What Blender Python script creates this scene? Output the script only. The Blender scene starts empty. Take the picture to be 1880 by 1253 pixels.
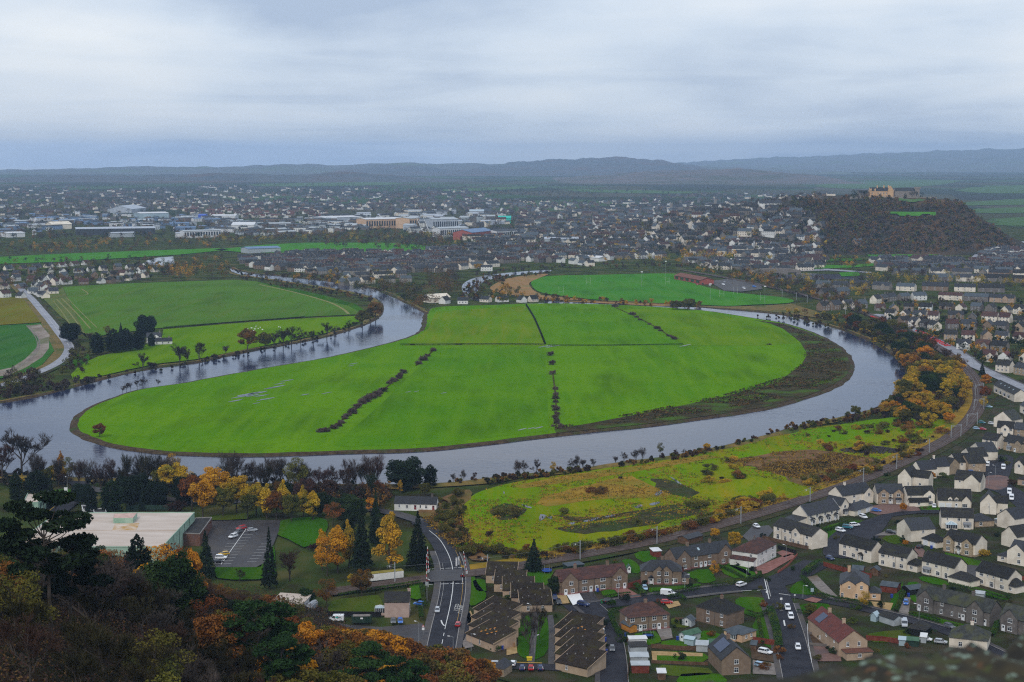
import bpy, math, random
import numpy as np
from mathutils import Vector, noise as mnoise
from mathutils.geometry import tessellate_polygon
R = math.radians
rng = np.random.default_rng(11)
random.seed(11)
S = bpy.context.scene
COL = S.collection

# ------------------------------------------------------------------ camera
F_PX, CAM_H, HZ = 2920.0, 155.0, 290.0          # focal length in photo pixels, height above the flood plain, horizon row
PITCH = math.atan((626.5 - HZ) / F_PX)
cam = bpy.data.cameras.new('Camera')
cam.lens = F_PX * 36.0 / 1880.0
cam.sensor_width = 36.0
cam.clip_start, cam.clip_end = 0.2, 60000
cam.dof.use_dof = True
cam.dof.focus_distance = 800.0
cam.dof.aperture_fstop = 11.0
camo = bpy.data.objects.new('Camera', cam); COL.objects.link(camo)
camo.location = (0, 0, CAM_H); camo.rotation_euler = (R(90) - PITCH, 0, 0)
S.camera = camo

# ------------------------------------------------------------------ world: overcast cloud deck over a Nishita sky
SUN_EL, SUN_ROT = R(42), R(200)
w = bpy.data.worlds.new('World'); S.world = w; w.use_nodes = True
nt = w.node_tree; nt.nodes.clear()
def wn(t, **k):
    n = nt.nodes.new(t)
    for a, b in k.items(): setattr(n, a, b)
    return n
L = nt.links.new
tc = wn('ShaderNodeTexCoord'); sep = wn('ShaderNodeSeparateXYZ'); L(tc.outputs['Generated'], sep.inputs[0])
def wmath(op, a, b=None):
    n = wn('ShaderNodeMath', operation=op)
    for i, v in enumerate((a, b)):
        if v is None: continue
        if isinstance(v, (int, float)): n.inputs[i].default_value = v
        else: L(v, n.inputs[i])
    return n.outputs[0]
zc = wmath('MAXIMUM', sep.outputs[2], 0.0)
den = wmath('ADD', zc, 0.055)
u = wmath('DIVIDE', sep.outputs[0], den); v = wmath('DIVIDE', sep.outputs[1], den)
cmb = wn('ShaderNodeCombineXYZ'); L(u, cmb.inputs[0]); L(v, cmb.inputs[1])
n1 = wn('ShaderNodeTexNoise'); n1.inputs['Scale'].default_value = 0.42; n1.inputs['Detail'].default_value = 7; n1.inputs['Roughness'].default_value = 0.55
n1.inputs['Distortion'].default_value = 0.6
n2 = wn('ShaderNodeTexNoise'); n2.inputs['Scale'].default_value = 0.11; n2.inputs['Detail'].default_value = 3
L(cmb.outputs[0], n1.inputs['Vector']); L(cmb.outputs[0], n2.inputs['Vector'])
n3 = wn('ShaderNodeTexNoise'); n3.inputs['Scale'].default_value = 3.2; n3.inputs['Detail'].default_value = 6; n3.inputs['Roughness'].default_value = 0.5
mp3 = wn('ShaderNodeMapping'); mp3.inputs['Scale'].default_value = (1, 1, 2.6); L(tc.outputs['Generated'], mp3.inputs[0]); L(mp3.outputs[0], n3.inputs['Vector'])
mix = wmath('ADD', wmath('MULTIPLY', n1.outputs['Fac'], 0.3), wmath('ADD', wmath('MULTIPLY', n2.outputs['Fac'], 0.2), wmath('MULTIPLY', n3.outputs['Fac'], 0.85)))
cr = wn('ShaderNodeValToRGB'); e = cr.color_ramp.elements
e[0].position, e[0].color = 0.555, (0.46, 0.56, 0.73, 1)
e[1].position, e[1].color = 0.82, (0.92, 0.96, 1.0, 1)
m_ = cr.color_ramp.elements.new(0.67); m_.color = (0.70, 0.79, 0.91, 1)
L(mix, cr.inputs[0])
mr = wn('ShaderNodeValToRGB'); e = mr.color_ramp.elements      # brighter towards the zenith, as an overcast sky is
e[0].position, e[0].color = 0.0, (1.0, 1.0, 1.0, 1)
e[1].position, e[1].color = 1.0, (1.05, 1.05, 1.05, 1)
for p_, c_ in ((0.05, 1.0), (0.13, 1.03), (0.4, 1.0)):
    q_ = e.new(p_); q_.color = (c_, c_, c_, 1)
L(zc, mr.inputs[0])
mul = wn('ShaderNodeMixRGB', blend_type='MULTIPLY'); mul.inputs[0].default_value = 1
L(cr.outputs[0], mul.inputs[1]); L(mr.outputs[0], mul.inputs[2])
bgc = wn('ShaderNodeBackground'); L(mul.outputs[0], bgc.inputs[0]); bgc.inputs[1].default_value = 1.0
sky = wn('ShaderNodeTexSky', sky_type='NISHITA'); sky.sun_disc = False
sky.sun_elevation, sky.sun_rotation = SUN_EL, SUN_ROT
bgs = wn('ShaderNodeBackground'); L(sky.outputs[0], bgs.inputs[0]); bgs.inputs[1].default_value = 0.1
ms = wn('ShaderNodeMixShader'); ms.inputs[0].default_value = 0.92
L(bgs.outputs[0], ms.inputs[1]); L(bgc.outputs[0], ms.inputs[2])
out = wn('ShaderNodeOutputWorld'); L(ms.outputs[0], out.inputs[0])

sun = bpy.data.lights.new('sun', 'SUN'); sun.energy = 1.5; sun.angle = R(11); sun.color = (1, 0.96, 0.9)
suno = bpy.data.objects.new('sun', sun); COL.objects.link(suno)
sd = Vector((math.sin(SUN_ROT) * math.cos(SUN_EL), math.cos(SUN_ROT) * math.cos(SUN_EL), math.sin(SUN_EL)))
suno.rotation_euler = sd.to_track_quat('Z', 'Y').to_euler()

S.view_settings.view_transform = 'Standard'; S.view_settings.look = 'None'
S.view_settings.exposure = 0.0; S.view_settings.gamma = 1
S.render.engine = 'CYCLES'
S.cycles.use_denoising = False; S.cycles.filter_width = 1.2
S.cycles.max_bounces = 5; S.cycles.diffuse_bounces = 2; S.cycles.glossy_bounces = 2
S.cycles.transmission_bounces = 2; S.cycles.transparent_max_bounces = 6; S.cycles.volume_bounces = 1
S.cycles.use_fast_gi = False

# ------------------------------------------------------------------ photo pixel -> point on the ground
CP, SP = math.cos(PITCH), math.sin(PITCH)
def G(px, py, z=0.0):
    fx = (px - 940) / F_PX; fy = (626.5 - py) / F_PX
    t = (z - CAM_H) / (-SP + fy * CP)
    return Vector((fx * t, (CP + fy * SP) * t, z))

# ------------------------------------------------------------------ materials
MATS = {}
TONE = dict(slate=.72, darktile=.62, browntile=.8, mossroof=.7, mossslate=.75, brownharl=.85, greyharl=.8, garden=.7, woodfloor=.55, twig=.75, twigolive=.65, twigred=.75, bark=.7, leafdark=.6, leafgreen=.7, leafrusset=1.2, leafolive=.85, pinegreen=.75, hedge=.75, asphalt=.62, asphaltbrown=.7, pavement=.75, bank=.75, tar=.7, ballast=.8, tuftdark=.7, rushes=.7, marsh=.8)
def mat(name, c1, c2=None, scale=0.5, rough=0.9, spec=0.2, detail=3, c3=None, scale2=None, rand=0.0, stretch=None, bump=0.0, metal=0.0, lo=0.35, hi=0.65, rot=0.0, gen=False):
    if name in MATS: return MATS[name]
    q_ = TONE.get(name, 1.0); c1, c2, c3 = [tuple(x * q_ for x in c) if c else None for c in (c1, c2, c3)]
    m = bpy.data.materials.new(name); m.use_nodes = True; MATS[name] = m
    t = m.node_tree; b = t.nodes['Principled BSDF']
    b.inputs['Roughness'].default_value = rough; b.inputs['Specular IOR Level'].default_value = spec if rough < 0.6 else min(spec, 0.06)
    b.inputs['Metallic'].default_value = metal
    K = t.links.new
    def col(c): return (c[0], c[1], c[2], 1)
    if c2 is None:
        b.inputs['Base Color'].default_value = col(c1); last = None
    else:
        tcn = t.nodes.new('ShaderNodeTexCoord'); mp = t.nodes.new('ShaderNodeMapping')
        K(tcn.outputs['Object'], mp.inputs[0])
        if stretch: mp.inputs['Scale'].default_value = stretch
        mp.inputs['Rotation'].default_value = (0, 0, rot)
        oi = t.nodes.new('ShaderNodeObjectInfo')
        vm = t.nodes.new('ShaderNodeVectorMath'); vm.operation = 'MULTIPLY_ADD'
        sc = t.nodes.new('ShaderNodeCombineXYZ')
        K(oi.outputs['Random'], sc.inputs[0]); K(oi.outputs['Random'], sc.inputs[1])
        K(sc.outputs[0], vm.inputs[0]); vm.inputs[1].default_value = (97, 53, 0); K(mp.outputs[0], vm.inputs[2])
        n = t.nodes.new('ShaderNodeTexNoise'); n.inputs['Scale'].default_value = scale; n.inputs['Detail'].default_value = detail
        K(vm.outputs[0], n.inputs['Vector'])
        r = t.nodes.new('ShaderNodeMapRange'); r.inputs[1].default_value = lo; r.inputs[2].default_value = hi
        K(n.outputs['Fac'], r.inputs[0])
        mx = t.nodes.new('ShaderNodeMixRGB'); K(r.outputs[0], mx.inputs[0]); mx.inputs[1].default_value = col(c1); mx.inputs[2].default_value = col(c2)
        last = mx.outputs[0]
        if c3 is not None:
            nb = t.nodes.new('ShaderNodeTexNoise'); nb.inputs['Scale'].default_value = scale2 or scale * 0.2; nb.inputs['Detail'].default_value = 4
            K(vm.outputs[0], nb.inputs['Vector'])
            rb = t.nodes.new('ShaderNodeMapRange'); rb.inputs[1].default_value = 0.5; rb.inputs[2].default_value = 0.68
            K(nb.outputs['Fac'], rb.inputs[0])
            m2 = t.nodes.new('ShaderNodeMixRGB'); K(rb.outputs[0], m2.inputs[0]); K(last, m2.inputs[1]); m2.inputs[2].default_value = col(c3)
            last = m2.outputs[0]
        if rand:
            hs = t.nodes.new('ShaderNodeHueSaturation')
            r3 = t.nodes.new('ShaderNodeMapRange'); r3.inputs[3].default_value = 1 - rand; r3.inputs[4].default_value = 1 + rand
            K(oi.outputs['Random'], r3.inputs[0]); K(r3.outputs[0], hs.inputs['Value'])
            r4 = t.nodes.new('ShaderNodeMapRange'); r4.inputs[3].default_value = 0.5 - rand * 0.06; r4.inputs[4].default_value = 0.5 + rand * 0.06
            wv = t.nodes.new('ShaderNodeMath'); wv.operation = 'FRACT'; wm = t.nodes.new('ShaderNodeMath'); wm.operation = 'MULTIPLY'
            K(oi.outputs['Random'], wm.inputs[0]); wm.inputs[1].default_value = 17.3; K(wm.outputs[0], wv.inputs[0])
            K(wv.outputs[0], r4.inputs[0]); K(r4.outputs[0], hs.inputs['Hue'])
            K(last, hs.inputs['Color']); last = hs.outputs[0]
        K(last, b.inputs['Base Color'])
        if bump:
            bp = t.nodes.new('ShaderNodeBump'); bp.inputs['Strength'].default_value = bump; bp.inputs['Distance'].default_value = 0.3
            K(n.outputs['Fac'], bp.inputs['Height']); K(bp.outputs[0], b.inputs['Normal'])
    return m

def field(name, a, b_, c, streak_rot=0.0, rows=0.0, rowcol=None):
    """grass: broad drifts of tint, drill rows / mowing streaks along one direction, fine tussock grain"""
    if name in MATS: return MATS[name]
    m = bpy.data.materials.new(name); m.use_nodes = True; MATS[name] = m
    t = m.node_tree; b = t.nodes['Principled BSDF']; K = t.links.new
    b.inputs['Roughness'].default_value = 1.0; b.inputs['Specular IOR Level'].default_value = 0.0
    tcn = t.nodes.new('ShaderNodeTexCoord')
    def ns(scale, detail, stretch=None, rot=0.0):
        mp = t.nodes.new('ShaderNodeMapping'); K(tcn.outputs['Object'], mp.inputs[0]); mp.inputs['Rotation'].default_value = (0, 0, rot)
        if stretch: mp.inputs['Scale'].default_value = stretch
        n = t.nodes.new('ShaderNodeTexNoise'); n.inputs['Scale'].default_value = scale; n.inputs['Detail'].default_value = detail
        K(mp.outputs[0], n.inputs['Vector']); return n.outputs['Fac']
    def mx(fac, x, y, lo, hi):
        r = t.nodes.new('ShaderNodeMapRange'); r.inputs[1].default_value = lo; r.inputs[2].default_value = hi; K(fac, r.inputs[0])
        q = t.nodes.new('ShaderNodeMixRGB'); K(r.outputs[0], q.inputs[0])
        for i, z in ((1, x), (2, y)):
            if isinstance(z, tuple): q.inputs[i].default_value = (*z, 1)
            else: K(z, q.inputs[i])
        return q.outputs[0]
    base = mx(ns(0.012, 5), a, b_, 0.4, 0.6)
    base = mx(ns(0.03, 6, (1, .35, 1), streak_rot + .4), base, tuple(x * y for x, y in zip(a, (.8, .72, 1))), 0.48, 0.72)
    base = mx(ns(0.12, 4, (1, 0.08, 1), streak_rot), base, c, 0.45, 0.85)
    dark = tuple(x * 0.62 for x in a)
    base = mx(ns(0.45, 5), base, dark, 0.5, 0.9)
    if rows:
        wv = t.nodes.new('ShaderNodeTexWave'); wv.inputs['Scale'].default_value = rows; wv.inputs['Distortion'].default_value = 0.4; wv.inputs['Detail'].default_value = 1
        mp = t.nodes.new('ShaderNodeMapping'); K(tcn.outputs['Object'], mp.inputs[0]); mp.inputs['Rotation'].default_value = (0, 0, streak_rot); K(mp.outputs[0], wv.inputs['Vector'])
        base = mx(wv.outputs['Fac'], base, rowcol or c, 0.6, 1.6)
    K(base, b.inputs['Base Color'])
    bp = t.nodes.new('ShaderNodeBump'); bp.inputs['Strength'].default_value = 0.25; bp.inputs['Distance'].default_value = 0.25
    K(ns(1.1, 4), bp.inputs['Height']); K(bp.outputs[0], b.inputs['Normal'])
    return m

M = dict(
 slate=mat('slate', (0.032,0.034,0.042), (0.06,0.063,0.075), 0.9, 0.55, 0.18, 4, (0.045,0.048,0.045), 0.25, rand=0.25, stretch=(1,3,3)),
 darktile=mat('darktile', (0.022,0.021,0.022), (0.042,0.04,0.04), 1.2, 0.59, 0.15, 4, (0.05,0.047,0.03), 0.3, rand=0.25, stretch=(1,3,3)),
 browntile=mat('browntile', (0.062,0.036,0.034), (0.1,0.056,0.05), 1.0, 0.7, 0.3, 4, (0.13,0.06,0.045), 0.22, rand=0.15, stretch=(1,3,3)),
 redtile=mat('redtile', (0.12,0.045,0.035), (0.19,0.075,0.055), 1.0, 0.7, 0.3, 4, (0.1,0.05,0.045), 0.25, rand=0.2, stretch=(1,3,3)),
 orangetile=mat('orangetile', (0.45,0.12,0.05), (0.55,0.16,0.07), 1.0, 0.7, 0.3),
 mossroof=mat('mossroof', (0.028,0.022,0.017), (0.05,0.038,0.028), 0.7, 0.85, 0.2, 4, (0.055,0.045,0.018), 0.28, rand=0.2),
 mossslate=mat('mossslate', (0.05,0.052,0.052), (0.085,0.09,0.08), 0.9, 0.75, 0.2, 4, (0.1,0.105,0.05), 0.2, rand=0.1),
 cream=mat('cream', (0.7,0.62,0.51), (0.8,0.72,0.61), 0.5, 0.9, 0.2, 4, (0.56,0.49,0.4), 0.16, rand=0.08),
 white=mat('white', (0.66,0.65,0.61), (0.76,0.75,0.72), 0.4, 0.9, 0.2, 4, (0.54,0.53,0.49), 0.2, rand=0.06),
 brownharl=mat('brownharl', (0.2,0.14,0.1), (0.28,0.2,0.145), 0.7, 0.95, 0.15, 5, (0.24,0.18,0.14), 0.2, rand=0.1),
 greyharl=mat('greyharl', (0.17,0.15,0.14), (0.24,0.21,0.19), 0.7, 0.95, 0.15, 5, (0.14,0.125,0.12), 0.2, rand=0.1),
 peach=mat('peach', (0.55,0.36,0.22), (0.64,0.44,0.28), 0.5, 0.9, 0.2, 4, (0.46,0.31,0.2), 0.2, rand=0.05),
 pinkharl=mat('pinkharl', (0.4,0.29,0.25), (0.48,0.36,0.31), 0.5, 0.9, 0.2, 4, rand=0.05),
 stone=mat('stone', (0.27,0.2,0.13), (0.42,0.32,0.22), 1.5, 0.9, 0.2, 4, (0.24,0.19,0.15), 0.5, rand=0.08),
 tanharl=mat('tanharl', (0.4,0.29,0.2), (0.47,0.35,0.25), 0.5, 0.9, 0.2, 4, (0.34,0.25,0.18), 0.2, rand=0.08),
 brick=mat('brick', (0.12,0.06,0.045), (0.19,0.1,0.075), 2.0, 0.9, 0.2, 4, (0.1,0.07,0.06), 0.3),
 redbrick=mat('redbrick', (0.28,0.07,0.05), (0.38,0.11,0.08), 2.0, 0.9, 0.2, 4, rand=0.1),
 darkstone=mat('darkstone', (0.16,0.14,0.12), (0.26,0.23,0.2), 1.2, 0.9, 0.2, 4, rand=0.2),
 upvc=mat('upvc', (0.8,0.8,0.8), rough=0.4), glass=mat('glass', (0.03,0.035,0.045), rough=0.06, spec=0.7),
 paleglass=mat('paleglass', (0.35,0.45,0.5), rough=0.1, spec=0.7),
 fascia=mat('fascia', (0.1,0.09,0.09), rough=0.6), leadgrey=mat('leadgrey', (0.2,0.21,0.23), rough=0.5),
 doorwhite=mat('doorwhite', (0.75,0.76,0.78), rough=0.4), doorred=mat('doorred', (0.22,0.03,0.03), rough=0.5), doorblue=mat('doorblue', (0.04,0.08,0.22), rough=0.5), dooryellow=mat('dooryellow', (0.5,0.3,0.05), rough=0.5),
 plinth=mat('plinth', (0.2,0.09,0.08), (0.27,0.13,0.12), 1.0),
 solar=mat('solar', (0.02,0.03,0.07), (0.03,0.045,0.1), 2.0, 0.25, 0.6),
 tar=mat('tar', (0.05,0.05,0.053), (0.075,0.072,0.07), 0.4, 0.8, 0.3),
 asphalt=mat('asphalt', (0.032,0.032,0.042), (0.05,0.05,0.062), 0.22, 0.65, 0.05, 6, (0.06,0.057,0.068), 0.09, stretch=(1,1,1)),
 asphaltbrown=mat('asphaltbrown', (0.045,0.04,0.043), (0.066,0.058,0.06), 0.3, 0.5, 0.2, 6, (0.085,0.07,0.06), 0.06),
 palepath=mat('palepath', (0.15,0.13,0.12), (0.2,0.175,0.16), 0.4, 0.8, 0.3, 5, (0.1,0.1,0.07), 0.1),
 palasphalt=mat('palasphalt', (0.2,0.2,0.23), (0.27,0.27,0.3), 0.15, 0.5, 0.4, 5, (0.15,0.15,0.17), 0.05),
 pavement=mat('pavement', (0.075,0.07,0.074), (0.11,0.1,0.1), 0.5, 0.6, 0.3, 5, (0.13,0.11,0.09), 0.08),
 kerb=mat('kerb', (0.22,0.21,0.2), (0.3,0.28,0.27), 1.0),
 paint=mat('paint', (0.62,0.62,0.6), (0.72,0.72,0.7), 1.5, 0.6), paintold=mat('paintold', (0.22,0.21,0.2), (0.5,0.49,0.46), 1.2, 0.7), yellowpaint=mat('yellowpaint', (0.4,0.24,0.05), (0.5,0.32,0.08), 0.8, 0.7),
 redpave=mat('redpave', (0.2,0.09,0.075), (0.28,0.13,0.11), 0.5, 0.8, 0.2, 4, (0.17,0.1,0.09), 0.1), monoblock=mat('monoblock', (0.15,0.085,0.07), (0.2,0.12,0.1), 0.8, 0.7, 0.3, 4, (0.11,0.08,0.08), 0.1),
 gravel=mat('gravel', (0.3,0.2,0.09), (0.42,0.29,0.14), 0.6, 0.95, 0.1, 5), gravelgrey=mat('gravelgrey', (0.16,0.14,0.13), (0.25,0.22,0.2), 0.8, 0.95, 0.1, 5, (0.12,0.09,0.06), 0.1),
 soil=mat('soil', (0.06,0.038,0.022), (0.1,0.065,0.04), 0.5, 0.95, 0.1, 5),
 ballast=mat('ballast', (0.085,0.06,0.05), (0.14,0.1,0.085), 0.7, 0.95, 0.15, 5, (0.07,0.05,0.045), 0.1), rail=mat('rail', (0.22,0.18,0.16), rough=0.35, metal=0.8),
 lawn=field('lawn', (0.024,0.09,0.003), (0.042,0.125,0.005), (0.07,0.12,0.01), 0.5),
 lawndull=field('lawndull', (0.045,0.08,0.006), (0.065,0.1,0.01), (0.09,0.085,0.018), 0.5),
 woodred=mat('woodred', (0.13,0.03,0.02), (0.2,0.055,0.035), 1.0, 0.85), woodbrown=mat('woodbrown', (0.09,0.05,0.03), (0.15,0.09,0.055), 1.0, 0.85), woodorange=mat('woodorange', (0.4,0.16,0.03), (0.5,0.22,0.05), 1.0, 0.8),
 greyfelt=mat('greyfelt', (0.06,0.075,0.09), (0.09,0.105,0.12), 0.8, 0.8), greenfelt=mat('greenfelt', (0.05,0.11,0.07), (0.08,0.15,0.1), 0.8, 0.8),
 metalgrey=mat('metalgrey', (0.33,0.36,0.38), (0.42,0.45,0.47), 0.5, 0.45, 0.5), steel=mat('steel', (0.36,0.38,0.4), rough=0.5, metal=0.3), whitemetal=mat('whitemetal', (0.58,0.58,0.6), (0.68,0.68,0.68), 0.5, 0.5),
 bluesteel=mat('bluesteel', (0.13,0.2,0.32), (0.18,0.26,0.4), 0.3, 0.6), teal=mat('teal', (0.0,0.42,0.33), (0.01,0.5,0.4), 0.3, 0.5), silver=mat('silver', (0.34,0.37,0.42), (0.46,0.49,0.54), 0.2, 0.5),
 mint=mat('mint', (0.29,0.42,0.32), (0.37,0.5,0.4), 0.35, 0.7, 0.3, 4, (0.24,0.38,0.28), 0.12), darkgreen=mat('darkgreen', (0.015,0.035,0.025), (0.03,0.055,0.04), 0.6),
 flatroof=mat('flatroof', (0.47,0.39,0.33), (0.57,0.49,0.43), 0.12, 0.8, 0.3, 6, (0.42,0.32,0.24), 0.05, stretch=(0.4,1.6,1)),
 rust=mat('rust', (0.6,0.51,0.44), (0.42,0.24,0.06), 0.3, 0.9, .1, 5), black=mat('black', (0.012,0.012,0.013), rough=0.5), tyre=mat('tyre', (0.012,0.012,0.012), rough=0.8),
 alloy=mat('alloy', (0.45,0.45,0.47), rough=0.35, metal=0.6), lampglass=mat('lampglass', (0.75,0.75,0.75), rough=0.15), taillight=mat('taillight', (0.4,0.02,0.02), rough=0.2),
 signred=mat('signred', (0.5,0.03,0.03), rough=0.5), signblue=mat('signblue', (0.04,0.1,0.5), rough=0.5), signwhite=mat('signwhite', (0.8,0.8,0.8), rough=0.5),
 binblue=mat('binblue', (0.02,0.05,0.3), rough=0.5), bingreen=mat('bingreen', (0.02,0.15,0.05), rough=0.5), trampnet=mat('trampnet', (0.03,0.07,0.22), rough=0.7), grit=mat('grit', (0.6,0.45,0.02), rough=0.5),
 bark=mat('bark', (0.06,0.048,0.04), (0.11,0.09,0.075), 1.5), twig=mat('twig', (0.06,0.047,0.04), (0.1,0.08,0.068), 0.4, rand=0.25), twigolive=mat('twigolive', (0.03,0.028,0.012), (0.075,0.064,0.028), 0.4, rand=0.3), twigred=mat('twigred', (0.05,0.027,0.02), (0.095,0.05,0.036), 0.4, rand=0.25),
 leaforange=mat('leaforange', (0.3,0.125,0.008), (0.54,0.24,0.012), 0.45, 0.8, 0.2, 3, (0.5,0.26,0.025), 0.25, rand=0.2), leafyellow=mat('leafyellow', (0.34,0.2,0.012), (0.54,0.33,0.02), 0.45, 0.8, 0.2, 3, (0.16,0.15,0.02), 0.22, rand=0.2),
 leafrusset=mat('leafrusset', (0.085,0.034,0.01), (0.19,0.075,0.014), 0.45, 0.8, 0.2, 3, (0.08,0.06,0.018), 0.25, rand=0.3), leafolive=mat('leafolive', (0.085,0.085,0.014), (0.15,0.13,0.022), 0.45, 0.8, 0.2, 3, (0.06,0.075,0.015), 0.25, rand=0.25),
 leafgreen=mat('leafgreen', (0.012,0.03,0.007), (0.03,0.06,0.012), 0.5, 0.8, 0.25, 3, (0.05,0.085,0.02), 0.25, rand=0.25), leafdark=mat('leafdark', (0.01,0.024,0.011), (0.022,0.042,0.016), 0.5, 0.8, 0.25, 3, rand=0.25),
 pinegreen=mat('pinegreen', (0.015,0.044,0.011), (0.036,0.085,0.02), 0.5, 0.8, 0.25, 3, rand=0.2),
 hedge=mat('hedge', (0.022,0.06,0.008), (0.06,0.125,0.015), 0.8, 0.85, 0.2, 3, (0.1,0.13,0.02), 0.15, rand=0.2),
 rough=mat('rough', (0.11,0.13,0.018), (0.2,0.17,0.03), 0.2, 0.95, 0.1, 6),
)
# ------------------------------------------------------------------ geometry helpers
def obj(name, me, parent=None, loc=None, rz=0.0, scale=None):
    o = bpy.data.objects.new(name, me); COL.objects.link(o)
    if parent is not None: o.parent = parent
    if loc is not None: o.location = loc
    if rz: o.rotation_euler = (0, 0, rz)
    if scale is not None: o.scale = (scale,) * 3 if isinstance(scale, (int, float)) else scale
    return o
def tag(o, label, cat, group=None, kind=None):
    o['label'] = label; o['category'] = cat
    if group: o['group'] = group
    if kind: o['kind'] = kind
    return o
def struct(o, kind='structure'):
    o['kind'] = kind; return o
def thing(name, label, cat, loc, rz=0.0, group=None):
    return tag(obj(name, None, None, loc, rz), label, cat, group)

class MB:
    """collects faces, with one material index per face"""
    def __init__(s): s.v = []; s.f = []; s.m = []
    def poly(s, pts, m=0):
        n = len(s.v); s.v += [tuple(p) for p in pts]; s.f.append(tuple(range(n, n + len(pts)))); s.m.append(m)
    def box(s, x0, x1, y0, y1, z0, z1, m=0, bottom=True):
        p = [(x0,y0,z0),(x1,y0,z0),(x1,y1,z0),(x0,y1,z0),(x0,y0,z1),(x1,y0,z1),(x1,y1,z1),(x0,y1,z1)]
        fs = [(0,1,5,4),(1,2,6,5),(2,3,7,6),(3,0,4,7),(4,5,6,7)] + ([(3,2,1,0)] if bottom else [])
        n = len(s.v); s.v += p
        for f in fs: s.f.append(tuple(n + i for i in f)); s.m.append(m)
    def prism(s, prof, axis, a0, a1, m=0, caps=True):
        """closed profile of (u, z) swept along 'x' or 'y' from a0 to a1"""
        def P(u, z, a): return (a, u, z) if axis == 'x' else (u, a, z)
        n = len(s.v); k = len(prof)
        s.v += [P(u, z, a0) for u, z in prof] + [P(u, z, a1) for u, z in prof]
        for i in range(k):
            j = (i + 1) % k; s.f.append((n + i, n + j, n + k + j, n + k + i)); s.m.append(m)
        if caps:
            s.f.append(tuple(n + i for i in range(k))[::-1]); s.f.append(tuple(n + k + i for i in range(k))); s.m += [m, m]
    def tube(s, p0, p1, r0, r1, n=5, m=0, cap=False):
        p0, p1 = Vector(p0), Vector(p1); d = (p1 - p0).normalized()
        a = d.orthogonal().normalized(); b = d.cross(a); k = len(s.v)
        for p, r in ((p0, r0), (p1, r1)):
            for i in range(n):
                t = 2 * math.pi * i / n; s.v.append(tuple(p + a * (r * math.cos(t)) + b * (r * math.sin(t))))
        for i in range(n):
            j = (i + 1) % n; s.f.append((k + i, k + j, k + n + j, k + n + i)); s.m.append(m)
        if cap:
            s.f.append(tuple(k + i for i in range(n))[::-1]); s.f.append(tuple(k + n + i for i in range(n))); s.m += [m, m]
    def mesh(s, name, mats):
        me = bpy.data.meshes.new(name); me.from_pydata(s.v, [], s.f)
        for x in (mats if isinstance(mats, (list, tuple)) else [mats]): me.materials.append(M[x] if isinstance(x, str) else x)
        if any(s.m): me.polygons.foreach_set('material_index', s.m)
        return me
    def build(s, name, mats, parent=None, loc=None, rz=0.0):
        return obj(name, s.mesh(name, mats), parent, loc, rz)

def mesh_np(name, V, k, mats, midx=None):
    """V: (n*k) x 3 loose k-gons"""
    V = np.ascontiguousarray(V, dtype=np.float32); n = len(V) // k
    me = bpy.data.meshes.new(name)
    me.vertices.add(len(V)); me.vertices.foreach_set('co', V.ravel())
    me.loops.add(n * k); me.loops.foreach_set('vertex_index', np.arange(n * k, dtype=np.int32))
    me.polygons.add(n); me.polygons.foreach_set('loop_start', np.arange(0, n * k, k, dtype=np.int32))
    me.polygons.foreach_set('loop_total', np.full(n, k, dtype=np.int32))
    for x in (mats if isinstance(mats, (list, tuple)) else [mats]): me.materials.append(M[x] if isinstance(x, str) else x)
    if midx is not None: me.polygons.foreach_set('material_index', np.ascontiguousarray(midx, dtype=np.int32))
    me.update(calc_edges=True)
    return me

def catmull(pts, closed, step=6.0):
    P = [Vector((p[0], p[1], 0)) for p in pts]; n = len(P); outp = []
    rngi = range(n) if closed else range(n - 1)
    for i in rngi:
        if closed: a, b, c, d = P[i-1], P[i], P[(i+1) % n], P[(i+2) % n]
        else: a, b, c, d = P[max(i-1, 0)], P[i], P[i+1], P[min(i+2, n-1)]
        k = max(2, min(40, int((c - b).length / step)))
        for j in range(k):
            t = j / k
            outp.append(0.5 * ((2*b) + (c-a)*t + (2*a-5*b+4*c-d)*t*t + (3*b-a-3*c+d)*t**3))
    if not closed: outp.append(P[-1].copy())
    return outp

def sheet(name, px, z, m, smooth=False, ground=False, jitter=0.0):
    pts = [Vector((p[0], p[1], 0)) for p in px] if ground else [G(*p) for p in px]
    if smooth: pts = catmull(pts, True)
    if jitter: pts = [p + Vector((random.uniform(-1, 1), random.uniform(-1, 1), 0)) * jitter for p in pts]
    P = [Vector((p.x, p.y, z)) for p in pts]
    tri = tessellate_polygon([P])
    me = bpy.data.meshes.new(name); me.from_pydata([tuple(p) for p in P], [], [tuple(t) for t in tri])
    me.materials.append(M[m] if isinstance(m, str) else m)
    for p in me.polygons:
        if p.normal.z < 0: p.flip()
    return struct(obj(name, me))

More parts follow.
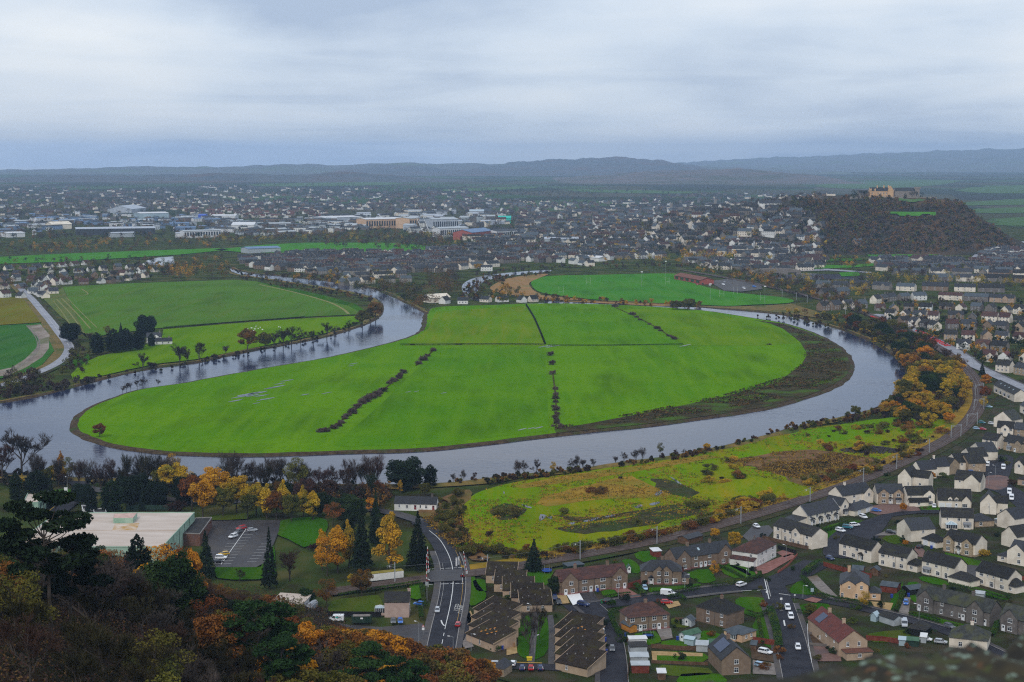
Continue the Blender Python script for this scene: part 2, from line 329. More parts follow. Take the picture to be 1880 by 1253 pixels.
def strip_mesh(name, pts, o0, o1, z, m, dash=None, z2=None):
    """band between offsets o0 and o1 to the right of a ground polyline"""
    n = len(pts); mb = MB(); off = []
    for i in range(n):
        d = (pts[min(i+1, n-1)] - pts[max(i-1, 0)]); d.z = 0; d.normalize()
        r = Vector((d.y, -d.x, 0)); off.append((pts[i] + r * o0, pts[i] + r * o1))
    acc = 0.0
    for i in range(n - 1):
        seg = (pts[i+1] - pts[i]).length; acc += seg
        if dash and (acc % (dash[0] + dash[1])) > dash[0]: continue
        a, b, c, d = off[i][0], off[i][1], off[i+1][1], off[i+1][0]
        mb.poly([(a.x, a.y, z), (b.x, b.y, z if z2 is None else z2), (c.x, c.y, z if z2 is None else z2), (d.x, d.y, z)][::-1])
    return mb.mesh(name, m)
def strip(name, px, o0, o1, z, m, dash=None, step=4.0, smooth=True, ground=False, z2=None):
    pts = px if ground else [G(*p) for p in px]
    if smooth: pts = catmull(pts, False, step)
    return struct(obj(name, strip_mesh(name, pts, o0, o1, z, m, dash, z2)))

# ------------------------------------------------------------------ terrain heights
def softstep(a, b, x):
    t = min(1, max(0, (x - a) / (b - a))); return t * t * (3 - 2 * t)
def hillz(X, Y):                                    # the near wooded hillside the tower stands on
    foot = 548 + min(70, max(0, -X - 70) * 0.55) if X < -70 else 548 - (X + 70) * 2.05
    d = max(foot, 120) - Y
    return 0.265 * 0.5 * (d + math.sqrt(d * d + 30 * 30)) - 0.265 * 12 * softstep(-90, 0, d) if d > -90 else 0.265 * 0.5 * (d + math.sqrt(d * d + 900))
CREST = [(1080,0),(1150,18),(1250,38),(1330,52),(1400,64),(1480,77),(1520,80),(1560,82),(1600,84),(1700,83),(1758,80),(1772,73),(1800,50),(1840,25),(1872,3),(1890,0)]
CREST = [(G_x, z) for G_x, z in CREST]
def castlez(X, Y):                                  # crag and tail of the castle hill
    px = 940 + X / 2800.0 * F_PX
    if px <= CREST[0][0] or px >= CREST[-1][0]: return 0.0
    for (a, za), (b, zb) in zip(CREST, CREST[1:]):
        if a <= px <= b: c = za + (zb - za) * (px - a) / (b - a); break
    y0 = 2545 if px > 1500 else 2545 + (1500 - px) * 0.2
    return c * softstep(y0, y0 + 290, Y) * (1 - softstep(3050, 3700, Y))
def GT(px, py):                                     # pixel -> point, on the castle hill where it is hit first
    g = G(px, py)
    if px < 1080 or py > 480 or py < 340: return g
    d = Vector((g.x, g.y, -CAM_H)) / g.y
    Y = 2450.0
    while Y < min(g.y, 3100):
        if CAM_H + d.z * Y <= castlez(d.x * Y, Y): return Vector((d.x * Y, Y, castlez(d.x * Y, Y)))
        Y += 8
    return g
# ------------------------------------------------------------------ ground, hills, water
def ground_material():
    m = bpy.data.materials.new('ground'); m.use_nodes = True; t = m.node_tree; b = t.nodes['Principled BSDF']; K = t.links.new
    b.inputs['Roughness'].default_value = 1.0; b.inputs['Specular IOR Level'].default_value = 0.0
    tcn = t.nodes.new('ShaderNodeTexCoord')
    def vor(scale):
        v = t.nodes.new('ShaderNodeTexVoronoi'); v.inputs['Scale'].default_value = scale; v.inputs['Randomness'].default_value = 0.8
        mp = t.nodes.new('ShaderNodeMapping'); mp.inputs['Scale'].default_value = (1, 0.45, 1); mp.inputs['Rotation'].default_value = (0, 0, 0.4)
        K(tcn.outputs['Object'], mp.inputs[0]); K(mp.outputs[0], v.inputs['Vector']); return v
    v = vor(0.0028)
    r = t.nodes.new('ShaderNodeValToRGB'); r.color_ramp.interpolation = 'CONSTANT'
    e = r.color_ramp.elements; e[0].position = 0; e[0].color = (0.03, 0.04, 0.02, 1); e[1].position = 0.3; e[1].color = (0.06, 0.06, 0.03, 1)
    for p, c in ((0.6, (0.04, 0.075, 0.025, 1)), (0.72, (0.035, 0.038, 0.028, 1)), (0.85, (0.05, 0.085, 0.03, 1)), (0.93, (0.075, 0.07, 0.045, 1))):
        q = e.new(p); q.color = c
    sp = t.nodes.new('ShaderNodeSeparateColor'); K(v.outputs['Color'], sp.inputs[0]); K(sp.outputs[0], r.inputs[0])
    near = t.nodes.new('ShaderNodeTexNoise'); near.inputs['Scale'].default_value = 0.035; near.inputs['Detail'].default_value = 8
    K(tcn.outputs['Object'], near.inputs['Vector'])
    nr = t.nodes.new('ShaderNodeValToRGB'); e = nr.color_ramp.elements
    e[0].position = 0.36; e[0].color = (0.03, 0.026, 0.014, 1); e[1].position = 0.66; e[1].color = (0.085, 0.075, 0.026, 1)
    q = e.new(0.5); q.color = (0.04, 0.06, 0.014, 1)
    K(near.outputs['Fac'], nr.inputs[0])
    sx = t.nodes.new('ShaderNodeSeparateXYZ'); K(tcn.outputs['Object'], sx.inputs[0])
    mr_ = t.nodes.new('ShaderNodeMapRange'); mr_.inputs[1].default_value = 3400; mr_.inputs[2].default_value = 4800; K(sx.outputs[1], mr_.inputs[0])
    mx = t.nodes.new('ShaderNodeMixRGB'); K(mr_.outputs[0], mx.inputs[0]); K(nr.outputs[0], mx.inputs[1]); K(r.outputs[0], mx.inputs[2])
    K(mx.outputs[0], b.inputs['Base Color'])
    return m
mb = MB(); mb.poly([(-20000,-40,-0.6),(20000,-40,-0.6),(20000,17800,-0.6),(-20000,17800,-0.6)])
struct(mb.build('ground', ground_material()))

def grid_terrain(name, x0, x1, nx, y0, y1, ny, fz, m):
    xs = np.linspace(x0, x1, nx); ys = np.linspace(y0, y1, ny)
    V = [(x, y, fz(x, y)) for y in ys for x in xs]
    Fc = [(j*nx+i, j*nx+i+1, (j+1)*nx+i+1, (j+1)*nx+i) for j in range(ny-1) for i in range(nx-1)]
    me = bpy.data.meshes.new(name); me.from_pydata(V, [], Fc); me.materials.append(m)
    me.polygons.foreach_set('use_smooth', [True] * len(Fc))
    return struct(obj(name, me))
M['woodfloor'] = mat('woodfloor', (0.022,0.015,0.009), (0.06,0.036,0.016), 0.15, 0.95, 0.1, 6, (0.03,0.034,0.01), 0.03)
def hz_(x, y):
    return min(hillz(x, y), 112) - 1.2 + 1.5 * mnoise.noise(Vector((x * 0.05, y * 0.05, 0)))
grid_terrain('hillside', -330, 190, 90, -30, 660, 110, lambda x, y: max(-2.0, hz_(x, y)) if hillz(x, y) > 1.0 else -2.5, M['woodfloor'])

M['crag'] = mat('crag', (0.02,0.022,0.014), (0.06,0.042,0.024), 0.016, 0.95, 0.1, 7, (0.12,0.065,0.025), 0.006, lo=0.3, hi=0.7)
def cz(x, y):
    h = castlez(x, y)
    return h - 0.8 + min(1, h / 12) * 4.5 * mnoise.noise(Vector((x * 0.02, y * 0.02, 3))) if h > 0.05 else -1.5
grid_terrain('castle_hill', 130, 930, 130, 2480, 3720, 130, cz, M['crag'])

def ridge(name, D, prof, front, back, m, seed, bumps=5.0):
    xs = []; X0 = (prof[0][0] - 940) * D / F_PX; X1 = (prof[-1][0] - 940) * D / F_PX
    P = [((x - 940) * D / F_PX, max(0, CAM_H + (HZ - y) / F_PX * D)) for x, y in prof]
    def fz(x, y):
        for (a, za), (b, zb) in zip(P, P[1:]):
            if a <= x <= b: c = za + (zb - za) * softstep(a, b, x); break
        else: c = 0
        k = softstep(D - front, D, y) if y < D else 1 - softstep(D, D + back, y)
        n = mnoise.noise(Vector((x * 0.004, y * 0.004, seed))) * bumps + mnoise.noise(Vector((x * 0.02, y * 0.02, seed))) * bumps * 0.45
        return c * k + n * min(1, c * k / 25) - 1.0
    return grid_terrain(name, X0, X1, 170, D - front, D + back, 46, fz, m)
M['moor'] = mat('moor', (0.07,0.08,0.075), (0.11,0.11,0.1), 0.0035, 0.95, 0.1, 8, (0.08,0.11,0.045), 0.0011)  # far hill tones raised: part of the distance haze painted into the colour
M['woodhill'] = mat('woodhill', (0.045,0.055,0.055), (0.08,0.075,0.07), 0.006, 0.95, 0.1, 8, (0.09,0.05,0.03), 0.0022)
M['rusthill'] = mat('rusthill', (0.075,0.07,0.06), (0.14,0.1,0.08), 0.007, 0.95, 0.1, 8, (0.05,0.06,0.025), 0.002)
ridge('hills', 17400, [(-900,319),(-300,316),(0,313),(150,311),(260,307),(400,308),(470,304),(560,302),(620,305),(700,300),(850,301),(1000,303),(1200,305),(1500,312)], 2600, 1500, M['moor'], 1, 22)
ridge('hills', 11000, [(-200,330),(60,326),(160,321),(300,323),(420,318),(520,322),(640,317),(760,326),(860,334)], 900, 900, M['woodhill'], 6, 16)
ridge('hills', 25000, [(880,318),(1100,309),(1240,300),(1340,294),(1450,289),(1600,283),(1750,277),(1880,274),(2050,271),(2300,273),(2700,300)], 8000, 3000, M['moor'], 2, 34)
ridge('hills', 17500, [(480,330),(600,319),(690,306),(740,301),(790,302),(840,307),(900,303),(960,298),(1040,293),(1130,290),(1190,294),(1245,302),(1300,315),(1370,324),(1450,334)], 4000, 2500, M['woodhill'], 3, 26)
ridge('hills', 11500, [(850,350),(930,343),(1010,333),(1100,322),(1200,315),(1290,312),(1345,311),(1400,315),(1470,320),(1510,330),(1545,345),(1575,362)], 2200, 1600, M['rusthill'], 4, 16)

# ---- water
def water_material():
    m = bpy.data.materials.new('water'); m.use_nodes = True; t = m.node_tree; b = t.nodes['Principled BSDF']; K = t.links.new
    b.inputs['Base Color'].default_value = (0.02, 0.028, 0.065, 1); b.inputs['Roughness'].default_value = 0.08; b.inputs['IOR'].default_value = 1.33
    b.inputs['Specular IOR Level'].default_value = 0.29
    tcn = t.nodes.new('ShaderNodeTexCoord')
    mp = t.nodes.new('ShaderNodeMapping'); mp.inputs['Scale'].default_value = (0.55, 1.0, 1); K(tcn.outputs['Object'], mp.inputs[0])
    n = t.nodes.new('ShaderNodeTexNoise'); n.inputs['Scale'].default_value = 0.35; n.inputs['Detail'].default_value = 5; n.inputs['Distortion'].default_value = 0.8; K(mp.outputs[0], n.inputs['Vector'])
    g = t.nodes.new('ShaderNodeTexNoise'); g.inputs['Scale'].default_value = 0.012; g.inputs['Detail'].default_value = 3; K(mp.outputs[0], g.inputs['Vector'])
    mr2 = t.nodes.new('ShaderNodeMapRange'); mr2.inputs[1].default_value = 0.42; mr2.inputs[2].default_value = 0.6; mr2.inputs[3].default_value = 0.04; mr2.inputs[4].default_value = 0.2; K(g.outputs['Fac'], mr2.inputs[0])
    bp = t.nodes.new('ShaderNodeBump'); bp.inputs['Distance'].default_value = 0.8; K(mr2.outputs[0], bp.inputs['Strength']); K(n.outputs['Fac'], bp.inputs['Height']); K(bp.outputs[0], b.inputs['Normal'])
    return m
M['water'] = water_material()
OUTER_TOP = [(425,498),(440,504),(520,516),(600,528),(660,539),(697,552),(705,568),(695,585),(660,601),(600,619),(540,631),(480,642),(420,654),(360,667),(300,674),(240,685),(180,700),(130,713),(80,726),(30,736),(-40,744),(-140,752)]
INNER_TOP = [(420,492),(450,500),(530,509),(620,519),(690,532),(730,550),(762,566),(782,577)]
NEAR_BANK = [(-160,870),(0,872),(100,876),(200,878),(300,881),(400,884),(500,888),(600,889),(700,890),(800,888),(880,880),(930,873),(1000,867),(1060,861),(1120,851),(1200,841),(1260,831),(1330,817),(1400,800),(1440,788),(1480,778),(1530,768),(1590,754),(1640,735),(1664,702),(1660,676),(1640,654),(1602,629),(1555,610),(1511,596),(1451,581),(1401,574),(1344,569),(1283,564),(1200,558),(1100,554),(1000,552)]
ISLAND = [(782,577),(777,602),(754,617),(700,633),(600,656),(500,673),(400,691),(330,704),(270,712),(230,722),(180,740),(150,757),(137,775),(139,790),(163,803),(200,815),(260,825),(330,831),(450,834),(560,831),(650,828),(760,825),(860,816),(960,804),(1010,798),(1100,788),(1200,778),(1300,764),(1400,749),(1480,728),(1530,709),(1555,691),(1562,672),(1555,650),(1530,629),(1490,609),(1438,593),(1384,584),(1335,576),(1283,569),(1200,563),(1120,559),(1000,557),(900,560),(800,564)]
riv = OUTER_TOP + NEAR_BANK + [(1000,556),(900,560),(800,564)] + INNER_TOP[::-1]
sheet('river', riv, -0.25, 'water')
sheet('river', [(866,550),(849,533),(853,519),(880,508),(930,501),(1000,496),(1012,498),(958,504),(915,510),(888,518),(878,531),(886,550)], -0.24, 'water', True)
sheet('river', [(268,479),(290,473),(318,471),(321,485),(300,488),(272,486)], -0.24, 'water')
sheet('river', [(1420,507),(1480,502),(1580,506),(1600,510),(1500,513),(1425,512)], -0.24, 'water', True)

M['bank'] = mat('bank', (0.05,0.033,0.02), (0.11,0.075,0.04), 0.35, 0.95, 0.1, 6, (0.05,0.07,0.015), 0.07)
M['banktop'] = mat('banktop', (0.1,0.085,0.025), (0.2,0.13,0.04), 0.2, 0.95, 0.1, 6, (0.05,0.08,0.015), 0.03)
def bank(px, s, wdt=3.5, h=0.9, top=7.0, closed=False):
    pts = catmull([G(*p) for p in px], closed, 4)
    for p in pts:
        p.x += 0.9 * mnoise.noise(p * 0.09); p.y += 0.9 * mnoise.noise(p * 0.09 + Vector((9, 4, 0)))
    n = len(pts); mb = MB(); rows = []
    prof = [(-0.8, -0.9), (0.3, -0.1), (wdt, h), (wdt + top * 0.4, h + 0.15), (wdt + top, 0.02)]
    for i in range(n):
        d = pts[min(i+1, n-1)] - pts[max(i-1, 0)]; d.normalize(); r = Vector((d.y, -d.x, 0)) * s
        k = 0.8 + 0.5 * mnoise.noise(pts[i] * 0.03)
        rows.append([(pts[i].x + r.x*o*k, pts[i].y + r.y*o*k, z * k if z > 0 else z) for o, z in prof])
    for a, b in zip(rows, rows[1:]):
        for j in range(len(prof) - 1): mb.poly([a[j], a[j+1], b[j+1], b[j]], 0 if j < 2 else 1)
    return struct(mb.build('river_bank', ['bank', 'banktop']))
bank(OUTER_TOP, 1)
bank(INNER_TOP, -1)
bank(NEAR_BANK, 1)

# ---- the meadow inside the river loop, a low plate with a sloping earth bank
M['grassA'] = field('grassA', (0.074,0.2,0.0), (0.1,0.228,0.0), (0.12,0.245,0.002), 1.4)
M['grassB'] = field('grassB', (0.084,0.195,0.0), (0.115,0.218,0.001), (0.14,0.228,0.003), 1.2)
M['grassC'] = field('grassC', (0.095,0.2,0.0), (0.12,0.215,0.001), (0.17,0.205,0.008), 0.2)
M['grassD'] = field('grassD', (0.066,0.192,0.0), (0.09,0.215,0.0), (0.1,0.225,0.002), 0.3)
isl = catmull([G(*p, 0.9) for p in ISLAND], True, 5)
for p in isl:
    q = 1.1 * mnoise.noise(p * 0.08); p.x += q; p.y += 0.8 * mnoise.noise(p * 0.08 + Vector((5, 5, 0)))
mb = MB(); n = len(isl)
for i in range(n):
    d = (isl[(i+1) % n] - isl[i-1]).normalized(); rr = Vector((d.y, -d.x, 0))
    if i == 0: s_ = rr
    isl[i].z = 0
cen = Vector((60, 1000, 0)); sgn = 1 if (isl[0] + Vector(((isl[1]-isl[-1]).y, -(isl[1]-isl[-1]).x, 0)).normalized() - cen).length > (isl[0] - cen).length else -1
ring = []
for i in range(n):
    d = (isl[(i+1) % n] - isl[i-1]).normalized(); r = Vector((d.y, -d.x, 0)) * sgn
    k = 1 + 0.35 * mnoise.noise(isl[i] * 0.05)
    ring.append([(isl[i].x - r.x*2.2*k, isl[i].y - r.y*2.2*k, 0.9), (isl[i].x + r.x*1.0*k, isl[i].y + r.y*1.0*k, 0.55), (isl[i].x + r.x*3.6*k, isl[i].y + r.y*3.6*k, -0.7)])
for i in range(n):
    a, b = ring[i], ring[(i+1) % n]
    for j in range(2): mb.poly([a[j], a[j+1], b[j+1], b[j]], 0)
struct(mb.build('river_bank', ['bank']))
P = [Vector(r[0]) for r in ring]
me = bpy.data.meshes.new('meadow'); me.from_pydata([tuple(p) for p in P], [], [tuple(t) for t in tessellate_polygon([P])]); me.materials.append(M['grassA'])
for p in me.polygons:
    if p.normal.z < 0: p.flip()
struct(obj('meadow', me))
Z1 = 0.9
def isheet(px, dz, m, **k): return sheet('field', [tuple(G(x, y, Z1 + dz).xy) for x, y in px], Z1 + dz, m, ground=True, **k)
isheet([(742,635),(786,604),(800,572),(900,566),(964,562),(985,590),(1001,635),(900,634)], .05, 'grassC')
isheet([(970,562),(1060,561),(1135,566),(1185,592),(1250,634),(1120,635),(1005,636)], .05, 'grassD')
isheet([(1150,567),(1250,571),(1330,580),(1382,588),(1430,603),(1470,630),(1400,635),(1258,634),(1200,598)], .05, 'grassB')
isheet([(804,640),(900,638),(999,638),(1004,700),(1007,790),(960,797),(860,808),(760,817),(640,820),(612,819),(700,742)], .05, 'grassD')
isheet([(1006,638),(1120,637),(1256,636),(1300,672),(1360,716),(1250,738),(1130,760),(1020,785),(1012,720)], .05, 'grassA')
M['marsh'] = mat('marsh', (0.03,0.026,0.008), (0.07,0.05,0.014), 0.12, 0.95, 0.1, 7, (0.06,0.13,0.004), 0.035)
isheet([(1384,588),(1412,594),(1438,604),(1470,628),(1482,650),(1472,672),(1440,694),(1400,711),(1330,728),(1250,745),(1190,757),(1130,768),(1080,778),(1020,788),(1022,796),(1100,787.5),(1200,777.3),(1300,763.2),(1400,748.2),(1480,727),(1529,708.2),(1553.5,690),(1560.5,672),(1553,650.5),(1528,629.8),(1488,610),(1437,594.5)], .10, 'marsh', jitter=.9)
# standing water on the grass
random.seed(5)
M['puddle'] = M['water']
for x, y, a, s in [(447,728,1.0,.5),(455,724,1.5,.6),(463,727,.8,.4),(472,722,1.2,.6),(480,727,.7,.4),(489,733,.9,.5),(497,713,.8,.4),(505,711,.9,.5),(514,705,.6,.3),(528,699,.8,.3),(434,736,.7,.4),(470,741,.4,.3),(560,725,.5,.3),(600,722,.5,.25),(650,668,.6,.25),(645,672,.4,.2),(958,789,.5,.3),(975,787,.4,.2),(988,786,.5,.3),(750,720,.35,.2),(765,719,.3,.2),(815,722,.4,.2),(1003,636,1.6,.5),(1015,636.5,1.2,.4),(1259,634.5,1.0,.4)]:
    c = G(x, y, Z1); pts = []
    ca, sa = math.cos(0.75), math.sin(0.75)
    for i in range(9):
        t = 2 * math.pi * i / 9; rx = 8 * a * random.uniform(.6, 1.2) * math.cos(t); ry = 2.6 * s * random.uniform(.6, 1.2) * math.sin(t)
        pts.append((c.x + rx * ca - ry * sa, c.y + (rx * sa + ry * ca) * 1.6))
    sheet('puddle', pts, Z1 + .13, 'puddle', ground=True)

# ---- fields left of the river and farther off
M['crop'] = field('crop', (0.068,0.165,0.014), (0.082,0.18,0.016), (0.11,0.16,0.025), 0.9, 0.35, (0.06,0.1,0.02))
M['cropstripe'] = field('cropstripe', (0.085,0.135,0.03), (0.1,0.14,0.03), (0.17,0.15,0.05), 0.35, 0.12, (0.2,0.17,0.06))
M['stubble'] = field('stubble', (0.15,0.125,0.012), (0.17,0.15,0.015), (0.12,0.16,0.012), 1.3, 0.2, (0.1,0.11,0.01))
M['wheat'] = field('wheat', (0.03,0.12,0.018), (0.04,0.14,0.02), (0.06,0.14,0.025), 1.2, 0.5)
M['farfield'] = field('farfield', (0.045,0.19,0.012), (0.06,0.21,0.016), (0.08,0.2,0.02), 0.2)
M['dullfield'] = field('dullfield', (0.06,0.12,0.03), (0.07,0.14,0.04), (0.1,0.14,0.05), 0.3)
M['mud'] = mat('mud', (0.17,0.13,0.1), (0.3,0.25,0.21), 0.12, 0.8, 0.3, 6, (0.1,0.12,0.04), 0.05, stretch=(1,.3,1))
M['reed'] = mat('reed', (0.22,0.12,0.045), (0.32,0.18,0.07), 0.12, 0.95, 0.1, 6, (0.2,0.15,0.05), 0.03)
sheet('field', [(115,527),(250,520),(430,514),(472,517),(560,541),(640,561),(668,577),(540,583),(420,592),(300,602),(262,606),(160,620)], .05, 'crop')
sheet('field', [(78,547),(115,528),(160,620),(180,612),(150,612),(110,580)], .09, 'cropstripe')
M['tramline'] = mat('tramline', (.17,.17,.05), (.24,.22,.08), .3)
for tl, o in (([(476,523),(540,537),(600,554),(628,567),(640,577)], 3.0), ([(104,550),(128,575),(150,606)], 1.2), ([(113,548),(140,575),(166,604)], 1.2), ([(122,546),(150,575),(178,602)], .8), ([(97,552),(115,575),(133,604)], .8), ([(150,531),(160,541),(118,546)], 1.5)): strip('track', tl, -o/2, o/2, .14, 'tramline')
sheet('field', [(470,517),(520,526),(600,544),(652,558),(672,572),(668,578),(640,562),(560,543)], .08, 'lawn')
sheet('field', [(300,605),(420,595),(540,586),(660,580),(668,585),(650,597),(598,612),(520,628),(440,644),(360,660),(290,668),(240,678),(180,692),(135,699),(130,688),(150,668),(180,655),(240,640),(296,627)], .06, 'grassB')
sheet('field', [(-60,547),(48,546),(60,566),(77,592),(0,597),(-60,600)], .05, 'stubble')
sheet('field', [(-80,601),(0,598),(82,593),(98,620),(102,642),(70,678),(30,690),(-80,710)], .06, 'wheat')
sheet('field', [(52,598),(76,596),(88,615),(93,640),(82,656),(50,676),(20,690),(-60,700),(-60,692),(20,676),(50,660),(68,640),(70,622)], .1, 'mud', jitter=2.5)
for off in (-3.2, -1.4): strip('track', [(46,598),(62,618),(66,636),(55,655),(30,674),(0,683),(-60,692)], off, off + .8, .13, 'palepath')
sheet('field', [(75,593),(84,592),(108,638),(98,662),(60,690),(30,705),(25,700),(66,684),(100,645)], .07, 'banktop')
sheet('field', [(392,459),(480,450),(560,446),(700,446),(770,450),(793,456),(786,461),(700,464),(560,465),(450,464)], .2, 'farfield')
sheet('field', [(-40,474),(100,467),(230,462),(400,456),(420,459),(330,468),(230,474),(120,481),(-40,486)], .2, 'farfield')
sheet('field', [(-40,489),(90,485),(95,493),(40,498),(-40,500)], .2, 'lawndull')
sheet('field', [(975,520),(988,512),(1012,507),(1100,505),(1238,503),(1262,516),(1300,528),(1345,537),(1440,547),(1452,556),(1380,560),(1330,562),(1250,558),(1180,556),(1100,551),(1040,545),(990,536)], .12, 'farfield', True)
sheet('field', [(900,528),(925,514),(952,508),(1005,503),(990,511),(972,520),(978,532),(992,543),(940,542),(912,536)], .1, 'reed', True)
sheet('field', [(985,541),(1040,547),(1100,553),(1180,557),(1262,561),(1262,564),(1180,561),(1060,555),(985,550)], .09, 'reed')
sheet('field', [(1262,561),(1330,563),(1400,562),(1452,558),(1500,572),(1512,585),(1450,577),(1400,571),(1340,566),(1262,563)], .11, 'banktop')
sheet('field', [(1590,468),(1640,463),(1735,461),(1745,466),(1700,470),(1640,472),(1600,473)], .2, 'farfield')
sheet('field', [(1440,490),(1490,486),(1560,488),(1640,480),(1640,486),(1560,492),(1500,494)], .2, 'farfield')
sheet('field', [(1540,501),(1575,499),(1580,507),(1545,508)], .2, 'farfield')
sheet('field', [(1500,477),(1560,474),(1600,476),(1560,480),(1510,481)], .2, 'lawn')
sheet('field', [(1660,485),(1700,484),(1700,490),(1665,491)], .2, 'farfield')
for pg in ([(1500,340),(1620,333),(1760,332),(1700,342),(1560,347)], [(1780,345),(1990,338),(1990,352),(1800,355)], [(1770,372),(1990,360),(1990,372),(1790,378)], [(1790,384),(1990,380),(1990,388),(1810,392)], [(1830,402),(1990,399),(1990,412),(1850,416)], [(820,348),(960,343),(980,346),(840,352)], [(480,338),(700,335),(720,340),(500,343)], [(1060,348),(1260,352),(1240,356),(1070,353)]):
    sheet('field', pg, .6, 'dullfield', True, jitter=25)
def draped(pxs, pys, m, dz=1.2):
    V = []; n = len(pxs)
    for y in pys:
        for x in pxs: g = GT(x, y + 1.5*math.sin(x*.11)); V.append((g.x, g.y, g.z + dz))
    me = bpy.data.meshes.new('slope_field'); me.from_pydata(V, [], [(j*n+i, j*n+i+1, (j+1)*n+i+1, (j+1)*n+i) for j in range(len(pys)-1) for i in range(n-1)]); me.materials.append(M[m]); struct(obj('slope_field', me))
draped(list(range(1634, 1720, 6)), [398.5, 396.5, 394.5, 392.5], 'farfield'); draped(list(range(1650, 1702, 6)), [372, 370, 368, 366.5], 'dullfield')

# ---- rough pasture between the river and the railway
M['pasture'] = field('pasture', (0.11,0.215,0.0), (0.165,0.2,0.002), (0.27,0.185,0.01), 1.0)
M['brownscrub'] = mat('brownscrub', (0.1,0.055,0.025), (0.2,0.11,0.045), 0.15, 0.95, 0.1, 7, (0.12,0.1,0.02), 0.03)
M['goldgrass'] = mat('goldgrass', (0.2,0.125,0.012), (0.31,0.185,0.02), 0.12, 0.95, 0.1, 7, (0.1,0.14,0.005), 0.03)
M['rushes'] = mat('rushes', (0.035,0.035,0.012), (0.08,0.07,0.025), 0.3, 0.95, 0.1, 7, (0.04,0.08,0.01), 0.05)
sheet('field', [(848,945),(856,922),(884,902),(960,883),(1060,868),(1160,852),(1260,836),(1330,822),(1400,806),(1442,794),(1500,784),(1560,778),(1640,768),(1700,772),(1760,770),(1740,800),(1690,830),(1620,856),(1540,884),(1450,920),(1360,946),(1280,966),(1180,990),(1080,1010),(1000,1018),(900,1012),(862,985)], .05, 'pasture', True)
sheet('field', [(1050,898),(1100,885),(1160,876),(1190,890),(1240,908),(1180,915),(1090,918),(1000,930),(990,915)], .1, 'goldgrass', True, jitter=1.2)
sheet('field', [(1330,850),(1420,832),(1500,826),(1580,838),(1640,850),(1600,868),(1520,892),(1470,892),(1430,872),(1380,858)], .1, 'brownscrub', True, jitter=1.5)
sheet('field', [(940,893),(1050,873),(1200,852),(1300,836),(1320,840),(1200,860),(1050,884),(960,897)], .1, 'goldgrass', jitter=1.2)
sheet('field', [(1000,1022),(1100,1004),(1200,982),(1300,958),(1400,930),(1400,938),(1300,966),(1200,990),(1100,1012),(1000,1032)], .1, 'goldgrass', jitter=.8)
sheet('field', [(770,935),(850,900),(870,905),(850,930),(846,950),(870,1000),(900,1025),(870,1030),(840,1000),(800,965)], .1, 'brownscrub', True, jitter=1.0)
sheet('field', [(1446,800),(1540,780),(1660,765),(1668,778),(1600,800),(1500,812)], .1, 'grassB', True, jitter=.8)
sheet('field', [(900,935),(930,925),(965,935),(955,950),(915,955)], .12, 'rushes', True, jitter=1)
for px in ([(958,926),(966,929),(976,932),(974,934),(962,931)], [(992,945),(1004,948),(996,955),(990,957)], [(1004,950),(1014,949),(1012,954)], [(1164,931),(1176,927),(1180,930),(1170,934)], [(1192,926),(1208,922),(1212,924),(1198,929)], [(1072,957),(1090,953),(1100,950),(1096,954),(1076,959)], [(1112,949),(1128,945),(1130,947),(1114,951)], [(1202,907),(1214,901),(1216,906),(1206,911)], [(1230,876),(1240,881),(1252,890),(1246,889)], [(1042,962),(1056,959),(1052,964)], [(924,903),(927,905),(925,908)]):
    sheet('puddle', px, .16, 'puddle', True)
for px in ([(1020,945),(1090,950),(1180,935),(1250,925),(1240,935),(1150,948),(1070,960)], [(1020,970),(1120,958),(1240,935),(1300,940),(1200,962),(1080,980)], [(1200,880),(1240,885),(1280,905),(1260,915),(1215,900)]):
    sheet('field', px, .13, 'rushes', True, jitter=1.5)
# ------------------------------------------------------------------ roads, pavements, markings, railway
MAIN = [(772,957),(790,972),(806,990),(820,1012),(829,1035),(832,1060),(831,1085),(826,1115),(818,1150),(811,1185),(803,1225),(794,1270)]
strip('road', MAIN, -4.6, 4.6, .10, 'asphalt')
strip('pavement', MAIN[3:], 4.7, 7.0, .22, 'pavement'); strip('pavement', MAIN[3:], -6.6, -4.7, .22, 'pavement')
strip('kerb', MAIN[3:], 4.5, 4.75, .235, 'kerb'); strip('kerb', MAIN[3:], -4.75, -4.5, .235, 'kerb')
sheet('road', [(835,1100),(850,1110),(864,1128),(864,1145),(852,1175),(830,1205),(820,1200),(822,1150)], .11, 'asphalt', True)
strip('road_marking', [(788,975)] + MAIN[2:7], -.12, .12, .15, 'paint')
strip('road_marking', MAIN[6:9], -.12, .12, .15, 'paint')
strip('road_marking', MAIN[8:], -.1, .1, .15, 'paint', dash=(4.5, 3.5), step=1.0)
strip('road_marking', MAIN[4:8], 3.4, 3.52, .15, 'paintold'); strip('road_marking', MAIN[3:9], -3.6, -3.48, .15, 'yellowpaint')
def cross_line(pa, pb, wd, z, m, dash=None): strip('road_marking', [pa, pb], -wd/2, wd/2, z, m, dash, 0.5, True)
cross_line((786,1046), (850,1043), .35, .16, 'paint', (1.2, .5)); cross_line((787,1074), (851,1072), .4, .16, 'paint', (1.5, .5))
strip('road_marking', [(810,1140),(812,1146),(816,1150)], -.22, .22, .16, 'paint')
def text(name, body, pa, pb, z, m, h):
    cu = bpy.data.curves.new(name, 'FONT'); cu.body = body; cu.size = 1; cu.align_x = 'CENTER'; cu.align_y = 'CENTER'
    cu.materials.append(M[m]); a, b = G(*pa), G(*pb); d = b - a
    o = bpy.data.objects.new(name, cu); COL.objects.link(o)
    c = (a + b) / 2; o.location = (c.x, c.y, z); o.rotation_euler = (0, 0, math.atan2(d.y, d.x))
    o.scale = (d.length / max(1.5, len(body) * 0.62), h, 1)
    return o
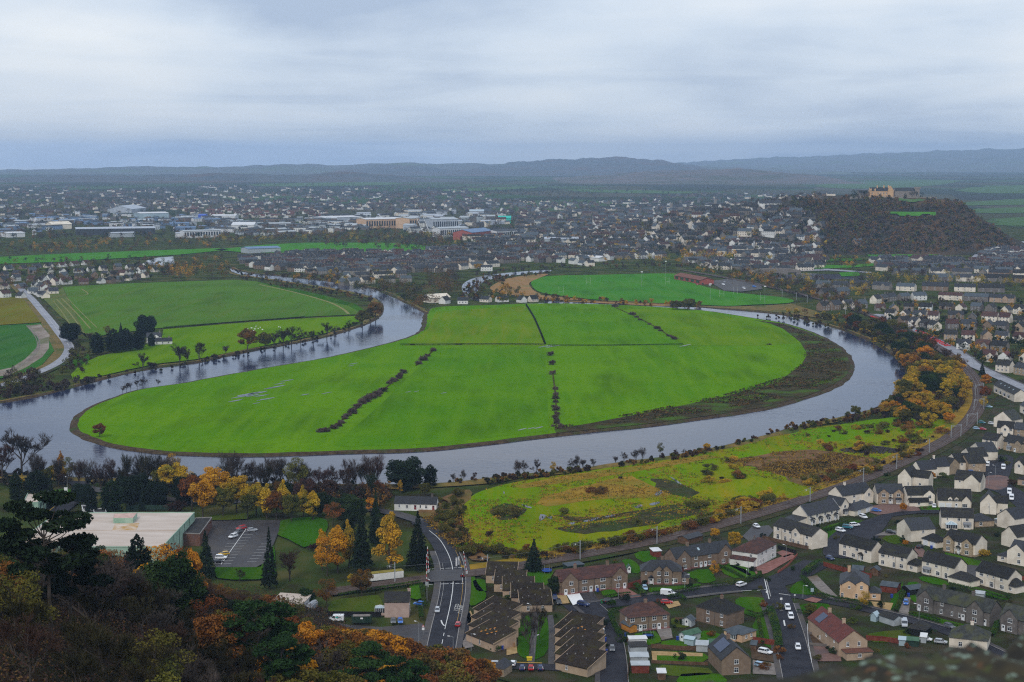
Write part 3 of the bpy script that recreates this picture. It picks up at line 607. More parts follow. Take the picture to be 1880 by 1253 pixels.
struct(text('road_marking', 'KEEP', (838,1124), (843,1109), .16, 'paintold', 3.0)); struct(text('road_marking', 'CLEAR', (846,1128), (850,1112), .16, 'paintold', 3.0))

CRES = [(1040,1118),(1085,1114),(1130,1108),(1180,1101),(1240,1093),(1300,1085),(1350,1080),(1400,1074),(1440,1062),(1475,1045),(1500,1032)]
strip('road', CRES, -4.2, 4.2, .10, 'asphalt'); strip('road', CRES[7:], -5.5, 6.5, .105, 'asphalt')
strip('pavement', CRES[1:7], -6.0, -4.2, .2, 'pavement'); strip('pavement', CRES[4:7], 4.2, 6.0, .2, 'pavement')
strip('kerb', CRES[1:7], -4.3, -4.1, .22, 'kerb'); strip('kerb', CRES[4:7], 4.1, 4.3, .22, 'kerb')
DOWN = [(1408,1062),(1421,1085),(1431,1108),(1441,1140),(1450,1170),(1457,1200),(1466,1240),(1474,1275)]
strip('road', DOWN, -4.9, 4.9, .115, 'asphalt')
strip('pavement', DOWN[2:], 4.9, 6.7, .2, 'pavement'); strip('pavement', DOWN[2:], -6.7, -4.9, .2, 'pavement'); strip('kerb', DOWN[2:], 4.8, 5.0, .22, 'kerb'); strip('kerb', DOWN[2:], -5.0, -4.8, .22, 'kerb')
LANE = [(1430,1092),(1470,1096),(1510,1103),(1560,1112),(1610,1124),(1660,1136),(1710,1150),(1750,1164),(1800,1185),(1850,1210)]
strip('road', LANE, -2.9, 2.9, .12, 'asphalt'); strip('pavement', LANE[2:], -4.6, -2.9, .2, 'pavement'); strip('kerb', LANE[2:], -3.05, -2.8, .23, 'kerb')
strip('pavement', [(1480,1101),(1497,1105),(1502,1106)], -3.5, 1.5, .21, 'redpave')
BACK = [(1080,1112),(1098,1128),(1112,1150),(1121,1180),(1126,1215),(1128,1260)]
strip('road', BACK, -4.2, 4.2, .11, 'asphalt'); strip('pavement', BACK, 4.2, 5.8, .2, 'pavement'); strip('kerb', BACK, -4.3, -4.1, .22, 'kerb')
cross_line((1403,1062), (1412,1101), .3, .16, 'paint'); cross_line((1406,1062), (1415,1096), .25, .162, 'paintold')
cross_line((1361,1086), (1380,1085), .3, .16, 'paint'); cross_line((1390,1085), (1409,1083), .3, .16, 'paint'); cross_line((1430,1091), (1451,1094), .35, .17, 'paint')
strip('road_marking', [(1439,1140),(1441,1150)], -.25, .25, .17, 'paint')
struct(text('road_marking', 'EXTEN', (1427,1116), (1439,1116), .17, 'paintold', 2.2)); struct(text('road_marking', 'LINE', (1431,1122), (1439,1122), .17, 'paintold', 2.2))
strip('road', [(858,1222),(930,1222),(1000,1224),(1060,1228)], -2.5, 3.5, .11, 'asphalt'); strip('road', [(1010,1130),(1013,1160),(1012,1220)], -1.0, 1.0, .12, 'pavement'); strip('path', [(985,1122),(981,1160),(975,1220)], -1, 1, .12, 'pavement')
strip('kerb', [(861,1216),(930,1217),(995,1219)], -.3, .3, .25, 'yellowpaint')
# estate of the newer houses
COURT = [(1500,1030),(1512,1010),(1530,990),(1560,972),(1600,956),(1650,944),(1700,939),(1770,941),(1830,950)]
sheet('road', [(1513,1020),(1524,985),(1556,968),(1600,952),(1640,942),(1632,958),(1620,975),(1608,992),(1592,1004),(1600,1020),(1580,1026)], .11, 'asphalt', True)
strip('road', [(1630,946),(1680,940),(1735,940)], -3, 3.5, .12, 'asphalt')
BIG = [(1790,850),(1806,868),(1820,882),(1838,896),(1862,916),(1885,940)]
sheet('road', [(1806,850),(1835,836),(1860,840),(1855,870),(1850,886),(1880,905),(1900,930),(1890,960),(1860,925),(1825,902),(1790,893),(1798,870)], .11, 'asphalt', True)
sheet('road', [(1798,890),(1815,874),(1850,876),(1848,895),(1825,900)], .13, 'monoblock', True)
sheet('road', [(1363,985),(1380,968),(1412,965),(1420,975),(1400,998),(1376,996)], .1, 'asphaltbrown')
sheet('path', [(1606,984),(1625,976),(1650,973),(1648,982),(1632,984)], .14, 'palepath')
sheet('path', [(1590,935),(1622,926),(1672,928),(1690,938),(1650,940),(1612,946)], .13, 'monoblock', True)
sheet('path', [(1684,1000),(1698,1012),(1694,1024),(1672,1020)], .13, 'monoblock')
sheet('road', [(1764,1036),(1800,1040),(1790,1066),(1764,1060)], .11, 'asphaltbrown')
# right-hand main road, wet and pale, coned off with red barriers farther on
RMAIN = [(1610,577),(1640,590),(1668,603),(1690,613),(1720,627),(1745,640),(1770,656),(1790,672),(1815,684),(1845,698),(1885,716),(1920,735)]
strip('road', RMAIN, -5.5, 4.5, .12, 'palasphalt')
strip('pavement', RMAIN, -7.5, -5.5, .2, 'pavement'); strip('road_marking', RMAIN, -.1, .1, .17, 'paint', dash=(4, 4), step=1.5)
# left-hand country road
LROAD = [(30,522),(42,534),(60,551),(76,570),(92,589),(108,610),(122,628),(127,640),(120,655),(100,670),(70,684),(36,697),(0,708),(-60,722)]
strip('road', LROAD, -4.0, 4.0, .12, 'palasphalt'); strip('road_marking', LROAD, -.13, .13, .17, 'paint', dash=(5, 4), step=2)
strip('road_marking', LROAD[4:9], -3.2, -3.05, .17, 'paint')
strip('verge', LROAD, 4.0, 9.0, .09, 'banktop'); strip('verge', LROAD, -8.0, -4.0, .09, 'rushes')
# factory yard, road at the far left and the lane along the wood
strip('road', [(98,946),(122,927),(142,908),(150,893),(135,882),(100,875),(60,872),(0,872)], -4.2, 4.2, .11, 'asphalt'); strip('road', [(150,893),(200,904),(260,912),(330,918),(400,922),(470,920),(560,924),(640,930),(720,942),(772,957)], -3.5, 3.5, .115, 'asphaltbrown')
strip('kerb', [(99,943),(120,925),(138,909)], -3.3, -3.0, .25, 'yellowpaint')
sheet('road', [(385,957),(515,955),(512,975),(498,1010),(484,1035),(470,1042),(396,1042),(380,1000)], .1, 'asphaltbrown')
for i in range(12):
    t = i / 11; xa = 448 + (406-448)*t; y = 977 + (1036-977)*t
    strip('road_marking', [(xa + 2, y), (xa + 20 - 2*t, y - .3)], -.08, .08, .15, 'paint', None, 4, False)
    if i > 3: strip('road_marking', [(xa - 16, y + .3), (xa, y)], -.08, .08, .15, 'paint', None, 4, False)
    if i > 4: strip('road_marking', [(xa + 52 - 4*t, y - 4), (xa + 70 - 4*t, y - 4.5)], -.08, .08, .15, 'paint', None, 4, False)
strip('road_marking', [(452,972),(406,1037)], -.12, .12, .16, 'paint', None, 4, False)
sheet('yard', [(560,1133),(640,1148),(700,1152),(775,1145),(790,1165),(780,1200),(700,1200),(560,1180)], .1, 'asphaltbrown')
sheet('yard', [(1300,517),(1345,511),(1395,521),(1400,531),(1360,536),(1330,534)], .16, 'pavement')
sheet('road', [(1455,496),(1520,494),(1600,500),(1600,502),(1520,497),(1455,499)], .2, 'palasphalt'); strip('road', [(1790,478),(1802,466),(1812,458)], -9, 9, .25, 'palasphalt', None, 20)

# gardens and grass around the houses
for px, m in [
 ([(858,1042),(870,1060),(884,1083),(893,1095),(880,1108),(866,1112),(852,1095),(850,1075),(853,1050)], 'lawn'), ([(868,1067),(890,1065),(892,1085),(876,1084)], 'lawn'),
 ([(955,1135),(1004,1135),(1001,1205),(954,1205)], 'lawn'), ([(610,1105),(650,1098),(695,1094),(700,1124),(640,1128),(606,1128)], 'lawndull'), ([(752,1075),(775,1072),(778,1098),(752,1098)], 'lawn'),
 ([(965,1045),(1010,1045),(1014,1070),(985,1072)], 'lawn'), ([(1102,1086),(1125,1083),(1135,1094),(1115,1098)], 'lawn'), ([(1140,1030),(1160,1028),(1178,1050),(1160,1052)], 'lawn'), ([(1165,1018),(1190,1012),(1205,1028),(1180,1032)], 'lawn'),
 ([(1195,1080),(1250,1076),(1280,1072),(1285,1078),(1240,1086),(1200,1090)], 'lawn'), ([(1263,1052),(1300,1046),(1315,1066),(1290,1072),(1275,1064)], 'lawn'), ([(1320,1046),(1345,1038),(1380,1056),(1350,1062)], 'lawn'), ([(1335,1036),(1350,1033),(1390,1054),(1375,1057)], 'lawn'), ([(1340,1020),(1352,1016),(1355,1026),(1345,1030)], 'lawn'),
 ([(1348,1102),(1370,1097),(1398,1098),(1410,1103),(1412,1125),(1420,1150),(1424,1190),(1415,1190),(1395,1180),(1380,1150),(1388,1135),(1360,1125)], 'lawn'), ([(1450,1082),(1460,1072),(1472,1066),(1490,1080),(1500,1092),(1480,1092),(1455,1090)], 'lawn'), ([(1458,1118),(1480,1109),(1520,1110),(1518,1122),(1470,1128)], 'lawn'),
 ([(1290,1158),(1322,1165),(1335,1178),(1300,1184),(1285,1175)], 'lawn'), ([(1165,1165),(1205,1160),(1212,1180),(1170,1184)], 'lawn'), ([(1230,1138),(1250,1134),(1270,1150),(1240,1152)], 'lawndull'), ([(1215,1178),(1255,1176),(1260,1190),(1220,1190)], 'lawn'), ([(1205,1198),(1290,1200),(1290,1216),(1208,1214)], 'lawn'), ([(1215,1222),(1300,1228),(1300,1240),(1210,1240)], 'lawndull'), ([(1250,1238),(1325,1238),(1325,1262),(1250,1262)], 'lawn'),
 ([(1502,976),(1540,960),(1590,957),(1570,972),(1520,990)], 'lawn'), ([(1603,934),(1624,930),(1632,938),(1612,942)], 'lawn'), ([(1640,980),(1660,992),(1645,1000),(1620,990)], 'lawndull'), ([(1735,1014),(1790,1028),(1830,1040),(1800,1046),(1745,1030)], 'lawn'), ([(1695,1058),(1740,1068),(1735,1076),(1690,1066)], 'lawn'), ([(1790,1078),(1850,1096),(1840,1102),(1785,1086)], 'lawn'), ([(1668,1070),(1692,1074),(1684,1105),(1670,1100)], 'lawn'), ([(1680,1124),(1740,1140),(1815,1160),(1800,1166),(1720,1146),(1672,1130)], 'lawn'), ([(1596,1164),(1660,1158),(1668,1176),(1604,1180)], 'lawndull'), ([(1660,1068),(1648,1100),(1636,1122),(1630,1118),(1644,1090)], 'lawn'), ([(1810,845),(1826,836),(1834,838),(1818,850)], 'lawn'), ([(1785,866),(1800,862),(1802,870),(1788,874)], 'lawn'), ([(1690,930),(1730,928),(1735,938),(1700,940)], 'lawn'),
 ([(88,905),(120,898),(132,903),(120,915),(96,930),(88,925)], 'lawn'), ([(515,957),(560,950),(600,955),(595,985),(560,1005),(530,990),(505,980)], 'lawn'), ([(386,947),(450,943),(452,953),(386,955)], 'lawndull'), ([(396,1042),(470,1042),(484,1035),(500,1000),(506,1040),(500,1062),(400,1062)], 'lawn'), ([(133,655),(160,650),(162,664),(138,672)], 'lawn')]:
    sheet('lawn', px, .09, m, True, jitter=.45)
for px, m in [([(1040,1092),(1064,1090),(1072,1104),(1052,1112)], 'signwhite'), ([(1064,1090),(1090,1087),(1098,1102),(1075,1106)], 'asphaltbrown'), ([(1128,1083),(1150,1080),(1178,1096),(1160,1098),(1140,1096)], 'redpave'), ([(1022,1093),(1040,1094),(1046,1108),(1025,1110)], 'gravel'), ([(1382,1044),(1425,1026),(1450,1018),(1462,1022),(1410,1052),(1390,1058)], 'redpave'), ([(1425,1015),(1445,1008),(1458,1018),(1440,1024)], 'redpave'), ([(1482,1060),(1500,1057),(1540,1098),(1525,1100),(1500,1085)], 'gravelgrey'), ([(1598,1105),(1640,1108),(1632,1128),(1612,1124)], 'gravel'), ([(1652,1096),(1672,1098),(1668,1130),(1650,1126)], 'gravelgrey'), ([(1484,1165),(1535,1168),(1538,1186),(1488,1182)], 'soil'), ([(1484,1186),(1540,1190),(1545,1215),(1492,1215)], 'monoblock'), ([(1205,1156),(1232,1154),(1235,1172),(1215,1176)], 'gravelgrey'), ([(1196,1196),(1290,1200),(1290,1206),(1206,1204),(1206,1214),(1198,1214)], 'gravel'), ([(862,1155),(855,1130),(864,1122),(872,1140)], 'gravel'), ([(848,1178),(858,1165),(870,1188),(852,1192)], 'gravelgrey'), ([(1220,1108),(1245,1104),(1250,1112),(1228,1118)], 'gravel'), ([(1378,1188),(1425,1194),(1428,1218),(1380,1210)], 'soil'), ([(1382,1212),(1428,1220),(1428,1240),(1382,1238)], 'gravelgrey'), ([(930,1190),(948,1185),(950,1200),(930,1204)], 'gravel')]:
    sheet('path', px, .11, m)
sheet('garden', [(858,1118),(1000,1060),(1030,1050),(1150,1020),(1350,960),(1440,925),(1600,870),(1720,830),(1800,770),(1835,720),(1960,760),(1980,1260),(1000,1270),(860,1230)], -.1, mat('garden', (0.036,0.032,0.018), (0.04,0.066,0.012), 0.12, 0.95, 0.1, 6, (0.085,0.066,0.042), 0.07))

# railway: ballast, two tracks, verge
RAIL = [(100,1180),(300,1140),(450,1112),(600,1089),(720,1072),(800,1061),(870,1053),(940,1043),(1000,1031),(1060,1021),(1130,1008),(1200,994),(1280,975),(1360,953),(1440,929),(1510,907),(1580,882),(1640,857),(1700,828),(1745,803),(1775,778),(1792,755),(1799,735),(1797,714),(1786,692),(1768,672),(1748,655),(1715,634),(1680,615),(1640,596),(1590,576),(1530,556),(1460,538),(1390,522),(1320,508),(1250,496)]
struct(strip('track_bed', RAIL[3:], -4.6, 4.6, .28, 'ballast', None, 6)); strip('verge', RAIL[6:24], -12, -4.4, .13, 'goldgrass'); strip('verge', RAIL[6:24], 4.4, 9, .12, 'rushes')
for o in (-2.7, -1.25, 1.25, 2.7): strip('rail', RAIL[3:], o - .08, o + .08, .42, 'rail', None, 6)
sheet('road', [(787,1050),(849,1047),(851,1068),(787,1071)], .45, 'asphaltbrown')
# ------------------------------------------------------------------ house builder
WIN = {}
def window_mesh(w, h, style='w', glass='glass'):
    """one window: frame ring with bars, recessed pane, sill; faces -y, centred on the wall plane"""
    k = (round(w, 1), round(h, 1), style, glass)
    if k in WIN: return WIN[k]
    w, h = k[0], k[1]; mb = MB(); a, b = w/2, h/2; f = 0.065
    for x0, x1, z0, z1 in ((-a, a, b-f, b), (-a, a, -b, -b+f), (-a, -a+f, -b+f, b-f), (a-f, a, -b+f, b-f)): mb.box(x0, x1, -.09, .02, z0, z1)
    nb = 0 if w < 0.8 else (1 if w < 1.7 else (2 if w < 2.4 else 3))
    for i in range(nb):
        x = -a + w * (i + 1) / (nb + 1); mb.box(x-.03, x+.03, -.075, .0, -b+f, b-f)
    if h > 1.0 and style == 'w': mb.box(-a+f, a-f, -.06, .0, b*.3-.03, b*.3+.03)
    mb.box(-a-.08, a+.08, -.14, .02, -b-.08, -b, 2)
    mb.poly([(-a+f, -.03, -b+f), (a-f, -.03, -b+f), (a-f, -.03, b-f), (-a+f, -.03, b-f)], 1)
    WIN[k] = mb.mesh('window', ['upvc' if style != 'd' else 'fascia', glass, 'upvc' if style != 'd' else 'fascia']); return WIN[k]
DOOR = {}
def door_mesh(m, wide=1.0, h=2.05):
    k = (m, wide, h)
    if k in DOOR: return DOOR[k]
    mb = MB(); a = wide / 2
    mb.box(-a-.1, -a, -.1, .02, 0, h+.1, 1); mb.box(a, a+.1, -.1, .02, 0, h+.1, 1); mb.box(-a, a, -.1, .02, h, h+.1, 1)
    mb.box(-a, a, -.06, .0, 0.02, h, 0); mb.box(-a+.2, a-.2, -.085, -.06, h*.55, h*.9, 2); mb.box(a-.22, a-.14, -.12, -.06, h*.45, h*.52, 1)
    DOOR[k] = mb.mesh('door', [m, 'upvc', 'glass']); return DOOR[k]
GAR = {}
def garage_mesh(w):
    if w in GAR: return GAR[w]
    mb = MB(); mb.box(-w/2, w/2, -.07, .02, 0, 2.15, 0)
    for i in range(1, 4): mb.box(-w/2+.05, w/2-.05, -.085, -.07, 2.15*i/4-.02, 2.15*i/4+.02, 1)
    for s in (-1, 1): mb.box(s*(w/2+.06)-.06, s*(w/2+.06)+.06, -.09, .02, 0, 2.25, 2)
    GAR[w] = mb.mesh('garage_door', ['doorwhite', 'fascia', 'upvc']); return GAR[w]

def roof_gable(mb, u0, u1, a0, a1, ze, rise, axis, ov=.35, va=.25, t=.14, m=0):
    """pitched roof slab; u across the ridge, a along it"""
    um = (u0 + u1) / 2; s = rise / (um - u0)
    lo = ze - ov * s
    prof = [(u0-ov, lo), (um, ze+rise), (u1+ov, lo), (u1+ov, lo+t*.6), (um, ze+rise+t*1.3), (u0-ov, lo+t*.6)]
    mb.prism(prof, axis, a0 - va, a1 + va, m)
def roof_hip(mb, x0, x1, y0, y1, ze, rise, ov=.35, t=.12, m=0):
    X0, X1, Y0, Y1 = x0-ov, x1+ov, y0-ov, y1+ov; zl = ze - .1
    d = min(X1-X0, Y1-Y0) / 2; xm, ym = (X0+X1)/2, (Y0+Y1)/2
    if X1-X0 >= Y1-Y0: r0, r1 = (X0+d, ym, ze+rise), (X1-d, ym, ze+rise)
    else: r0, r1 = (xm, Y0+d, ze+rise), (xm, Y1-d, ze+rise)
    mb.box(X0, X1, Y0, Y1, zl-.1, zl, 1)
    A, B, C_, D = (X0,Y0,zl+.003), (X1,Y0,zl+.003), (X1,Y1,zl+.003), (X0,Y1,zl+.003)
    if X1-X0 >= Y1-Y0: fs = [[A,B,r1,r0],[B,C_,r1],[C_,D,r0,r1],[D,A,r0]]
    else: fs = [[A,B,r0],[B,C_,r1,r0],[C_,D,r1],[D,A,r0,r1]]
    for f in fs: mb.poly(f, m)

def bx_(name, b, m, par):
    k = MB(); k.box(*b); return k.build(name, [m], par)
def house(label, A, B, depth, eave=5.0, rise=2.6, roof='g', wall='cream', tile='darktile', gables=(), up=(), dn=(), doors=(), chim=(), side_l=(), side_r=(), rear_off=0, porch=(), bays=(), garages=(), downpipes=(), verge=None, name='house', cat='house', group=None, solar=None, sky=(), winstyle='w', ww=1.4, wh=1.35, lean=None, cons=None, plinth=None, doorm='doorwhite', base=0.0, gwall=None, ground=False, annex=None, dormers=()):
    a, b = (Vector((*A, 0)), Vector((*B, 0))) if ground else (G(*A), G(*B))
    d = b - a; W = d.length; rz = math.atan2(d.y, d.x)
    T = thing(name, label, cat, (a.x, a.y, base), rz, group)
    D = depth; z0 = -0.6
    mb = MB()
    if roof in ('g', 'm'):
        zr = eave + rise
        prof = [(0, z0), (D, z0), (D, eave), (D/2, zr), (0, eave)] if roof == 'g' else [(0, z0), (D, z0), (D, eave+rise), (0, eave)]
        mb.prism(prof, 'x', 0, W)
    elif roof == 'y':
        mb.prism([(0, z0), (W, z0), (W, eave), (W/2, eave+rise), (0, eave)], 'y', 0, D)
    else: mb.box(0, W, 0, D, z0, eave)
    gw = MB()
    for c, gwid, p in gables:
        x0, x1 = c*W - gwid/2, c*W + gwid/2; r = min(rise - .05, gwid/2 * (rise / (D/2)) * 1.12)
        (gw if gwall else mb).prism([(x0, z0+.01), (x1, z0+.01), (x1, eave), (c*W, eave + r), (x0, eave)], 'y', -p, D*.5)
    wo = mb.build('wall', [wall], T)
    if gw.f: gw.build('gable_wall', [gwall], T)
    # roof
    rb = MB()
    if roof == 'g': roof_gable(rb, 0, D, 0, W, eave, rise, 'x')
    elif roof == 'y': roof_gable(rb, 0, W, 0, D, eave, rise, 'y')
    elif roof == 'm':
        s = rise / D; o = .3
        rb.prism([(-o, eave-o*s+.01), (D+o, eave+rise+o*s+.01), (D+o, eave+rise+o*s+.2), (-o, eave-o*s+.2)], 'x', -.3, W+.3)
    elif roof == 'h': roof_hip(rb, 0, W, 0, D, eave, rise)
    elif roof == 'f': rb.box(-.2, W+.2, -.2, D+.2, eave+.004, eave+.25)
    for c, gwid, p in gables:
        x0, x1 = c*W - gwid/2, c*W + gwid/2; r = min(rise - .05, gwid/2 * (rise / (D/2)) * 1.12)
        roof_gable(rb, x0, x1, -p, D*.5*r/rise + .2, eave + .02, r, 'y', ov=.3, va=.2)
    ro = rb.build('roof', [tile, 'fascia'], T)
    for cx, cy in chim:
        x, y = cx*W, cy*D
        zt = eave + rise*(1 - abs(cy-.5)*2) if roof in ('g',) else (eave + rise*(1-abs(cx-.5)*2) if roof == 'y' else eave + rise*.85)
        k = MB(); k.box(x-.5, x+.5, y-.35, y+.35, zt-.8, zt+1.3); k.box(x-.58, x+.58, y-.43, y+.43, zt+1.3, zt+1.45)
        for i in (-.25, .25): k.tube((x+i, y, zt+1.45), (x+i, y, zt+1.9), .13, .11, 6, 1, True)
        k.build('chimney', [wall if wall not in ('white',) else 'greyharl', 'redtile'], ro)
    if verge:
        s = rise/(D/2) if roof == 'g' else rise/D
        for x in (-.3, W+.18):
            k = MB()
            if roof == 'g':
                for q in (0, 1):
                    y0, y1 = (-.35, D/2) if q == 0 else (D+.35, D/2)
                    k.poly([(x, y0, eave-.35*s+.2), (x+.12, y0, eave-.35*s+.2), (x+.12, y1, eave+rise+.22), (x, y1, eave+rise+.22)])
            else: k.prism([(-.35, eave-.1), (D+.3, eave+rise+.0), (D+.3, eave+rise+.3), (-.35, eave+.2)], 'x', x, x+.12)
            k.build('verge_trim', [verge], ro)
    # openings; on the stretch of a projecting gable they sit on its face
    def yat(x):
        for c, gwid, p in gables:
            if abs(x - c*W) < gwid/2: return -p
        return 0.0
    zu, zd = eave - .95 if eave > 4 else eave - 1.1, 1.35
    def win(x, z, w_, h_, st=winstyle): obj('window', window_mesh(w_, h_, st), T, (x, yat(x) - .002, z))
    for q in up:
        fx, w_ = q if isinstance(q, tuple) else (q, ww); win(fx*W, zu, w_, wh if w_ > .8 else .9)
    for q in dn:
        fx, w_ = q if isinstance(q, tuple) else (q, ww); win(fx*W, zd + (.15 if w_ < .9 else 0) - (.25 if w_ < 0 else 0), abs(w_), (wh + .15) if w_ > 0 else 2.0)
    for i, q in enumerate(doors):
        obj('door', door_mesh(doorm if isinstance(doorm, str) else doorm[i % len(doorm)]), T, (q*W, yat(q*W) - .002, 0))
    for fy, z in side_l: obj('window', window_mesh(1.0, 1.1, winstyle), T, (-.002, fy*D, z), -math.pi/2)
    for fy, z in side_r: obj('window', window_mesh(1.0, 1.1, winstyle), T, (W+.002, fy*D, z), math.pi/2)
    for fx, w_ in garages: obj('garage_door', garage_mesh(w_), T, (fx*W, yat(fx*W) - .002, 0))
    for fx in porch:
        k = MB(); x = fx*W; y = yat(x); roof_gable(k, x-1.0, x+1.0, y-1.3, y, 2.45, .8, 'y', .15, .1, .1)
        p_ = k.build('porch_roof', [tile], T)
        [bx_('porch_post', (x+s-.07, x+s+.07, y-1.25, y-1.1, 0, 2.4), 'upvc', p_) for s in (-.87, .87)]
    for fx, w_ in bays:
        x = fx*W; y = yat(x)
        k = MB(); k.box(x-w_/2, x+w_/2, y-.9, y-.01, 0, .7, 0); k.box(x-w_/2, x+w_/2, y-.9, y-.01, .7, 2.1, 1)
        for i in range(6): k.box(x-w_/2+i*(w_-.08)/5-.02, x-w_/2+i*(w_-.08)/5+.1, y-.95, y-.88, .65, 2.15, 2)
        k.box(x-w_/2-.05, x+w_/2+.05, y-.96, y-.86, .6, .72, 2)
        by = k.build('bay_window', [wall, 'glass', 'upvc'], T)
        k = MB(); k.prism([(y-1.15, 2.12), (y+.02, 2.12), (y+.02, 2.9)], 'x', x-w_/2-.25, x+w_/2+.25); k.build('bay_roof', [tile if tile != 'darktile' else 'leadgrey'], by)
    for fx in downpipes:
        k = MB(); x = fx*W; y = yat(x); k.tube((x, y-.07, 0), (x, y-.07, eave), .06, .06, 5); k.build('downpipe', ['fascia'], T)
    if plinth:
        k = MB(); k.box(-.06, W+.06, -.06, D, 0, .7); 
        for c, gwid, p in gables: k.box(c*W-gwid/2-.05, c*W+gwid/2+.05, -p-.06, D*.4, 0, .69)
        k.build('plinth', [plinth], T)
    if solar:
        f0, f1, g0, g1 = solar; k = MB(); s = rise/(D/2)
        if roof == 'y' or roof == 'h':
            s = rise/(W/2); k.poly([(g0*W/2, f0*D, eave+rise*g0+.3), (g0*W/2, f1*D, eave+rise*g0+.3), (g1*W/2, f1*D, eave+rise*g1+.3), (g1*W/2, f0*D, eave+rise*g1+.3)][::-1])
        else: k.poly([(f0*W, g0*D/2, eave+rise*g0+.3), (f1*W, g0*D/2, eave+rise*g0+.3), (f1*W, g1*D/2, eave+rise*g1+.3), (f0*W, g1*D/2, eave+rise*g1+.3)])
        k.build('solar_panel', ['solar'], ro)
    for fx, g in sky:
        k = MB(); s = rise; z = eave + rise*g + .26
        k.poly([(fx*W-.45, g*D/2-.5, z-.5*s/(D/2)), (fx*W+.45, g*D/2-.5, z-.5*s/(D/2)), (fx*W+.45, g*D/2+.5, z+.5*s/(D/2)), (fx*W-.45, g*D/2+.5, z+.5*s/(D/2))]); k.build('skylight', ['paleglass'], ro)
    for fx in dormers:
        k = MB(); x = fx*W; k.prism([(x-.9, eave-.8), (x+.9, eave-.8), (x+.9, eave+.7), (x, eave+1.5), (x-.9, eave+.7)], 'y', -.15, D*.35); dm = k.build('dormer', [wall], ro)
        k = MB(); roof_gable(k, x-.9, x+.9, -.15, D*.36, eave+.72, .8, 'y', .15, .12, .1); k.build('dormer_roof', [tile], T); obj('window', window_mesh(1.0, 1.0), T, (x, -.16, eave+.1))
    if lean:                         # lean-to on one end: (side, length, height)
        sd, ln, h = lean; k = MB(); x0, x1 = (-ln, -.01) if sd == 'l' else (W+.01, W+ln)
        hi, lo = h + .9, h
        zz = [(x0, lo), (x1, hi)] if sd == 'l' else [(x0, hi), (x1, lo)]
        k.prism([(zz[0][0], -.5), (zz[1][0], -.5), (zz[1][0], zz[1][1]), (zz[0][0], zz[0][1])], 'y', .4, D-.4); k.build('lean_to', [wall], T)
        k = MB(); k.prism([(zz[0][0]-.2, zz[0][1]+.01), (zz[1][0]+(.0 if sd == 'l' else .2), zz[1][1]+.01), (zz[1][0]+(.0 if sd == 'l' else .2), zz[1][1]+.17), (zz[0][0]-.2, zz[0][1]+.17)], 'y', .2, D-.2); k.build('lean_to_roof', [tile], T)
    if annex:                        # lower hipped / gabled block beside or in front: (x0, x1, y0, y1, eave, rise, kind)
        x0, x1, y0, y1, e_, r_, kd = annex; k = MB()
        if kd == 'h': k.box(x0, x1, y0, y1, -.5, e_)
        elif kd == 'y': k.prism([(x0, -.5), (x1, -.5), (x1, e_), ((x0+x1)/2, e_+r_), (x0, e_)], 'y', y0, y1)
        else: k.prism([(y0, -.5), (y1, -.5), (y1, e_), ((y0+y1)/2, e_+r_), (y0, e_)], 'x', x0, x1)
        an = k.build('annex', [wall], T); k = MB()
        if kd == 'h': roof_hip(k, x0, x1, y0, y1, e_, r_)
        elif kd == 'y': roof_gable(k, x0, x1, y0, y1, e_, r_, 'y')
        else: roof_gable(k, y0, y1, x0, x1, e_, r_, 'x')
        k.build('annex_roof', [tile, 'fascia'], an)
        obj('annex_window', window_mesh(1.2, 1.1), an, ((x0+x1)/2, y0-.002, 1.4))
    if cons:                         # glazed conservatory: (x centre fraction, width, depth)
        fx, cw, cd = cons; x = fx*W; k = MB(); y1 = -.01 + 0; y0 = -cd
        if fx < 0: x = -cw/2 - .01; y0, y1 = D*.2, D*.2 + cd
        k.box(x-cw/2, x+cw/2, y0, y1, -.3, .6, 0); k.box(x-cw/2+.05, x+cw/2-.05, y0+.05, y1, .6, 2.2, 1)
        for i in range(6): k.box(x-cw/2+i*(cw-.1)/5, x-cw/2+i*(cw-.1)/5+.1, y0-.02, y0+.06, .6, 2.25, 2)
        for i in (0, 1, 2): k.box(x-cw/2-.02, x-cw/2+.06, y0+i*(y1-y0-.1)/2, y0+i*(y1-y0-.1)/2+.1, .6, 2.25, 2); k.box(x+cw/2-.06, x+cw/2+.02, y0+i*(y1-y0-.1)/2, y0+i*(y1-y0-.1)/2+.1, .6, 2.25, 2)
        co = k.build('conservatory', [wall, 'glass', 'upvc'], T)
        k = MB(); ap = (x, y1, 3.3) if fx >= 0 else (x, (y0+y1)/2, 3.0)
        c4 = [(x-cw/2-.1, y1, 2.26), (x-cw/2-.1, y0-.1, 2.26), (x+cw/2+.1, y0-.1, 2.26), (x+cw/2+.1, y1, 2.26)]
        for i in range(3): k.poly([c4[i], c4[i+1], ap], 0)
        if fx < 0: k.poly([c4[3], c4[0], ap], 0)
        for p in c4 + [((c4[1][0]+c4[2][0])/2, y0-.1, 2.26), (c4[0][0], (y0+y1)/2, 2.26), (c4[3][0], (y0+y1)/2, 2.26)]: k.tube(p, ap, .07, .07, 4, 1)
        k.build('conservatory_roof', ['paleglass', 'upvc'], co)
    return T

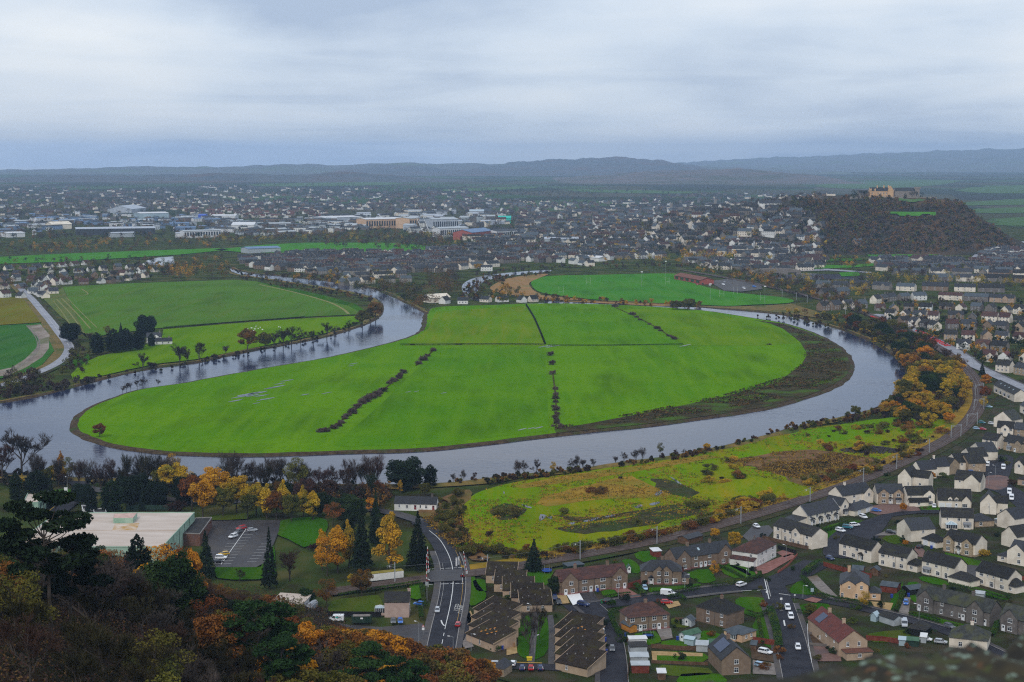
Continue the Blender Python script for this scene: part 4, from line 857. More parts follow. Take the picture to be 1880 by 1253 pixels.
# ------------------------------------------------------------------ vehicles
VEH = {}
PAINT = dict(white=(0.75,0.76,0.78), silver=(0.42,0.44,0.47), grey=(0.11,0.115,0.125), black=(0.012,0.013,0.016), red=(0.42,0.012,0.015), blue=(0.03,0.14,0.48), navy=(0.012,0.025,0.1), yellow=(0.6,0.36,0.01), lime=(0.45,0.7,0.05), teal=(0.02,0.15,0.2), paleblue=(0.3,0.45,0.6))
def paint(c):
    return mat('paint_' + c, PAINT[c], tuple(min(1, x*1.08 + .004) for x in PAINT[c]), 0.5, 0.22, 0.6)
def loft(mb, secs, m=0):
    """secs: list of rings with the same number of points; closed ends"""
    n = len(mb.v); k = len(secs[0])
    for s in secs: mb.v += s
    for a in range(len(secs) - 1):
        for i in range(k):
            j = (i + 1) % k; mb.f.append((n+a*k+i, n+a*k+j, n+(a+1)*k+j, n+(a+1)*k+i)); mb.m.append(m)
    mb.f.append(tuple(n+i for i in range(k))[::-1]); mb.f.append(tuple(n+(len(secs)-1)*k+i for i in range(k))); mb.m += [m, m]
def veh_parts(kind):
    if kind in VEH: return VEH[kind]
    if kind == 'car':   Lh, Wd, belt, top, st = 2.1, .88, .92, 1.48, [(-2.1,.5,.78,.80),(-1.95,.3,.9,.86),(-1.2,.24,.94,.88),(.7,.24,.93,.88),(1.1,.25,.88,.88),(1.9,.3,.74,.84),(2.12,.42,.62,.76)]; cab = [(-1.98,-1.6),(1.05,.35)]
    elif kind == 'suv': Lh, Wd, belt, top, st = 2.25, .95, 1.08, 1.72, [(-2.25,.55,.95,.88),(-2.1,.36,1.06,.93),(-1.2,.3,1.1,.95),(.8,.3,1.08,.95),(1.2,.32,1.02,.95),(2.05,.38,.92,.9),(2.26,.5,.75,.84)]; cab = [(-2.15,-1.9),(1.15,.5)]
    else:               Lh, Wd, belt, top, st = 2.7, 1.0, 1.2, 2.2, [(-2.7,.45,2.1,.96),(-2.66,.34,2.2,.99),(-1.0,.3,2.22,1.0),(.75,.3,2.2,1.0),(1.0,.3,2.1,.98),(1.75,.32,1.25,.97),(2.5,.36,1.0,.94),(2.7,.46,.8,.86)]; cab = None
    body = MB()
    secs = []
    for x, zb, zt, hw in st:
        r = .1
        secs.append([(x,-hw+r,zb),(x,hw-r,zb),(x,hw,zb+r),(x,hw,zt-r),(x,hw-r*1.4,zt),(x,-hw+r*1.4,zt),(x,-hw,zt-r),(x,-hw,zb+r)])
    loft(body, secs)
    parts = {}
    gl = MB()
    if cab:
        (r0, r1), (f0, f1) = cab; zb = belt - .06; w0, w1 = Wd - .08, Wd - .24
        lo = [(r0,-w0,zb),(f0,-w0,zb),(f0,w0,zb),(r0,w0,zb)]; hi = [(r1,-w1,top-.07),(f1,-w1,top-.07),(f1,w1,top-.07),(r1,w1,top-.07)]
        n = len(gl.v); gl.v += lo + hi
        for f in ((0,1,5,4),(1,2,6,5),(2,3,7,6),(3,0,4,7),(4,5,6,7)): gl.f.append(tuple(n+i for i in f)); gl.m.append(0)
        h2 = [(x*1.0, y*1.02, z) for x, y, z in hi]
        body.v, nb = body.v, len(body.v)
        rr = [[(r1-.04,-w1-.02,top-.08),(r1-.04,w1+.02,top-.08),(r1+.05,w1-.06,top),(r1+.05,-w1+.06,top)], [(f1+.04,-w1-.02,top-.08),(f1+.04,w1+.02,top-.08),(f1-.1,w1-.06,top),(f1-.1,-w1+.06,top)]]
        loft(body, rr)
        for s in (-1, 1):            # pillars
            for xl, xh in ((f0, f1), (.1, .05), (r0, r1)): body.tube((xl, s*w0, zb), (xh, s*w1, top-.05), .05, .05, 4)
    else:
        gl.poly([(1.02,-.86,2.02),(1.02,.86,2.02),(1.72,.88,1.3),(1.72,-.88,1.3)][::-1])
        gl.v = [(x + .03, y, z + .03) for x, y, z in gl.v]
        for s in (-1, 1): gl.poly([(.2,s*1.012,1.3),(1.45,s*.992,1.3),(1.0,s*1.0,1.9),(.2,s*1.012,1.95)])
        gl.poly([(-2.71,-.8,1.3),(-2.71,.8,1.3),(-2.71,.8,1.85),(-2.71,-.8,1.85)])
    parts['body'] = body.mesh('body', ['white']); parts['window'] = gl.mesh('window', ['glass'])
    r = .32 if kind != 'van' else .35
    wh = MB(); wh.tube((0,-.1,0), (0,.1,0), r, r, 14, 0, True); parts['wheel'] = wh.mesh('wheel', ['tyre'])
    rm = MB(); rm.tube((0,-.115,0), (0,.115,0), r*.62, r*.62, 10, 0, True); parts['rim'] = rm.mesh('rim', ['alloy'])
    hl = MB(); hl.box(-.05,.05,-.17,.17,-.07,.07); parts['headlight'] = hl.mesh('headlight', ['lampglass'])
    tl = MB(); tl.box(-.04,.04,-.1,.1,-.14,.14); parts['tail_light'] = tl.mesh('tail_light', ['taillight'])
    parts['d'] = (Lh, Wd, r, 1.3 if kind == 'car' else (1.4 if kind == 'suv' else 1.75), .68 if kind == 'car' else (.85 if kind == 'suv' else .95))
    VEH[kind] = parts; return parts
def vehicle(label, at, to, colour='white', kind='car', parts=True, group=None):
    p = veh_parts(kind); a = G(*at); b = G(at[0]+to[0], at[1]+to[1]); d = b - a
    T = thing('van' if kind == 'van' else 'car', label, 'van' if kind == 'van' else 'car', (a.x, a.y, .13), math.atan2(d.y, d.x), group)
    o = obj('body', p['body'], T); o.material_slots[0].link = 'OBJECT'; o.material_slots[0].material = paint(colour)
    obj('window', p['window'], T)
    Lh, Wd, r, wx, hz = p['d']
    for sx in (-1, 1):
        for sy in (-1, 1):
            wl = obj('wheel', p['wheel'], T, (sx*wx*.98, sy*(Wd-.1), r))
            if parts: obj('rim', p['rim'], wl)
    for sy in (-1, 1):
        obj('headlight', p['headlight'], T, (Lh-.06, sy*(Wd-.28), hz)); obj('tail_light', p['tail_light'], T, (-Lh+.02, sy*(Wd-.2), hz+.08))
    return T
# ------------------------------------------------------------------ trees
def leaf_quads(C, size, r, up=0.0):
    n = len(C)
    a = r.normal(size=(n, 3)); a /= np.linalg.norm(a, axis=1, keepdims=True)
    b = r.normal(size=(n, 3)); b -= a * np.sum(a*b, axis=1, keepdims=True); b /= np.linalg.norm(b, axis=1, keepdims=True)
    s = size * r.uniform(.6, 1.3, (n, 1))
    return np.stack([C - a*s, C - b*s*.55, C + a*s, C + b*s*.55], axis=1).reshape(-1, 3)
def blob_crown(seed, h, zlo, rad, nblob, nleaf, leaf, rb, power=1.0, top=1.0, flat=1.0):
    """leaf clumps through an ellipsoid; returns leaf quads and the clump centres"""
    r = np.random.default_rng(seed); cs = []
    zc = (zlo + top) * h / 2; hz = (top - zlo) * h / 2
    for i in range(nblob):
        d = r.normal(size=3); d /= np.linalg.norm(d); q = r.uniform(.35, .95) ** .6
        c = np.array([d[0]*rad*q, d[1]*rad*q, zc + d[2]*hz*q*.92])
        cs.append(c)
    V = []
    for c in cs:
        rr = rb * r.uniform(.65, 1.25); k = int(nleaf * (rr / rb) ** 2)
        d = r.normal(size=(k, 3)); d /= np.linalg.norm(d, axis=1, keepdims=True)
        p = c + d * (rr * r.uniform(.35, 1.0, (k, 1)) ** .55) * np.array([1, 1, .75*flat])
        V.append(p)
    return leaf_quads(np.concatenate(V), leaf, r), cs
def limbs_mesh(name, h, cs, seed, r0=.28, split=.3, m='bark', lean=.02):
    r = random.Random(seed); mb = MB(); p = Vector((0, 0, -.8)); segs = 5; pts = [p]
    for i in range(segs):
        pts.append(Vector((r.uniform(-1, 1)*h*lean, r.uniform(-1, 1)*h*lean, h * .8 * (i+1) / segs)))
    for i in range(segs): mb.tube(pts[i], pts[i+1], r0*(1-i/segs*.8), r0*(1-(i+1)/segs*.8), 6)
    for c in cs:
        c = Vector(c); z = max(h*split*.6, min(h*.7, c.z - (Vector((c.x, c.y, 0)).length) * .7)); k = min(segs-1, int(z / (h*.8) * segs)); t = z/(h*.8)*segs - k
        s = pts[k].lerp(pts[k+1], t); mid = s.lerp(c, .55) + Vector((0, 0, -h*.02))
        mb.tube(s, mid, r0*.3, r0*.18, 4); mb.tube(mid, c, r0*.18, r0*.05, 4)
    return mb.mesh(name, m)
def bare_tree_meshes(seed, h, spread=.5, droop=0.0, twigw=.035, levels=(5, 4, 4, 5, 6), tr=.34, low=.4):
    r = random.Random(seed); mb = MB(); tw = []
    def rec(p, d, ln, rad, lv):
        e = p + d * ln
        if lv <= 2: mb.tube(p, e, rad, rad*.68, 5 if lv < 2 else 4)
        else: tw.append((p, e, max(rad*1.2, twigw)))
        if lv >= len(levels): return
        for i in range(levels[lv]):
            t = r.uniform(.45, 1.0) if lv else r.uniform(low, 1.0); s = p.lerp(e, t)
            ax = Vector((r.gauss(0, 1), r.gauss(0, 1), r.gauss(0, .6)))
            nd = (d * (1.0 if i else 1.6) + ax * spread + Vector((0, 0, .35 - droop))).normalized()
            rec(s, nd, ln * r.uniform(.55, .82), rad * .55, lv + 1)
    rec(Vector((0, 0, -.6)), Vector((0, 0, 1)), h * tr, h * .017, 0)
    V = []
    for p, e, w_ in tw:
        d = (e - p).normalized(); a = d.orthogonal().normalized(); a.rotate(__import__('mathutils').Quaternion(d, r.uniform(0, 3.14)))
        V += [tuple(p - a*w_), tuple(p + a*w_), tuple(e + a*w_*.45), tuple(e - a*w_*.45)]
    return mb.mesh('trunk', 'bark'), mesh_np('crown', np.array(V), 4, 'twig')
def conifer_meshes(seed, h, rad, skirt=.08, n=70, per=70, leaf=.33, power=1.0, column=False):
    r = np.random.default_rng(seed); C = []; A = []
    for i in range(n):
        t = (i + r.uniform()) / n; z = h * (skirt + (1 - skirt) * t)
        rr = rad * ((1 - t) ** power if not column else min(1, (1 - t) * 2.6) ** .7) * r.uniform(.75, 1.12) + .1
        for k in range(max(3, int(7 * rr / rad + 2))):
            a = r.uniform(0, 6.28); m = max(4, int(per * rr / rad / 4))
            q = r.uniform(.15, 1, m) ** .6 * rr
            C.append(np.stack([np.cos(a + r.normal(0, .12, m)) * q, np.sin(a + r.normal(0, .12, m)) * q, z - q * (.28 if not column else -.35) + r.normal(0, .12, m)], axis=1))
    V = leaf_quads(np.concatenate(C), leaf, r)
    mb = MB(); mb.tube((0, 0, -.8), (0, 0, h*.9), h*.016 + .05, .04, 6)
    return mb.mesh('trunk', 'bark'), mesh_np('crown', V, 4, 'leafdark')

PROTO = {}
def proto(k):
    if k in PROTO: return PROTO[k]
    kind, i = k
    if kind == 'autumn':
        V, cs = blob_crown(100+i, 12, .22 + .05*(i % 2), 4.0 + .5*(i % 3), 30 + 4*i, 230, .27, 1.45)
        r_ = limbs_mesh('trunk', 12, cs, i), mesh_np('crown', V, 4, 'leaforange')
    elif kind == 'airy':
        V, cs = blob_crown(150+i, 12, .25, 3.7, 26 + 3*i, 120, .2, 1.35)
        r_ = limbs_mesh('trunk', 12, cs, i, .2), mesh_np('crown', V, 4, 'leafyellow')
    elif kind == 'larch':
        V, cs = blob_crown(170+i, 14, .12, 2.5, 34, 190, .26, 1.15, top=1.0)
        k2 = np.clip(1.35 - V[:, 2] / 14, .25, 1.1); V[:, 0] *= k2; V[:, 1] *= k2
        r_ = limbs_mesh('trunk', 14, [c*np.array([.7,.7,1]) for c in cs], i, .22), mesh_np('crown', V, 4, 'leaforange')
    elif kind == 'bare': r_ = bare_tree_meshes(200+i, 12, .42 + .06*i)
    elif kind == 'slim': r_ = bare_tree_meshes(230+i, 13, .42, -.15, .035, (9, 5, 4, 4, 4), .5, .2)
    elif kind == 'twiggy': r_ = bare_tree_meshes(260+i, 7, .75, .1, .035, (7, 5, 4, 4, 6), .2, .1)
    elif kind == 'spruce': r_ = conifer_meshes(300+i, 16, 3.4 - .5*(i % 2), .1)
    elif kind == 'cypress': r_ = conifer_meshes(330+i, 12, 2.7, .03, 60, 90, .26, .7, True)
    elif kind == 'pine':
        V, cs = blob_crown(350+i, 13, .4, 3.9, 24, 300, .22, 1.2, flat=.5)
        r_ = limbs_mesh('trunk', 13, cs, 60+i, .24, .5), mesh_np('crown', V, 4, 'pinegreen')
    elif kind == 'round':
        V, cs = blob_crown(370+i, 11, .05, 5.0, 60, 260, .28, 1.7)
        r_ = limbs_mesh('trunk', 11, cs[:20], 70+i), mesh_np('crown', V, 4, 'leafdark')
    elif kind == 'bush':
        V, cs = blob_crown(390+i, 2.6, .0, 1.9, 14, 120, .14, .7)
        r_ = limbs_mesh('trunk', 2.4, cs, 80+i, .06, .1), mesh_np('crown', V, 4, 'leafolive')
    PROTO[k] = r_; return r_
NOM = dict(autumn=12, airy=12, larch=14, bare=12.5, slim=14, twiggy=4.6, spruce=16, cypress=12, pine=13, round=11, bush=2.6)
NVAR = dict(autumn=4, airy=2, larch=2, bare=4, slim=3, twiggy=2, spruce=2, cypress=2, pine=2, round=2, bush=3)
LEAFMAT = dict(autumn='leaforange', airy='leafyellow', larch='leaforange', bare='twig', slim='twig', twiggy='twigred', spruce='leafdark', cypress='leafdark', pine='pinegreen', round='leafdark', bush='leafolive')
NAME = dict(autumn='autumn_tree', airy='airy_tree', larch='larch_tree', bare='bare_tree', slim='bare_tree', twiggy='thorn_bush', spruce='spruce_tree', cypress='cypress_tree', pine='pine_tree', round='evergreen_tree', bush='bush')  # airy kind covers any thin-leaved autumn tree, not only birches
def tree(kind, p, h, label, m=None, group=None, wide=1.0, rs=None):
    """p: ground point; h: height in metres"""
    r = rs or random
    tm, cm = proto((kind, r.randrange(NVAR[kind])))
    s = h / NOM[kind]
    T = obj(NAME[kind], tm, None, p, r.uniform(0, 6.28), (s*wide*r.uniform(.92, 1.08), s*wide*r.uniform(.92, 1.08), s))
    tag(T, label, 'tree' if kind not in ('bush', 'twiggy') else 'bush', group)
    T.name = NAME[kind]
    c = obj('crown', cm, T)
    c.material_slots[0].link = 'OBJECT'; c.material_slots[0].material = M[m or LEAFMAT[kind]]
    return T
def trees_as_mass(name, items, leaf=.55, per=60):
    """one object of leaf clumps: items are (point, height, radius, material)"""
    r = np.random.default_rng(77); C = []; I = []; mats = sorted({i[3] for i in items}); S = []
    for p, h, rad, m in items:
        nb = 5; k = max(6, per // nb)
        for j in range(nb):
            c = np.array([p[0] + r.normal(0, rad*.45), p[1] + r.normal(0, rad*.45), p[2] + h * r.uniform(.35, .85)])
            d = r.normal(size=(k, 3)); d /= np.linalg.norm(d, axis=1, keepdims=True)
            C.append(c + d * np.array([rad*.55, rad*.55, h*.22]) * r.uniform(.3, 1, (k, 1)) ** .5); I += [mats.index(m)] * k
        k = 6; C.append(np.array([p[0], p[1], p[2]]) + np.stack([r.normal(0, .15*rad, k), r.normal(0, .15*rad, k), r.uniform(0, h*.4, k)], axis=1)); I += [mats.index(m)] * k
    V = leaf_quads(np.concatenate(C), leaf, r)
    return struct(obj(name, mesh_np(name, V, 4, mats, I)), 'stuff')
def hedge(px, label, h=1.3, wd=1.1, m='hedge', z=0.0):
    pts = catmull([G(*p) for p in px], False, .6); r = np.random.default_rng(int(px[0][0]*7+px[0][1])); C = []
    for i in range(len(pts)-1):
        d = (pts[i+1]-pts[i]).normalized(); s = Vector((d.y, -d.x, 0)); k = int(60 * (pts[i+1]-pts[i]).length)
        t = r.uniform(0, 1, k); a = r.uniform(-1, 1, k); b = r.uniform(0, 1, k); side = r.uniform(0, 1, k) < .5
        a = np.where(side, np.sign(a), a); b = np.where(side, b, 1.0)
        C.append(np.stack([pts[i].x + d.x*t*(pts[i+1]-pts[i]).length + s.x*a*wd/2, pts[i].y + d.y*t*(pts[i+1]-pts[i]).length + s.y*a*wd/2, z + b*h + r.normal(0, .06, k)], axis=1))
    o = obj('hedge', mesh_np('hedge', leaf_quads(np.concatenate(C), .2, r), 4, m)); 
    mb = MB()
    core = strip_mesh('stems', pts, -wd*.42, wd*.42, z + h*.9, 'leafdark'); tag(o, label, 'hedge'); obj('hedge_core', core, o)
    return o
def fence(px, label, h=1.6, m='woodred', z=0.0, step=2.2, name='fence', rails=True):
    pts = [G(*p) for p in px]; k = MB(); q = MB()
    T = thing(name, label, 'fence' if name == 'fence' else 'wall', (pts[0].x, pts[0].y, z)); o0 = pts[0]
    for a, b in zip(pts, pts[1:]):
        d = (b - a); n = Vector((d.y, -d.x, 0)).normalized() * .05; a_, b_ = a - o0, b - o0
        k.v += [tuple(a_-n), tuple(b_-n), tuple(b_+n), tuple(a_+n)] + [tuple(v + Vector((0, 0, h))) for v in (a_-n, b_-n, b_+n, a_+n)]; i = len(k.v) - 8
        for f in ((0,1,5,4),(1,2,6,5),(2,3,7,6),(3,0,4,7),(4,5,6,7)): k.f.append(tuple(i+j for j in f)); k.m.append(0)
        if rails:
            for s in range(int(d.length/step)+1):
                c = a_ + d.normalized()*s*step; bx_('post', (c.x-.07, c.x+.07, c.y-.07, c.y+.07, 0, h+.12), m, T)
    k.build('panel' if name == 'fence' else 'wall_face', [m], T)
    return T
# ------------------------------------------------------------------ things: near houses
GB = dict(wall='brownharl', winstyle='w')
house('brown terrace under a red-brown roof with gabled ends, behind the white paved drive', (1028,1093), (1152,1079), 7.2, 5.1, 3.1, tile='browntile', gables=((.135,6.2,.9),(.87,6.2,.9)), up=(.15,(.36,2.0),(.63,2.0),.86), dn=(.17,(.36,2.0),(.63,2.0),.84), doors=(.07,.455,.54,.94), chim=((.28,.5),(.76,.5)), plinth='plinth', cat='terrace', porch=(), downpipes=(.505,), side_l=((.5,3.9),), **GB)
house('brown pair of houses with twin front gables under a slate hipped roof', (1177,1072), (1251,1073), 7.6, 5.0, 3.1, 'h', tile='slate', gables=((.44,4.2,.7),(.62,4.2,.7)), up=(.44,.63,(.12,.7)), dn=(.44,.63,(.85,1.5)), doors=(.25,.78), chim=((.53,.6),), plinth='plinth', annex=(14.0,17.5,.5,5,2.6,1.2,'h'), porch=(.25,), **GB)
house('brown terrace with slate roof and one cream painted gable end', (1240,1049), (1343,1033), 7.2, 5.0, 3.0, tile='slate', gables=((.13,6.0,.8),(.86,6.0,.8)), up=(.13,.36,.6,.87), dn=(.15,.36,.6,.83), doors=(.05,.45,.53,.95), chim=((.3,.5),(.7,.5)), sky=((.45,.5),), plinth='plinth', cat='terrace', **GB)
house('white villa with brown and grey hipped roof by the red gravel garden', (1390,1041), (1425,1022), 10.5, 5.2, 3.0, 'h', wall='white', tile='browntile', up=(.25,.45,(.8,1.8)), dn=(.3,(.8,2.0)), doors=(.14,), chim=((.5,.5),), lean=('l',2.6,2.4), side_l=((.25,4.0),))
house('long cream flats with black roof beside the railway', (1420,988), (1490,1009), 8.5, 5.4, 2.7, gables=((.62,5.0,.8),), up=(.12,.3,.44,.62,.88), dn=((.12,-1.6),(.32,-1.4),(.45,.9),(.57,-1.2),(.7,1.2),(.87,-1.4)), downpipes=(.22,.52,.8), verge='fascia', annex=(17.0,20.0,3,7,2.4,.8,'h'))
house('stepped grey slate terrace with four front porches along the railway', (1482,966), (1541,953), 8.2, 4.6, 3.6, tile='slate', up=(.1,.3,.55,.75,.92), dn=(.2,.45,.68,.9), doors=(.14,.38,.62,.86), porch=(.14,.38,.62,.86), verge='whitemetal', lean=('l',7,2.6))
house('cream house with projecting gable beside two white garage doors', (1544,948), (1558,945), 9, 4.9, 2.6, 'y', wall='cream', tile='slate', up=(.5,), bays=((.5,2.2),), annex=(4.2,8.5,0,6,2.5,2.2,'y'))
house('low double garage with two white doors beside a blue car', (1569,948), (1602,938), 6.2, 2.5, 2.4, 'h', wall='cream', tile='slate', garages=((.25,2.4),(.72,2.4)), name='garage', cat='garage')
house('grey-roofed detached house whose back is to the curving railway', (1546,930), (1600,922), 9, 4.9, 3.4, wall='cream', tile='slate', gables=((.85,5.5,1.0),), up=(.85,.4), dn=(.4,), doors=(.6,), chim=((.3,.5),), verge='fascia')
house('sandstone detached house with two front gables and white arched porch', (1609.5,925), (1658,925), 8.5, 5.0, 3.2, wall='cream', tile='slate', gwall='stone', gables=((.24,4.6,.9),(.8,4.4,.9)), up=((.24,1.6),(.52,.9),(.8,1.6)), dn=((.24,1.6),), bays=((.8,2.2),), doors=(.51,), porch=(.51,), verge='fascia')
house('white detached house with two garage doors below a lean roof', (1666,929), (1715,928), 8.5, 5.0, 3.0, wall='cream', tile='darktile', gables=((.78,5.2,.8),), up=((.12,.6),(.8,1.4)), dn=((.84,2.0),), garages=((.2,2.2),(.46,2.2)), bays=(), annex=(.2,9.0,-2.0,-.2,2.4,1.3,'x'), verge='fascia')
house('dark-roofed house with three dormers and two white garage doors', (1722,932), (1783,934), 8.5, 3.6, 4.2, wall='cream', tile='darktile', dormers=(.36,.55), garages=((.12,2.2),(.32,2.2)), dn=((.8,2.2),), doors=(.55,), gables=((.84,3.6,.6),), verge='fascia')
house('tall cream gable with stone wing beside the estate road', (1799,943), (1829,945), 9.5, 5.0, 4.0, 'y', wall='cream', tile='darktile', side_r=((.3,3.9),), annex=(6.2,11.5,2.5,9,4.9,2.6,'x'))
house('cream gable-ended house just behind the double-garage house', (1648,892), (1672,895), 10, 5.0, 3.6, 'y', wall='cream', tile='darktile', dn=((.8,.6),), annex=(5.6,14,3,9,4.9,2.6,'x'))
house('cream house end-on with broad black roof in front of the blue car', (1752,898), (1800,903), 9, 4.8, 3.6, wall='cream', tile='darktile', gables=((.66,6.8,.8),), up=((.2,.8),), verge='fascia')
house('cream house with fan-roofed white conservatory and blue-topped bay', (1728,970), (1787,972), 8.2, 5.0, 3.0, tile='darktile', up=((.18,.6),(.54,1.2),(.8,1.2)), bays=((.8,2.8),), cons=(.3,4.6,3.0), downpipes=(.62,), verge='fascia')
house('cream house seen end-on with stone wing at the junction of the court', (1646,983), (1672,995), 11, 4.9, 3.4, 'y', wall='cream', tile='slate', side_r=((.5,3.9),(.6,1.4)), annex=(-2.8,-.05,4,10,4.6,2.2,'h'), up=(), sky=())
house('detached double garage with white doors under a hipped black roof', (1692,999), (1719,1007), 6.0, 2.5, 2.3, 'h', wall='cream', tile='darktile', garages=((.27,2.4),(.73,2.4)), name='garage', cat='garage')
house('sandstone house with arched porch between two gables, above the cream row', (1733,1011), (1790,1023), 8.5, 5.0, 3.0, wall='cream', tile='darktile', gwall='stone', gables=((.17,4.6,.8),(.77,4.6,1.0)), up=((.17,1.7),(.48,1.2),(.77,1.7)), dn=((.17,1.7),(.78,1.6)), doors=(.47,), porch=(.47,), verge='fascia', plinth='stone')
house('cream house with gable to the road and low annexe at its foot', (1852,1033), (1905,1043), 9, 5.0, 3.2, 'g', wall='cream', tile='slate', gables=((.3,7.5,1.2),), up=((.4,1.2),), dn=((.4,1.3),), annex=(-4.5,-.1,-.5,5,2.4,1.2,'h'))
house('pair of stepped cream gables beside the dark garden', (1838,1000), (1866,1008), 10, 4.9, 3.4, 'y', wall='cream', tile='darktile', side_l=((.6,3.8),(.6,1.4)))
house('cream block with stepped roofs behind the dark garden', (1830,966), (1862,974), 10, 4.9, 3.3, 'y', wall='cream', tile='slate', side_l=((.5,3.8),), cons=(-1,3.0,3.0))
house('low grey-roofed bungalow wing beside the conservatory house', (1790,968), (1825,966), 8, 2.6, 2.4, 'h', wall='stone', tile='slate', dn=(.3,), name='bungalow', cat='bungalow')
row = [((1540,1019),(1599,1034),'nearest the junction', dict(bays=(), porch=(.7,), dn=((.18,-1.5),(.46,1.6),(.72,-1.4)), up=(.18,(.34,.6),.56,.84))),
 ((1613,1037),(1664,1048),'behind the pale birch', dict(dn=((.15,1.4),(.55,-1.0),(.82,1.6)), up=((.15,1.6),(.36,.6),(.52,.6),(.84,1.2)), annex=(11.6,16.5,.6,6,2.6,2.0,'h'))),
 ((1692,1052),(1752,1067),'with a blue-roofed bay', dict(bays=((.18,3.0),), dn=((.5,1.6),(.75,-1.3)), up=((.18,1.2),(.45,1.2),(.8,.6)))),
 ((1791,1071),(1850,1088),'right of the parked pickup', dict(dn=((.18,1.8),(.5,-1.8),(.82,1.8)), up=((.18,1.8),(.38,.6),(.55,.6),(.8,1.2)), annex=(13.4,17.5,.6,6,2.6,2.4,'h')))]
for a, b, w_, kw in row:
    house('cream two-storey house with black roof in the row of four, ' + w_, a, b, 7.4, 5.0, 2.9, tile='darktile', downpipes=(.6,), verge='fascia', group='row of four cream houses', **kw)
house('low cream garage with hipped dark roof beside the parked pickup', (1741,1070), (1780,1080), 6, 2.4, 2.2, 'h', tile='darktile', dn=(), name='garage', cat='garage')
house('big peach villa with blue slate roofs and tall windows at the junction', (1542,1099), (1594,1102), 13.5, 5.4, 3.6, 'h', wall='peach', tile='slate', gables=((.3,4.6,.6),(.75,4.6,.4)), up=((.32,.8),(.75,.9)), dn=((.08,-.9),(.55,1.4)), chim=((.3,.6),), side_l=((.2,3.9),(.2,1.4),(.55,3.9),(.55,1.4),(.8,3.9)), annex=(9.6,14.0,.6,6,2.7,1.5,'h'), lean=None)
house('grey stone terrace with mossy roof and gabled ends above the hedge', (1682,1119), (1816,1151), 7.6, 5.0, 3.2, wall='greyharl', tile='mossslate', gables=((.14,6.0,.8),(.82,6.2,.8)), up=((.16,1.6),(.36,1.0),(.67,1.0),(.82,1.6)), dn=((.16,1.6),(.35,1.0),(.5,.7),(.6,.7),(.82,1.6)), doors=(.06,.65,.94), chim=((.3,.5),(.7,.5)), porch=(), cat='terrace', downpipes=(.28,.68))
house('grey stone gabled house past the narrow garden, nearest the mossy parapet end', (1836,1156), (1930,1180), 7.6, 5.0, 3.2, wall='greyharl', tile='mossslate', gables=((.2,6.0,.8),(.8,6,.8)), up=((.22,1.6),(.5,1.0)), dn=((.22,1.6),(.5,1.0)), doors=(.09,.6), cat='terrace')
house('cream bungalow with mossy hipped roof half hidden by the parapet', (1742,1188), (1812,1196), 10, 3.4, 3.4, 'h', wall='cream', tile='mossslate', dn=((.3,1.2),(.62,1.2)), chim=((.55,.5),), name='bungalow', cat='bungalow')
house('long house with rusty red roof and a solar panel, seen end-on', (1540,1206), (1592,1203), 27, 4.8, 3.4, 'y', wall='tanharl', tile='redtile', gwall=None, up=((.3,.9),(.7,.9)), dn=((.25,1.2),), chim=((.5,.3),(.5,.75)), solar=(.68,.84,.1,.75), side_l=((.15,3.9),(.4,3.9),(.15,1.4),(.6,1.4)), annex=(1.0,9.5,-4.0,-.1,2.5,.6,'h'), cat='terrace')
house('grey slate house with blue solar panels at the foot of the gardens', (1325,1240), (1378,1237), 14, 4.9, 3.6, 'y', wall='brownharl', tile='slate', chim=((.5,.6),), solar=(.3,.8,.15,.85), up=(.5,), dn=(.5,))
house('brown house with dark hipped roof and stone chimney on the green corner', (1278,1139), (1333,1154), 9.5, 5.0, 3.2, 'h', wall='brownharl', tile='darktile', gables=(), up=((.4,1.2),(.85,1.2)), dn=((.4,1.2),(.85,1.2)), chim=((.55,.5),), downpipes=(.3,.62), lean=None)
house('peach sunroom extension with blue-grey hipped roof and white bow window', (1329,1171), (1362,1180), 7.5, 2.7, 1.5, 'h', wall='peach', tile='greyfelt', bays=((.5,3.4),), side_r=((.3,1.5),(.65,1.5)), name='sunroom', cat='extension')
house('brown pair of houses under a large red-brown hipped roof', (1155,1161), (1229,1154), 8.6, 5.0, 3.4, 'h', wall='brownharl', tile='browntile', up=(.08,.35,.62,.88), dn=(.1,(.22,.7),.38,.62,(.9,.9),), doors=(.28,.74), chim=((.52,.5),), plinth='plinth', side_l=((.3,3.9),(.3,1.4)), downpipes=(.48,))
def slab(label, A, B, D, e, r, grp, side=()):
    T = house(label, A, B, D, e, r, 'm', wall='tanharl', tile='mossroof', verge='tanharl', name='bungalow', cat='bungalow', group=grp, dn=side, winstyle='w')
    W_ = (G(*B) - G(*A)).length; ro = [c for c in T.children if c.name.startswith('roof')][0]
    for i in range(5):
        x, y = W_*(.1 + .2*i), D*(.55 + .3*((i*7) % 3)/3 - .1); bx_('roof_vent', (x-.14, x+.14, y-.14, y+.14, e + r*y/D, e + r*y/D + .5), 'kerb', ro)
    if 'fourth from the top' in label or 'second from the far' in label:
        for i in range(7): x, y = W_*(.25 + .055*i), D*(.3 + .13*((i*5) % 4)); k = MB(); k.poly([(x, y, e+r*y/D+.23), (x+.7, y+.1, e+r*(y+.1)/D+.23), (x+.6, y+.8, e+r*(y+.8)/D+.23), (x+.05, y+.6, e+r*(y+.6)/D+.23)]); k.build('lichen_patch', ['woodorange'], ro)
ordn = ['first', 'second', 'third', 'fourth', 'fifth']
